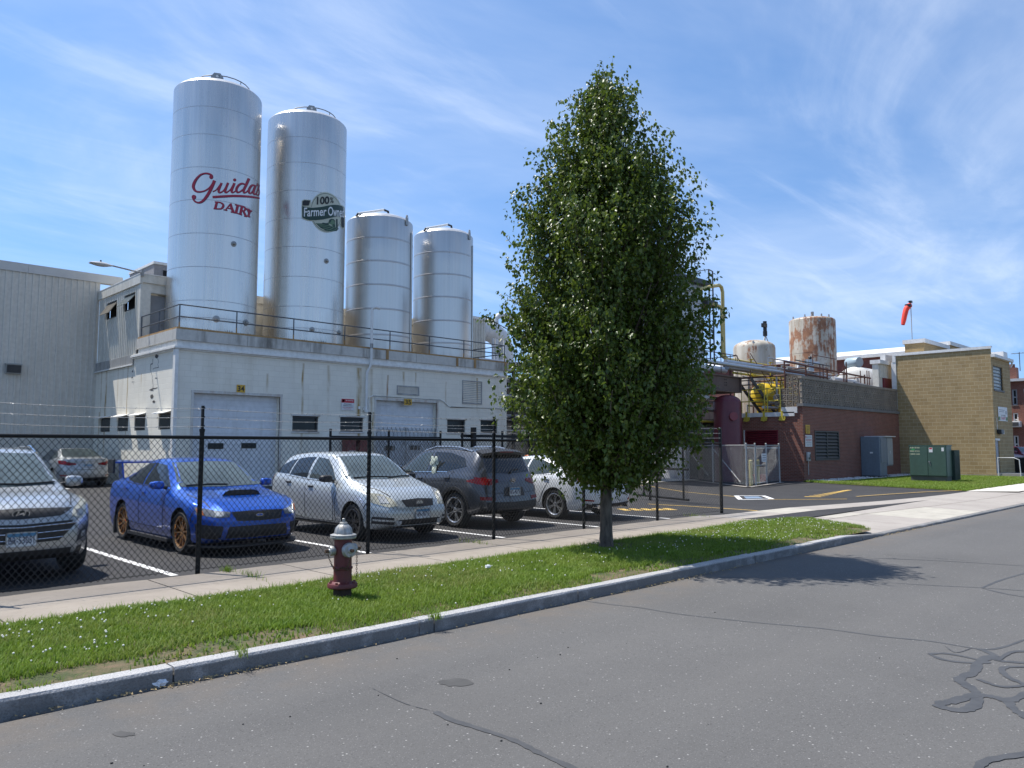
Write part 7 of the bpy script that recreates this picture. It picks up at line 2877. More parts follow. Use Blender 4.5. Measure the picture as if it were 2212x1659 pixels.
c.lines(c.root, "hood_crease", 'T', [[(.3, .36), (.7, .42), (1.1, .46)], [(.3, -.36), (.7, -.42), (1.1, -.46)]], .03, .003, PS_)
c.badge('F', .845, .19, .1, 'oval')
c.lines(c.root, "bumper_seam", 'L', [[(.4, .78), (.48, .7), (.52, .6)], [(1.5, .4), (1.52, .7), (1.4, 1.0)]], both=True)
c.plate('F', .545, "BR-53051", .0)
c.mirror(1.62, 1.12, PS_, (.11, .14, .085))
c.wheels(M_RIMSV, 5, 'Y', .225, .68)
c.wiper('F', [(-.66, 1.155), (-.2, 1.16), (.25, 1.14)])
c.wiper('F', [(.2, 1.14), (.45, 1.15), (.66, 1.16)])

# 3 --- silver hatchback
PW_ = m_paint("paint_pale_silver", (0.52, 0.55, 0.545), .45, .1, .32)
c = Car("hatchback", "pale silver hatchback with black mirrors and tinted rear glass facing the fence", dict(
    L=4.35, W=1.775, zb=.2, wr_=.318, axles=(.93, 3.53), paint=PW_,
    top=[(0, .72), (.06, .80), (.25, .87), (.7, .96), (1.05, 1.03), (1.3, 1.1), (1.65, 1.33), (1.95, 1.49), (2.2, 1.545), (2.7, 1.565), (3.3, 1.55), (3.8, 1.49), (4.05, 1.31), (4.22, 1.08), (4.32, .96), (4.35, .9)],
    belt=[(0, .66), (.3, .80), (.8, .89), (1.3, .945), (2.4, 1.0), (3.4, 1.08), (4.1, 1.1), (4.35, .88)],
    wr=[(0, .45), (.4, .58), (1.0, .7), (1.25, .71), (1.95, .585), (2.7, .575), (3.6, .56), (4.2, .6), (4.35, .6)],
    nose=[(.2, .08), (.35, 0), (.55, 0), (.65, .06), (.8, .16)], tail=[(.2, .1), (.5, 0), (.9, .05), (1.2, .05)], fcorner=(.75, .3), fbow=.22), (8.6, 13.13, 0), -math.pi / 2)
c.root.scale = (.965, 1, 1)
c.patch("windscreen", M_CARGLASS_L, 'F', [(-.73, 1.07), (0, 1.05), (.73, 1.07)], [(-.58, 1.47), (0, 1.49), (.58, 1.47)], .007, m=8)
c.patch("front_side_window", M_CARGLASS, 'L', [(1.6, 1.04), (2.1, 1.04), (2.58, 1.06)], [(1.9, 1.28), (2.15, 1.42), (2.56, 1.455)], .006, both=True)
c.patch("rear_side_window", M_TINT, 'L', [(2.68, 1.06), (3.36, 1.11)], [(2.66, 1.455), (3.0, 1.45), (3.3, 1.42)], .006, both=True)
c.patch("quarter_window", M_TINT, 'L', [(3.42, 1.12), (3.95, 1.14)], [(3.36, 1.41), (3.6, 1.38), (3.85, 1.27)], .006, both=True)
c.doors([([(1.6, .3), (2.6, .3)], [(1.55, .98), (2.6, 1.02)]), ([(2.64, .3), (3.1, .34), (3.2, .62)], [(2.64, 1.02), (3.1, 1.05), (3.45, 1.08)])], [(2.42, .9), (3.3, .96)], M_PLASTIC)
g1 = c.patch("upper_grille", M_PLASTIC, 'F', [(-.30, .60), (0, .59), (.30, .60)], [(-.35, .715), (0, .735), (.35, .715)], .006)
gl = c.patch("lower_grille", M_PLASTIC, 'F', [(-.42, .24), (0, .23), (.42, .24)], [(-.46, .38), (0, .39), (.46, .38)], .006)
for sg in (1, -1):
    hl = c.patch("headlight", M_LENSY, 'F', [(sg * .45, .62), (sg * .62, .60), (sg * .80, .68)], [(sg * .50, .74), (sg * .62, .82), (sg * .82, .85)], .008)
    c.patch("projector_lens", M_LENS, 'F', [(sg * .58, .66), (sg * .70, .67)], [(sg * .58, .78), (sg * .7, .79)], .014, hl, 6, 4)
    fb = c.patch("fog_lamp_bezel", M_PLASTIC, 'F', [(sg * .52, .30), (sg * .80, .32)], [(sg * .54, .42), (sg * .8, .44)], .006)
    c.patch("bezel_bar", PW_, 'F', [(sg * .53, .35), (sg * .79, .37)], [(sg * .53, .38), (sg * .79, .40)], .012, fb, 8, 2)
    c.patch("fog_lamp", M_LENS, 'F', [(sg * .40, .29), (sg * .48, .29)], [(sg * .40, .36), (sg * .48, .36)], .014, fb, 6, 4)
    c.patch("tail_light", M_RED, 'L' if sg > 0 else 'Q', [(4.08, .86), (4.3, .86)], [(4.02, 1.08), (4.18, 1.12)], .008)
c.lines(c.root, "hood_seam", 'T', [[(.25, .5), (.6, .65), (.95, .71)], [(.25, -.5), (.6, -.65), (.95, -.71)]])
c.patch("lower_trim", M_PLASTIC, 'L', [(1.35, .21), (3.1, .21)], [(1.35, .27), (3.1, .27)], .01, both=True, m=2)
c.badge('F', .66, .15, .1, 'rings')
c.lines(c.root, "bumper_seam", 'L', [[(.42, .80), (.5, .66), (.55, .58)], [(1.5, .3), (1.52, .6), (1.42, .92)]], both=True)
c.plate('F', .475, "AN-30715", .02)
c.mirror(1.68, 1.02, M_PLASTIC, (.11, .14, .075))
c.wheels(M_RIMDK, 7, 'Y', .225, .72)
c.wiper('F', [(-.64, 1.075), (-.2, 1.085), (.2, 1.07)])
c.wiper('F', [(.1, 1.06), (.4, 1.08), (.66, 1.08)])

# 4 --- dark grey SUV seen from behind
PG = m_paint("paint_dark_grey", (0.066, 0.072, 0.084), .5, .2, .28)
c = Car("parked_suv", "dark grey SUV seen from behind with a roof spoiler and grey wheels", dict(
    L=4.48, W=1.85, zb=.26, wr_=.355, axles=(.9, 3.57), paint=PG,
    top=[(0, .84), (.08, .92), (.4, 1.0), (.9, 1.06), (1.2, 1.1), (1.4, 1.17), (1.8, 1.42), (2.05, 1.56), (2.35, 1.63), (2.8, 1.65), (3.3, 1.64), (3.85, 1.595), (4.1, 1.50), (4.28, 1.25), (4.40, 1.05), (4.46, .98), (4.48, .93)],
    belt=[(0, .76), (.3, .9), (.9, .98), (1.3, 1.02), (2.5, 1.07), (3.4, 1.12), (4.2, 1.1), (4.48, .9)],
    wr=[(0, .5), (.4, .62), (1.0, .72), (1.3, .73), (2.05, .605), (2.8, .60), (3.8, .585), (4.2, .62), (4.48, .64)],
    nose=[(.25, .1), (.4, .0), (.65, .0), (.95, .14)], tail=[(.2, .14), (.38, .0), (.6, 0), (.7, .03), (.95, .07), (1.3, .06)], fcorner=(.8, .3), rcorner=(.6, .2), rbow=.16), (11.38, 13.68, 0), math.pi / 2)
rw = c.patch("rear_window", M_TINT, 'R', [(-.62, 1.13), (0, 1.1), (.62, 1.13)], [(-.54, 1.47), (0, 1.49), (.54, 1.47)], .007, m=8)
mb = MB()
for sg_ in (0,):
    vs = []
    for y in np.linspace(-.62, .62, 13):
        q = 1 - .25 * abs(y / .62) ** 3
        zc_ = 1.585 - .05 * abs(y / .62) ** 2
        vs += [(-1.68, y, zc_ + .045), (-1.68 - .3 * q, y, zc_ - .02), (-1.68 - .28 * q, y, zc_ - .075), (-1.8, y, zc_ - .06)]
    mb.add(vs, [(4 * i + a, 4 * i + b, 4 * i + 4 + b, 4 * i + 4 + a) for i in range(12) for a, b in ((0, 1), (1, 2), (2, 3), (3, 0))] + [(0, 1, 2, 3), (48, 49, 50, 51)], 0, True)
    mb.box((-1.985, -.2, 1.54), (-1.97, .2, 1.56), 1)
mb.build("roof_spoiler", [M_PLASTIC, M_RED], c.root)
c.patch("front_side_window", M_CARGLASS, 'L', [(1.68, 1.1), (2.58, 1.12)], [(2.05, 1.42), (2.3, 1.52), (2.58, 1.54)], .006, both=True)
c.patch("rear_side_window", M_TINT, 'L', [(2.66, 1.12), (3.2, 1.14), (3.85, 1.25)], [(2.66, 1.545), (3.2, 1.53), (3.7, 1.42)], .006, both=True)
c.patch("window_trim", M_CHROME, 'L', [(1.6, 1.085), (3.3, 1.125)], [(1.6, 1.1), (3.3, 1.14)], .008, both=True, m=1)
c.doors([([(1.65, .4), (2.6, .4)], [(1.6, 1.05), (2.6, 1.085)]), ([(2.64, .4), (3.05, .44), (3.15, .75)], [(2.64, 1.085), (3.1, 1.11), (3.5, 1.13)])], [(2.42, .98), (3.35, 1.01)])
for sg in (1, -1):
    c.patch("tail_light", M_RED, 'R', [(sg * .40, .93), (sg * .62, .87), (sg * .84, .9)], [(sg * .40, .985), (sg * .62, 1.0), (sg * .84, 1.04)], .009)
    c.patch("tail_light", M_RED, 'L' if sg > 0 else 'Q', [(3.98, .95), (4.3, .88)], [(3.98, .97), (4.28, 1.04)], .009)
    c.patch("reflector", M_RED, 'R', [(sg * .52, .56), (sg * .80, .58)], [(sg * .52, .635), (sg * .80, .645)], .012)
    mb = MB()
    pts = [c.hit('T', d, sg * .585)[0] for d in (2.2, 2.6, 3.0, 3.4, 3.8)]
    mb.tube([pts[0]] + [p + Vector((0, 0, .05)) for p in pts[1:-1]] + [pts[-1]], .02, 8)
    mb.build("roof_rail", M_RIMSV, c.root)
    for d in c.P['axles']:
        c.patch("arch_cladding", M_PLASTIC, 'L' if sg > 0 else 'Q', arc(d, .355, .425, math.pi * .97, .03 * math.pi), arc(d, .355, .48, math.pi * .98, .02 * math.pi), .014, n=18, m=2)
    c.patch("sill_cladding", M_PLASTIC, 'L' if sg > 0 else 'Q', [(1.4, .27), (3.1, .27)], [(1.4, .4), (3.1, .4)], .012, m=2)
c.patch("bumper_cladding", M_PLASTIC, 'R', [(-.78, .33), (.78, .33)], [(-.82, .54), (0, .52), (.82, .54)], .01)
c.patch("skid_plate", M_RIMDK, 'R', [(-.45, .32), (.45, .32)], [(-.5, .40), (.5, .40)], .02)
c.lines(c.root, "tailgate_seam", 'R', [[(-.66, .72), (0, .70), (.66, .72)], [(-.68, .73), (-.76, .9), (-.7, 1.1)], [(.68, .73), (.76, .9), (.7, 1.1)]])
c.patch("number_plate_recess", M_PLASTIC, 'R', [(-.3, .64), (.3, .64)], [(-.26, .82), (.26, .82)], .006)
c.plate('R', .735, "BG-4213")
c.badge('R', .96, .15, .085, 'oval')
mb = MB()
P_ = [c.hit('R', y, z) for y, z in ((.02, 1.11), (-.1, 1.17), (-.28, 1.18))]
mb.tube([p + n * .02 for p, n in P_], [.03, .02, .012], 6)
mb.build("rear_wiper", M_PLASTIC, rw)
mb = MB()
p, n = c.hit('T', 3.7, 0)
mb.add([(p.x + .1, -.02, p.z - .02), (p.x + .1, .02, p.z - .02), (p.x - .1, .012, p.z - .04), (p.x - .1, -.012, p.z - .04), (p.x - .1, 0, p.z + .08)], [(0, 1, 2, 3), (0, 1, 4), (1, 2, 4), (2, 3, 4), (3, 0, 4)])
mb.build("roof_aerial", PG, c.root)
c.mirror(1.75, 1.12, PG, (.11, .14, .08))
c.wheels(M_RIMSV, 5, 'W', .235, .74)
mb = MB()
bp = Vector((c.root.location.x - .6, 0, 0))
for k, (dx, dy, dz, r) in enumerate(((0, 0, 0, .1), (.05, .02, .16, .09), (-.06, .03, .17, .075), (.02, -.07, .24, .075), (-.02, .07, .25, .07), (.03, 0, -.13, .1), (.04, .09, .1, .06), (-.03, -.09, .12, .06))):
    mb.sphere((-.62 + dy, .86 + dx * .3, 1.23 + dz * .7), r * .8, 0, 12, 8, (1, .12, 1))
mb.build("window_toy", plain("toy_cream", (0.62, 0.66, 0.52), .7, var=.08), c.root)

# 5 --- white sedan seen from behind
PWH = m_paint("paint_white", (0.66, 0.67, 0.67), .0, .04, .3)
SED = dict(
    L=4.86, W=1.84, zb=.2, wr_=.335, axles=(.98, 3.8), paint=PWH,
    top=[(0, .66), (.1, .74), (.4, .84), (.9, .92), (1.3, .98), (1.5, 1.04), (1.9, 1.26), (2.2, 1.39), (2.5, 1.44), (2.9, 1.45), (3.3, 1.41), (3.7, 1.29), (4.05, 1.14), (4.25, 1.09), (4.6, 1.08), (4.78, 1.06), (4.84, 1.0), (4.86, .95)],
    belt=[(0, .60), (.3, .74), (.9, .85), (1.4, .9), (2.5, .95), (3.5, 1.0), (4.3, 1.04), (4.86, .93)],
    wr=[(0, .5), (.5, .62), (1.3, .71), (1.55, .7), (2.2, .57), (2.9, .56), (3.5, .56), (4.1, .66), (4.86, .68)],
    nose=[(.2, .06), (.4, 0), (.6, 0), (.75, .13)], tail=[(.2, .16), (.35, .03), (.55, 0), (.7, .02), (.9, .08), (1.06, .06)], rcorner=(.7, .24), rbow=.17)
c = Car("sedan", "white sedan seen from behind under the low branches of the tree", SED, (14.25, 13.52, 0), math.pi / 2)


def sedan_parts(c, lights, plate, badge, rim, spokes, glass=M_CARGLASS):
    c.patch("rear_window", glass, 'R', [(-.64, 1.12), (0, 1.10), (.64, 1.12)], [(-.5, 1.39), (0, 1.41), (.5, 1.39)], .007, m=8)
    c.patch("windscreen", M_CARGLASS_L, 'F', [(-.70, 1.03), (.70, 1.03)], [(-.56, 1.37), (.56, 1.37)], .007, m=8)
    c.patch("front_side_window", M_CARGLASS, 'L', [(1.75, .99), (2.78, 1.0)], [(2.1, 1.22), (2.4, 1.34), (2.78, 1.365)], .006, both=True)
    c.patch("rear_side_window", M_CARGLASS, 'L', [(2.85, 1.0), (3.4, 1.02), (3.86, 1.08)], [(2.85, 1.365), (3.2, 1.34), (3.6, 1.22)], .006, both=True)
    c.doors([([(1.75, .32), (2.78, .32)], [(1.7, .94), (2.78, .97)]), ([(2.82, .32), (3.3, .36), (3.45, .62)], [(2.82, .97), (3.3, .985), (3.75, 1.01)])], [(2.62, .87), (3.55, .9)], M_CHROME if c.P['paint'] is PWH else None)
    for sg in (1, -1):
        c.patch("tail_light", M_RED, 'R', [(sg * lights[0], .83), (sg * .6, .80), (sg * .84, .86)], [(sg * lights[0], .88), (sg * .6, .93), (sg * .84, .985)], .009)
        c.patch("tail_light", M_RED, 'L' if sg > 0 else 'Q', [(4.4, .93), (4.66, .84)], [(4.38, .95), (4.66, .98)], .009)
        c.patch("reflector", M_RED, 'R', [(sg * .62, .42), (sg * .8, .44)], [(sg * .62, .455), (sg * .8, .475)], .01)
    c.patch("diffuser", M_PLASTIC, 'R', [(-.7, .27), (.7, .27)], [(-.76, .38), (0, .36), (.76, .38)], .01)
    c.lines(c.root, "trunk_seam", 'R', [[(-.5, .80), (-.46, .68), (0, .66), (.46, .68), (.5, .80)]])
    c.plate('R', .76, plate)
    c.badge('R', .93, .13, .08, badge)
    c.mirror(1.85, 1.0, c.paint)
    c.wheels(rim, spokes, 'Y', .235, .74)
    mb = MB()
    p, n = c.hit('T', 3.25, 0)
    mb.add([(p.x + .1, -.02, p.z - .02), (p.x + .1, .02, p.z - .02), (p.x - .1, .012, p.z - .04), (p.x - .1, -.012, p.z - .04), (p.x - .1, 0, p.z + .06)], [(0, 1, 2, 3), (0, 1, 4), (1, 2, 4), (2, 3, 4), (3, 0, 4)])
    mb.build("roof_aerial", c.paint, c.root)


sedan_parts(c, (.32,), "AX-71902", 'rings', M_RIMSV, 6)
mb = MB()
for sg in (1, -1):
    mb.tube([(-2.42, sg * .55, .3), (-2.25, sg * .55, .3)], .045, 12)
mb.build("exhaust_tips", M_CHROME, c.root)
S2 = dict(SED)
S2.update(paint=m_paint("paint_silver_grey", (0.34, 0.355, 0.36), .55, .1, .32), W=1.78)
c = Car("sedan", "silver grey sedan parked far back against the ribbed metal wall", S2, (8.72, 33.15, .18), math.pi / 2)
sedan_parts(c, (.36,), "AS-20418", 'oval', M_RIMSV, 5)
S3 = dict(PB and c.P)
S3.update(paint=m_paint("paint_cherry", (0.16, 0.008, 0.03), .3, .1, .3), grp=0)
c = Car("parked_car", "dark cherry red car nose on beyond the waste bins at far right", S3, (65.4, 13.7, 0.25), -2.42)
c.patch("windscreen", M_CARGLASS_L, 'F', [(-.70, 1.03), (.70, 1.03)], [(-.56, 1.37), (.56, 1.37)], .007, m=8)
for sg in (1, -1):
    c.patch("headlight", M_LENS, 'F', [(sg * .48, .60), (sg * .8, .64)], [(sg * .5, .7), (sg * .82, .76)], .009)
c.patch("front_grille", M_PLASTIC, 'F', [(-.4, .4), (.4, .4)], [(-.42, .56), (.42, .56)], .008)
c.patch("front_side_window", M_CARGLASS, 'L', [(1.75, .99), (2.78, 1.0)], [(2.1, 1.22), (2.4, 1.34), (2.78, 1.365)], .006, both=True)
c.mirror(1.85, 1.0, c.paint)
c.wheels(M_RIMDK, 5, 'Y', .235, .74)
# ------------------------------------------------------------------ chain link fences
def zigzag(name, A, B, z0, z1, p, h, r, mat, parent, seed=0):
    """woven wire: every wire zigzags upward and hooks its neighbours; ends twisted into points at the top"""
    A, B = np.array(A, float), np.array(B, float)
    L = np.linalg.norm(B - A)
    u = (B - A) / L
    nrm = np.array([-u[1], u[0]])
    n = int(L / p)
    rows = int((z1 - z0) / h)
    k = np.arange(n)[:, None]
    j = np.arange(rows + 1)[None, :]
    par = (j + k) % 2
    X = (k + par) * p
    Z = z0 + j * h + 0 * k
    off = np.where(par == 1, r * .8, -r * .8) * np.where(k % 2 == 0, 1, -1)
    g = np.random.default_rng(seed)
    sag = .012 * np.sin(X * 2.3 + seed) * np.sin(np.clip((Z - z0) / (z1 - z0), 0, 1) * np.pi)
    PX = A[0] + u[0] * X + nrm[0] * (off + sag)
    PY = A[1] + u[1] * X + nrm[1] * (off + sag)
    P = np.stack([PX, PY, Z], -1)
    a, b = P[:, :-1].reshape(-1, 3), P[:, 1:].reshape(-1, 3)
    # knuckled ends above the rail
    tips = P[:, -1]
    t2 = tips + np.array([0, 0, h * .35]) + np.concatenate([u * p * .25, [0]]) * np.where(par[:, -1:] == 1, -1, 1)
    a, b = np.concatenate([a, tips]), np.concatenate([b, t2])
    d = b - a
    d /= np.linalg.norm(d, axis=1, keepdims=True)
    n3 = np.concatenate([nrm, [0]])
    s = np.cross(d, n3)
    m = len(a)
    V = np.zeros((m, 8, 3))
    for q, (c1, c2) in enumerate(((1, 0), (0, 1), (-1, 0), (0, -1))):
        o = (s * c1 + n3 * c2) * r
        V[:, q] = a + o - d * r * .5
        V[:, 4 + q] = b + o + d * r * .5
    base = (np.arange(m) * 8)[:, None]
    F = np.concatenate([base + np.array([q, (q + 1) % 4, 4 + (q + 1) % 4, 4 + q]) for q in range(4)])
    return np_mesh(name, V.reshape(-1, 3), F, mat, parent)


def barbed(name, pts, r, mat, parent, seed):
    g = random.Random(seed)
    mb = MB()
    mb.tube(pts, r, 4, 0, False, False)
    L = 0
    for a, b in zip(pts[:-1], pts[1:]):
        a, b = Vector(a), Vector(b)
        n = max(1, int((b - a).length / .13))
        d = (b - a).normalized()
        for k in range(n):
            p = a.lerp(b, (k + .5) / n)
            for q in range(2):
                v = Vector((g.uniform(-1, 1), g.uniform(-1, 1), g.uniform(-1, 1))).normalized() * .016
                mb.tube([p - v + d * .008 * q, p + v + d * .008 * q], r * .75, 3, 0, False, False)
    return mb.build(name, mat, parent, fix=False)


M_VINYL = plain("black_vinyl_wire", (0.009, 0.0095, 0.010), .38, 0, var=.15, spec=.35)
M_POSTBLK = plain("black_fence_paint", (0.007, 0.0075, 0.008), .42, var=.2, scale=6, spec=.25)
M_WIREGALV = plain("galvanised_wire", (0.30, 0.31, 0.31), .45, .5, var=.15)
FY = 10.28
fence = thing("chain_link_fence", "long black chain link fence with barbed wire along the pavement", "fence")
zigzag("wire_mesh", (-4.2, FY - .03), (17.6, FY - .03), .03, 1.80, .0375, .0455, .0030, M_VINYL, fence, 1)
mb = MB()
mb.tube([(-4.2, FY, 1.785), (6.97, FY, 1.785), (17.6, FY, 1.755)], .024, 10)
mb.build("top_rail", M_POSTBLK, fence)
mb = MB()
mb.tube([(-4.2, FY - .03, .06), (4, FY - .03, .05), (17.6, FY - .03, .05)], .003, 4)
mb.build("tension_wire", M_VINYL, fence)
PX = [-3.6, -1.0, 1.62, 4.3, 6.97, 9.68, 12.21, 14.8, 17.61]
for i, x in enumerate(PX):
    mb = MB()
    r = .042 if i == 8 else .031
    top = 2.13 if i == 8 else 1.86
    mb.tube([(x, FY + .01, -.1), (x, FY + .01, top)], r, 12)
    if i != 8:
        mb.tube([(x, FY + .01, 1.86), (x, FY + .01, 1.9)], r + .006, 12)
        mb.box((x - .014, FY - .012, 1.88), (x + .014, FY + .03, 2.21))
        for z in (1.94, 2.06, 2.18):
            mb.box((x - .02, FY - .02, z - .01), (x + .02, FY - .01, z + .01))
    else:
        mb.sphere((x, FY + .01, 2.13), r * 1.05, 0, 12, 6, (1, 1, .6))
    for z in (.3, .75, 1.2, 1.6):
        mb.tube([(x, FY + .01, z - .012), (x, FY + .01, z + .012)], r + .004, 12)
    o = mb.build("post", M_POSTBLK, fence)
    if i == 8:
        o["label"] = "thicker black end post without an arm"
for q, z in enumerate((1.93, 2.05, 2.17)):
    pts = []
    for a, b in zip(PX[:-1], PX[1:]):
        for k in range(4):
            f = k / 4
            pts.append((a + (b - a) * f, FY - .022, z - .03 * math.sin(f * math.pi) + (0 if b < 17 else -.05 * f)))
    pts.append((17.6, FY - .02, z - .05))
    barbed("barbed_wire", pts, .0032, M_GALV, fence, q)

# inner black fence and gate frames between the car rows and the dairy
inn = thing("yard_fence", "short run of black chain link fence behind the hatchback", "fence")
zigzag("wire_mesh", (12.8, 21), (17.2, 21), .15, 2.0, .05, .06, .005, M_VINYL, inn, 3)
mb = MB()
mb.tube([(12.8, 21.02, 1.98), (17.2, 21.02, 1.98)], .025, 8)
mb.build("top_rail", M_POSTBLK, inn)
for x in (12.8, 15.0, 17.2):
    mb = MB()
    mb.tube([(x, 21.02, 0), (x, 21.02, 2.22)], .04, 10)
    mb.build("post", M_POSTBLK, inn)
sg_ = thing("sliding_gate", "wide black sliding gate with thick posts beyond the dark grey SUV", "gate")
zigzag("wire_mesh", (18.2, 21), (24, 21.3), .2, 2.05, .05, .06, .005, M_VINYL, sg_, 5)
mb = MB()
mb.box((18.15, 20.97, 2.0), (24.0, 21.05, 2.1))
mb.box((18.15, 20.97, .15), (24.0, 21.05, .22))
for x in (18.2, 20.2, 22.0):
    mb.box((x - .03, 20.98, .15), (x + .03, 21.04, 2.25 if x > 18.5 else 2.3))
mb.add([(20.2, 21.0, 1.45), (20.25, 21.0, 1.4), (20.75, 21.0, 2.0), (20.7, 21.0, 2.0)], [(0, 1, 2, 3)])
mb.build("gate_frame", M_POSTBLK, sg_)
for x in (18.62, 21.62):
    mb = MB()
    mb.box((x - .075, 20.8, 0), (x + .075, 20.95, 2.36))
    mb.build("post", M_POSTBLK, sg_)
for q, z in enumerate((2.16, 2.3)):
    barbed("barbed_wire", [(12.8, 21, z + .02), (18.2, 21, z), (24, 21.2, z)], .005, M_GALV, sg_, 20 + q)
lf = thing("gate_leaf", "black swing gate frame standing open inside the fence under the tree", "gate")
A, B = G(1388, 1078), G(1488, 1089)
A.z = B.z = 0
mb = MB()
d = (B - A)
ex = A - d * .1
for z in (.12, 1.0, 1.8):
    mb.tube([(ex if z < .5 else A).to_tuple()[:2] + (z,), B.to_tuple()[:2] + (z,)], .035, 8)
for f in (.04, .9):
    p = A.lerp(B, f)
    mb.tube([(p.x, p.y, .12), (p.x, p.y, 1.8)], .03, 8)
p = A.lerp(B, .18)
mb.tube([(p.x, p.y, -.1), (p.x, p.y, 1.9)], .04, 8)
mb.build("frame", M_POSTBLK, lf)
zigzag("wire_mesh", A.to_tuple()[:2], B.to_tuple()[:2], .12, 1.8, .0375, .0455, .0026, M_VINYL, lf, 9)

# grey enclosure of the plant yard
enc = thing("chain_link_fence", "grey galvanised chain link enclosure around the maroon vessel", "fence")
C0 = (29.45, 16.0)
segs = [((34.4, 22.1), (29.6, 16.1)), ((29.6, 16.1), (30.7, 16.28)), ((32.35, 16.62), (34.35, 17.0))]
for i, (a, b) in enumerate(segs):
    zigzag("wire_mesh", a, b, .08, 1.72, .05, .06, .0034, M_WIREGALV, enc, 12 + i)
    mb = MB()
    mb.tube([(*a, 1.72), (*b, 1.72)], .022, 8)
    mb.build("top_rail", M_GALV, enc)
for (x, y) in ((34.4, 22.1), (32, 19.1), (29.6, 16.1), (30.7, 16.28), (32.35, 16.62), (34.35, 17.0)):
    mb = MB()
    mb.tube([(x, y, -.1), (x, y, 1.78)], .036, 10)
    mb.sphere((x, y, 1.79), .045, 0, 10, 6, (1, 1, .7))
    mb.build("post", M_GALV, enc)
mb = MB()
mb.tube([(32.0, 19.1, 1.6), (30.0, 16.6, .15)], .025, 6)
mb.tube([(34.4, 22.1, 1.7), (32.4, 19.6, .3)], .025, 6)
mb.build("brace", M_GALV, enc)
gl = thing("enclosure_gate", "small grey mesh gate with a white notice in the enclosure fence", "gate")
zigzag("wire_mesh", (30.78, 16.3), (32.28, 16.6), .1, 1.68, .05, .06, .0034, M_WIREGALV, gl, 15)
mb = MB()
for z in (.1, .85, 1.68):
    mb.tube([(30.78, 16.3, z), (32.28, 16.6, z)], .022, 8)
for q in ((30.78, 16.3), (32.28, 16.6)):
    mb.tube([(*q, .1), (*q, 1.68)], .025, 8)
mb.build("frame", M_GALV, gl)
mb = MB()
mb.box((31.5, 16.38, 1.0), (31.9, 16.4, 1.36))
for k in range(3):
    mb.box((31.55, 16.375, 1.06 + k * .1), (31.85, 16.38, 1.1 + k * .1), 1)
tag(mb.build("notice_sign", [M_SIGNWHITE, M_SIGNGREY]), "small white notice hung on the grey enclosure gate", "sign")
mb = MB()
for a, b in (((29.2, 15.8), (34.4, 16.9)), ((29.2, 15.8), (34.2, 22.3))):
    strip(mb, [a, b], .25, lambda x, y: lot_z(x, y) + .03)
struct(mb.build("enclosure_kerb", M_APRON))
# orange traffic barrel glimpsed below the crown
oc = thing("traffic_barrel", "orange and white traffic drum behind the sliding gate", "barrel", (25.4, 24.6, .15))
mb = MB()
for k, m_ in enumerate((0, 1, 0, 1, 0)):
    mb.lathe([(.3 - k * .012, k * .22), (.29 - k * .012, k * .22 + .215)], 20, m_)
mb.lathe([(.24, 1.1), (.2, 1.14), (.001, 1.14)], 20, 0)
mb.build("drum", [plain("safety_orange", (0.62, 0.13, 0.02), .5, var=.1), M_SIGNWHITE], oc)
mb = MB()
mb.lathe([(.38, -.05), (.38, .04), (.3, .06)], 20)
mb.build("base", M_BLACK, oc)

# ------------------------------------------------------------------ fire hydrant
hy = thing("fire_hydrant", "weathered red fire hydrant with silver bonnet and hanging chain", "hydrant", (4.71, 7.43, 0.0), math.atan2(-7.43, -4.71) + math.pi / 2)
M_HRED = dirty("hydrant_red", (0.12, 0.019, 0.02), (0.075, 0.028, 0.022), .5, amount=.7, scale=5, bump=.4)
M_HSIL = dirty("hydrant_silver", (0.40, 0.41, 0.41), (0.22, 0.2, 0.17), .42, .45, amount=.75, scale=6, bump=.35, lo=.42, hi=.62)
M_HBR = plain("hydrant_rust", (0.10, 0.055, 0.03), .85, var=.35, scale=30, bump=.4)
# local: +Y points away from the photographer
mb = MB()
mb.lathe([(.098, -.08), (.098, .12)], 28)
mb.build("foot", plain("hydrant_foot", (0.045, 0.028, 0.02), .9, var=.35, scale=12, bump=.4), hy)
mb = MB()
mb.lathe([(.10, .115), (.152, .12), (.163, .13), (.163, .158), (.155, .172), (.12, .178), (.102, .19), (.099, .24), (.099, .318), (.108, .325), (.108, .345), (.097, .352), (.096, .45), (.096, .655)], 36)
for k in range(8):
    a = k * math.pi / 4 + .3
    mb.lathe([(.015, .172), (.015, .19), (.001, .19)], 6, 0, Matrix.Translation((.135 * math.cos(a), .135 * math.sin(a), 0)))
mb.build("barrel", M_HRED, hy)
mb = MB()
mb.lathe([(.09, .655), (.138, .655), (.142, .662), (.142, .676), (.134, .682), (.142, .686), (.142, .694), (.125, .7), (.1, .702), (.094, .706)] + [(.094 * math.cos(k / 9 * math.pi / 2) ** .85 + .001, .71 + .105 * math.sin(k / 9 * math.pi / 2)) for k in range(9)], 36)
for k in range(8):
    a = k * math.pi / 4
    mb.tube([(.096 * math.cos(a), .096 * math.sin(a), .71), (.085 * math.cos(a), .085 * math.sin(a), .765), (.045 * math.cos(a), .045 * math.sin(a), .806)], .006, 6)
mb.lathe([(.043, .805), (.044, .822), (.036, .826), (.036, .83), (.001, .83)], 24)
mb.build("bonnet", M_HSIL, hy)
mb = MB()
mb.lathe([(.02, .82), (.018, .868), (.012, .872), (.001, .872)], 5)
mb.build("operating_nut", M_FIT, hy)


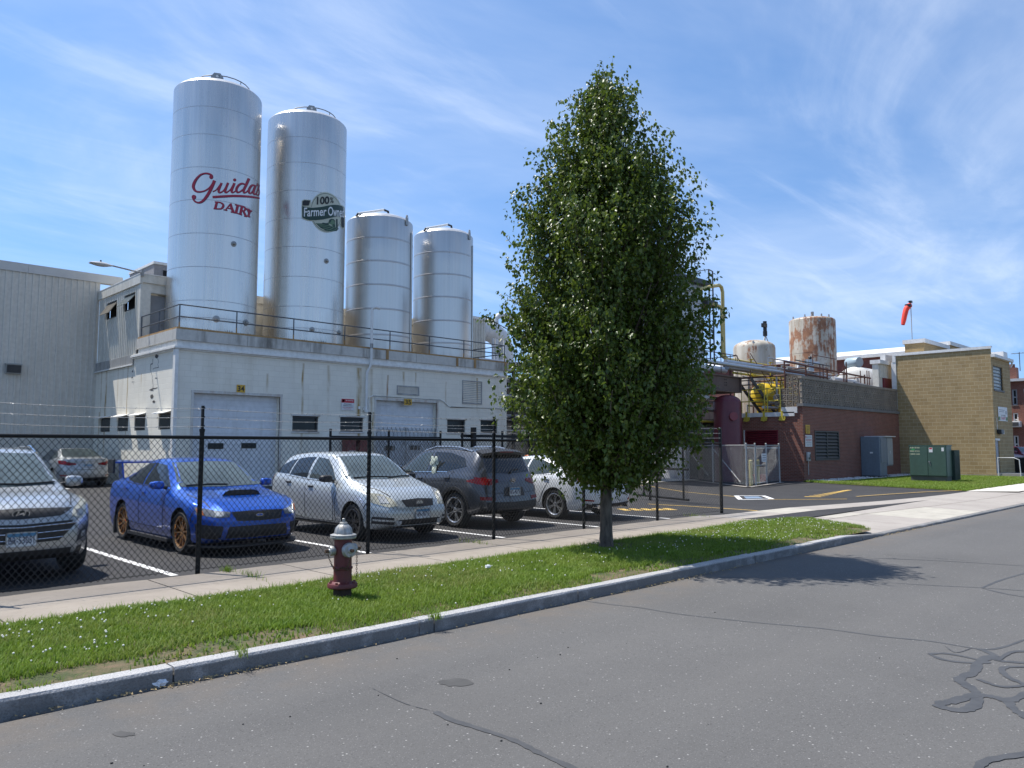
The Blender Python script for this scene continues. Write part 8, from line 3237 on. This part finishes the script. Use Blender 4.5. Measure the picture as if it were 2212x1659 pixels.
def nozzle(ang, z, r, l, nm):
    M_ = Matrix.Rotation(ang, 4, 'Z') @ Matrix.Translation((0, 0, z)) @ Matrix.Rotation(math.pi / 2, 4, 'Y')
    mb = MB()
    mb.lathe([(r * .9, .07), (r * .9, .1)], 24, 1, M_)
    mb.lathe([(r, .098), (r * 1.04, .105), (r * 1.04, .098 + l * .75), (r * .92, .098 + l), (r * .45, .1 + l), (r * .42, .108 + l), (.34 * r, .112 + l), (.001, .112 + l)], 28, 0, M_)
    mb.lathe([(.021, .105 + l), (.019, .15 + l), (.001, .15 + l)], 5, 2, M_)
    return mb.build(nm, [M_HSIL, M_HRED, M_HBR], hy)


nozzle(-1.02, .535, .078, .055, "pumper_cap")
nozzle(-2.75, .525, .05, .055, "hose_cap")
nozzle(.38, .535, .05, .055, "hose_cap")


def chain(P0, n, step, sag=None):
    mb = MB()
    for k in range(n):
        p = P0(k / max(1, n - 1))
        q = P0(min(1, (k + .5) / max(1, n - 1)))
        d = (q - p)
        d = d.normalized() if d.length > 1e-6 else Vector((0, 0, -1))
        rot = Vector((0, 0, 1)).rotation_difference(d).to_matrix().to_4x4() @ Matrix.Rotation(k * math.pi / 2, 4, 'Z')
        pts = [Matrix.Translation(p) @ rot @ Vector((.008 * math.cos(a), 0, .014 * math.sin(a))) for a in [i * math.pi / 5 for i in range(11)]]
        mb.tube(pts, .0027, 5, 0, False)
    return mb.build("chain", M_HBR, hy)


chain(lambda f: Vector((.150, -.02, .47 - f * .235)), 12, .02)
def cat(a, b, s_): return lambda f: a.lerp(b, f) + Vector((0, 0, -s_ * math.sin(f * math.pi)))
chain(cat(Vector((-.16, -.09, .5)), Vector((-.085, -.075, .34)), .03), 11, .02)
chain(cat(Vector((.085, -.15, .47)), Vector((.03, -.108, .34)), .03), 9, .02)
chain(lambda f: Vector((.112 * math.cos(-2.4 + f * 1.5), .112 * math.sin(-2.4 + f * 1.5), .336 - .012 * math.sin(f * 9))), 12, .02)

# ------------------------------------------------------------------ street tree
tree = thing("street_tree", "tall cone shaped leafy pear tree on the grass verge", "tree", (10.14, 8.07, 0.03))
g = np.random.default_rng(77)
tr = random.Random(77)
# silhouette: height above the ground -> left and right reach (measured from the trunk line)
RZ = [(1.02, .16, .14), (1.2, .30, .30), (1.42, .56, .66), (1.7, .98, 1.25), (2.16, 1.36, 1.58), (2.63, 1.58, 1.58), (3.25, 1.66, 1.60), (3.7, 1.64, 1.64), (4.1, 1.5, 1.60), (4.5, 1.38, 1.60), (5.1, 1.40, 1.66), (5.57, 1.24, 1.38),
      (6.04, 1.04, 1.20), (6.58, .98, .98), (7.13, .68, .78), (7.5, .36, .62), (7.8, .2, .48), (8.05, .10, .32), (8.25, .03, .18)]
AR = math.atan2(-EY, EX)
def reach(z, a=None):
    l_, r_ = (float(np.interp(z, [q[0] for q in RZ], [q[k] for q in RZ])) for k in (1, 2))
    if a is None:
        return (l_ + r_) / 2
    return l_ + (r_ - l_) * (1 + math.cos(a - AR)) / 2


BUMPS = [(tr.uniform(-math.pi, math.pi), tr.uniform(1.2, 7.9), tr.uniform(-.24, .20), tr.uniform(.22, .5), tr.uniform(.2, .5)) for _ in range(110)]


def lobe(z, a):
    b = 0
    for (ba, bz, amp, wa, wz) in BUMPS:
        dz = (z - bz) / wz
        if -2.5 < dz < 2.5:
            da = (a - ba + math.pi) % (2 * math.pi) - math.pi
            b += amp * math.exp(-(da / wa) ** 2 - dz * dz)
    return min(1.24, max(.66, 1.03 + b)) * lobe0(z, a)


def lobe0(z, a):
    return .99 + .06 * math.sin(3 * a + z * 1.7) + .06 * math.sin(5 * a - z * 2.6 + 1) + .05 * math.sin(2 * a + z * 5)


mb = MB()
tp = [(0, 0, -.1), (0, 0, .02), (.005, 0, .25), (.01, .0, .8), (.02, .01, 1.4), (.02, .02, 2.4), (.05, .0, 3.6), (.03, .03, 5.0), (.08, .0, 6.4), (.09, 0, 7.6)]
mb.tube(tp, [.17, .125, .105, .098, .095, .08, .062, .042, .022, .008], 14)
limbs = []
for k in range(74):
    z0 = tr.uniform(1.05, 6.6)
    a = k * 2.4 + tr.uniform(-.4, .4)
    lean = tr.uniform(.45, .8) if z0 < 3 else tr.uniform(.3, .6)
    L = tr.uniform(1.0, 2.4) * (1 if z0 < 4 else .75)
    p = Vector((.02, .01, z0))
    pts = [p.copy()]
    for q in range(7):
        ang = lean * (1 - .07 * q) + (.35 if (z0 < 1.7) else 0)
        d = Vector((math.cos(a) * math.sin(ang), math.sin(a) * math.sin(ang), math.cos(ang)))
        a += tr.uniform(-.15, .15)
        p = p + d * L / 7
        rr = reach(p.z, a) * lobe(p.z, a) * .92
        h = math.hypot(p.x, p.y)
        if h > rr:
            p.x *= rr / h
            p.y *= rr / h
        pts.append(p.copy())
    r0 = .034 * (1 - z0 / 9) + .008
    mb.tube(pts, [r0 * (1 - i / 8.2) for i in range(8)], 6)
    limbs.append(pts)
# a long loose spray low on the street's far left, as in the picture
side = Vector((-EX, EY, 0)).normalized()
loose = [Vector((.0, 0, 2.9)) + side * f * 2.05 + Vector((0, 0, .95 * f ** 1.3)) for f in (0, .2, .4, .6, .8, 1.0)]
mb.tube(loose, [.022, .02, .016, .012, .008, .004], 6)
limbs.append(loose)
M_BARK = NT("pear_bark")
bx = M_BARK.noise(9, 6, .65, stretch=(1.5, 1.5, .35))
M_BARK.put("Base Color", M_BARK.mix(M_BARK.rng(bx, .35, .65), (0.055, 0.043, 0.033), (0.16, 0.13, 0.10))).put("Roughness", .95)
M_BARK.bump(bx, .8, .03)
M_BARK = M_BARK.m
trunk = mb.build("trunk", M_BARK, tree)

# leaves: twigs grow from the limbs to the outline, leaves hang along them
C, D_ = [], []
twmb = MB()
def add_twig(p0, p1, n, spread):
    for i in range(n):
        f = (i + .5) / n
        q = p0.lerp(p1, .15 + .95 * f)
        C.append((q.x + tr.gauss(0, spread), q.y + tr.gauss(0, spread), q.z + tr.gauss(0, spread)))
        o = Vector((q.x, q.y, 0))
        D_.append((p1.x - p0.x + tr.gauss(0, .3), p1.y - p0.y + tr.gauss(0, .3), -.35))
zt_, ak = [], 0.0
while len(zt_) < 135:
    z = tr.uniform(1.25, 8.2)
    if tr.random() < (reach(z) + .22) / 1.95:
        zt_.append(z)
zt_.sort()
for k, z in enumerate(zt_):
    # a bough: rises from the trunk and ends in a dense spray of twigs
    ak = (ak + 2.39996 + tr.uniform(-.35, .35)) % (2 * math.pi)
    rr = reach(z, ak) * min(1.06, max(.66, tr.gauss(.88, .12)))
    tip = Vector((rr * math.cos(ak), rr * math.sin(ak), z))
    z0 = max(1.0, z - rr * tr.uniform(.7, 1.5) - .15)
    foot = Vector((.03, .01, z0))
    mid = foot.lerp(tip, .5) + Vector((math.cos(ak), math.sin(ak), -.3)) * rr * .12
    twmb.tube([foot, mid, tip], [.02, .013, .004], 5, 0, False)
    n = int(32 + 46 * rr)
    for q in range(n):
        f = 1.05 - .72 * tr.random() ** 1.35
        c = foot.lerp(mid, f * 2) if f < .5 else mid.lerp(tip, f * 2 - 1)
        sg = (.10 + .20 * (1 - abs(f - .72)) * min(1, rr)) * .8
        p1 = c + Vector((tr.gauss(0, sg), tr.gauss(0, sg), tr.gauss(.04, sg * .9)))
        p0 = p1 + Vector((-math.cos(ak) * .16 + tr.gauss(0, .05), -math.sin(ak) * .16 + tr.gauss(0, .05), -.2)) * tr.uniform(.7, 1.2)
        add_twig(p0, p1, tr.randint(7, 11), .03)
        if q % 6 == 0:
            twmb.tube([p0, p0.lerp(p1, .6), p1], [.005, .004, .002], 4, 0, False)
for k in range(1250):
    # shaded inner foliage
    z = 1.15 + 6.6 * tr.random() ** 1.2
    a = tr.uniform(0, 2 * math.pi)
    rr = reach(z, a) * tr.uniform(.1, .74)
    p1 = Vector((rr * math.cos(a), rr * math.sin(a), z))
    add_twig(p1 + Vector((-math.cos(a) * .15, -math.sin(a) * .15, -.25)), p1, 8, .04)
# shoots that break the outline
for k in range(80):
    z = 1.6 + 6.3 * tr.random()
    a = tr.uniform(0, 2 * math.pi)
    rr = reach(z, a)
    p0 = Vector((rr * .78 * math.cos(a), rr * .78 * math.sin(a), z))
    p1 = p0 + Vector((math.cos(a) * .14, math.sin(a) * .14, .30)) * tr.uniform(.6, 1.25)
    twmb.tube([p0, p1], [.004, .002], 4, 0, False)
    add_twig(p0, p1, 8, .02)
for k in range(5):
    p0 = Vector((tr.uniform(-.1, .12), tr.uniform(-.1, .1), 7.5))
    p1 = p0 + Vector((tr.uniform(-.12, .15), tr.uniform(-.1, .1), .38 + .09 * k))
    twmb.tube([p0, p1], [.006, .002], 4, 0, False)
    add_twig(p0, p1, 14, .03)
for i in range(5):
    for k in range(7):
        p0 = loose[i].lerp(loose[i + 1], tr.random())
        p1 = p0 + Vector((tr.gauss(0, .12), tr.gauss(0, .12), tr.uniform(-.02, .22))) + side * .1
        add_twig(p0, p1, 9, .03)
for pts in limbs[:-1]:
    for q in pts[2:]:
        p1 = q + Vector((tr.gauss(0, .12), tr.gauss(0, .12), .15))
        add_twig(q, p1, 4, .04)
twmb.build("twigs", M_BARK, tree, fix=False)
C = np.array(C)
D_ = np.array(D_)
n = len(C)
D_ += g.normal(0, .35, (n, 3))
D_[:, 2] -= .25
D_ /= np.linalg.norm(D_, axis=1, keepdims=True)
s_ = np.cross(D_, g.normal(0, 1, (n, 3)) * .6 + np.array([0, 0, 1.0]))
s_ /= np.linalg.norm(s_, axis=1, keepdims=True)
nn = np.cross(s_, D_)
ln = g.uniform(.046, .09, n)[:, None]
wd = ln * g.uniform(.30, .40, n)[:, None]
V = np.zeros((n, 7, 3))
V[:, 0] = C
V[:, 1] = C + D_ * ln * .35 + s_ * wd + nn * wd * .35
V[:, 2] = C + D_ * ln * .42
V[:, 3] = C + D_ * ln * .35 - s_ * wd + nn * wd * .35
V[:, 4] = C + D_ * ln * .72 + s_ * wd * .62 + nn * wd * .1
V[:, 5] = C + D_ * ln * .72 - s_ * wd * .62 + nn * wd * .1
V[:, 6] = C + D_ * ln - nn * wd * .35
base = (np.arange(n) * 7)[:, None]
F3 = np.concatenate([base + np.array(q) for q in ((0, 2, 1), (0, 3, 2), (1, 2, 4), (2, 3, 5), (2, 6, 4), (2, 5, 6))])
ml = NT("pear_leaf")
gi = ml.n.new("ShaderNodeNewGeometry")
ri = gi.outputs["Random Per Island"]
cl_ = ml.mix(ri, (0.035, 0.064, 0.008), (0.092, 0.138, 0.016))
cl_ = ml.mix(ml.math('MULTIPLY', ml.rng(ri, .84, .88), .75, True), cl_, (0.17, 0.185, 0.045))
cl_ = ml.mix(ml.math('MULTIPLY', ml.rng(ml.noise(1.6, 3), .4, .65), .35), cl_, (0.12, 0.17, 0.035))
tl = ml.n.new("ShaderNodeBsdfTranslucent")
ml.l.new(ml.mix(.5, cl_, (0.18, 0.26, 0.03)), tl.inputs["Color"])
mx = ml.n.new("ShaderNodeMixShader")
mx.inputs[0].default_value = .3
ml.put("Base Color", cl_).put("Roughness", .38).put("Specular IOR Level", .36)
ml.l.new(ml.b.outputs[0], mx.inputs[1])
ml.l.new(tl.outputs[0], mx.inputs[2])
ml.l.new(mx.outputs[0], ml.n["Material Output"].inputs[0])
np_mesh("crown", V.reshape(-1, 3), F3, ml.m, tree, smooth=True)
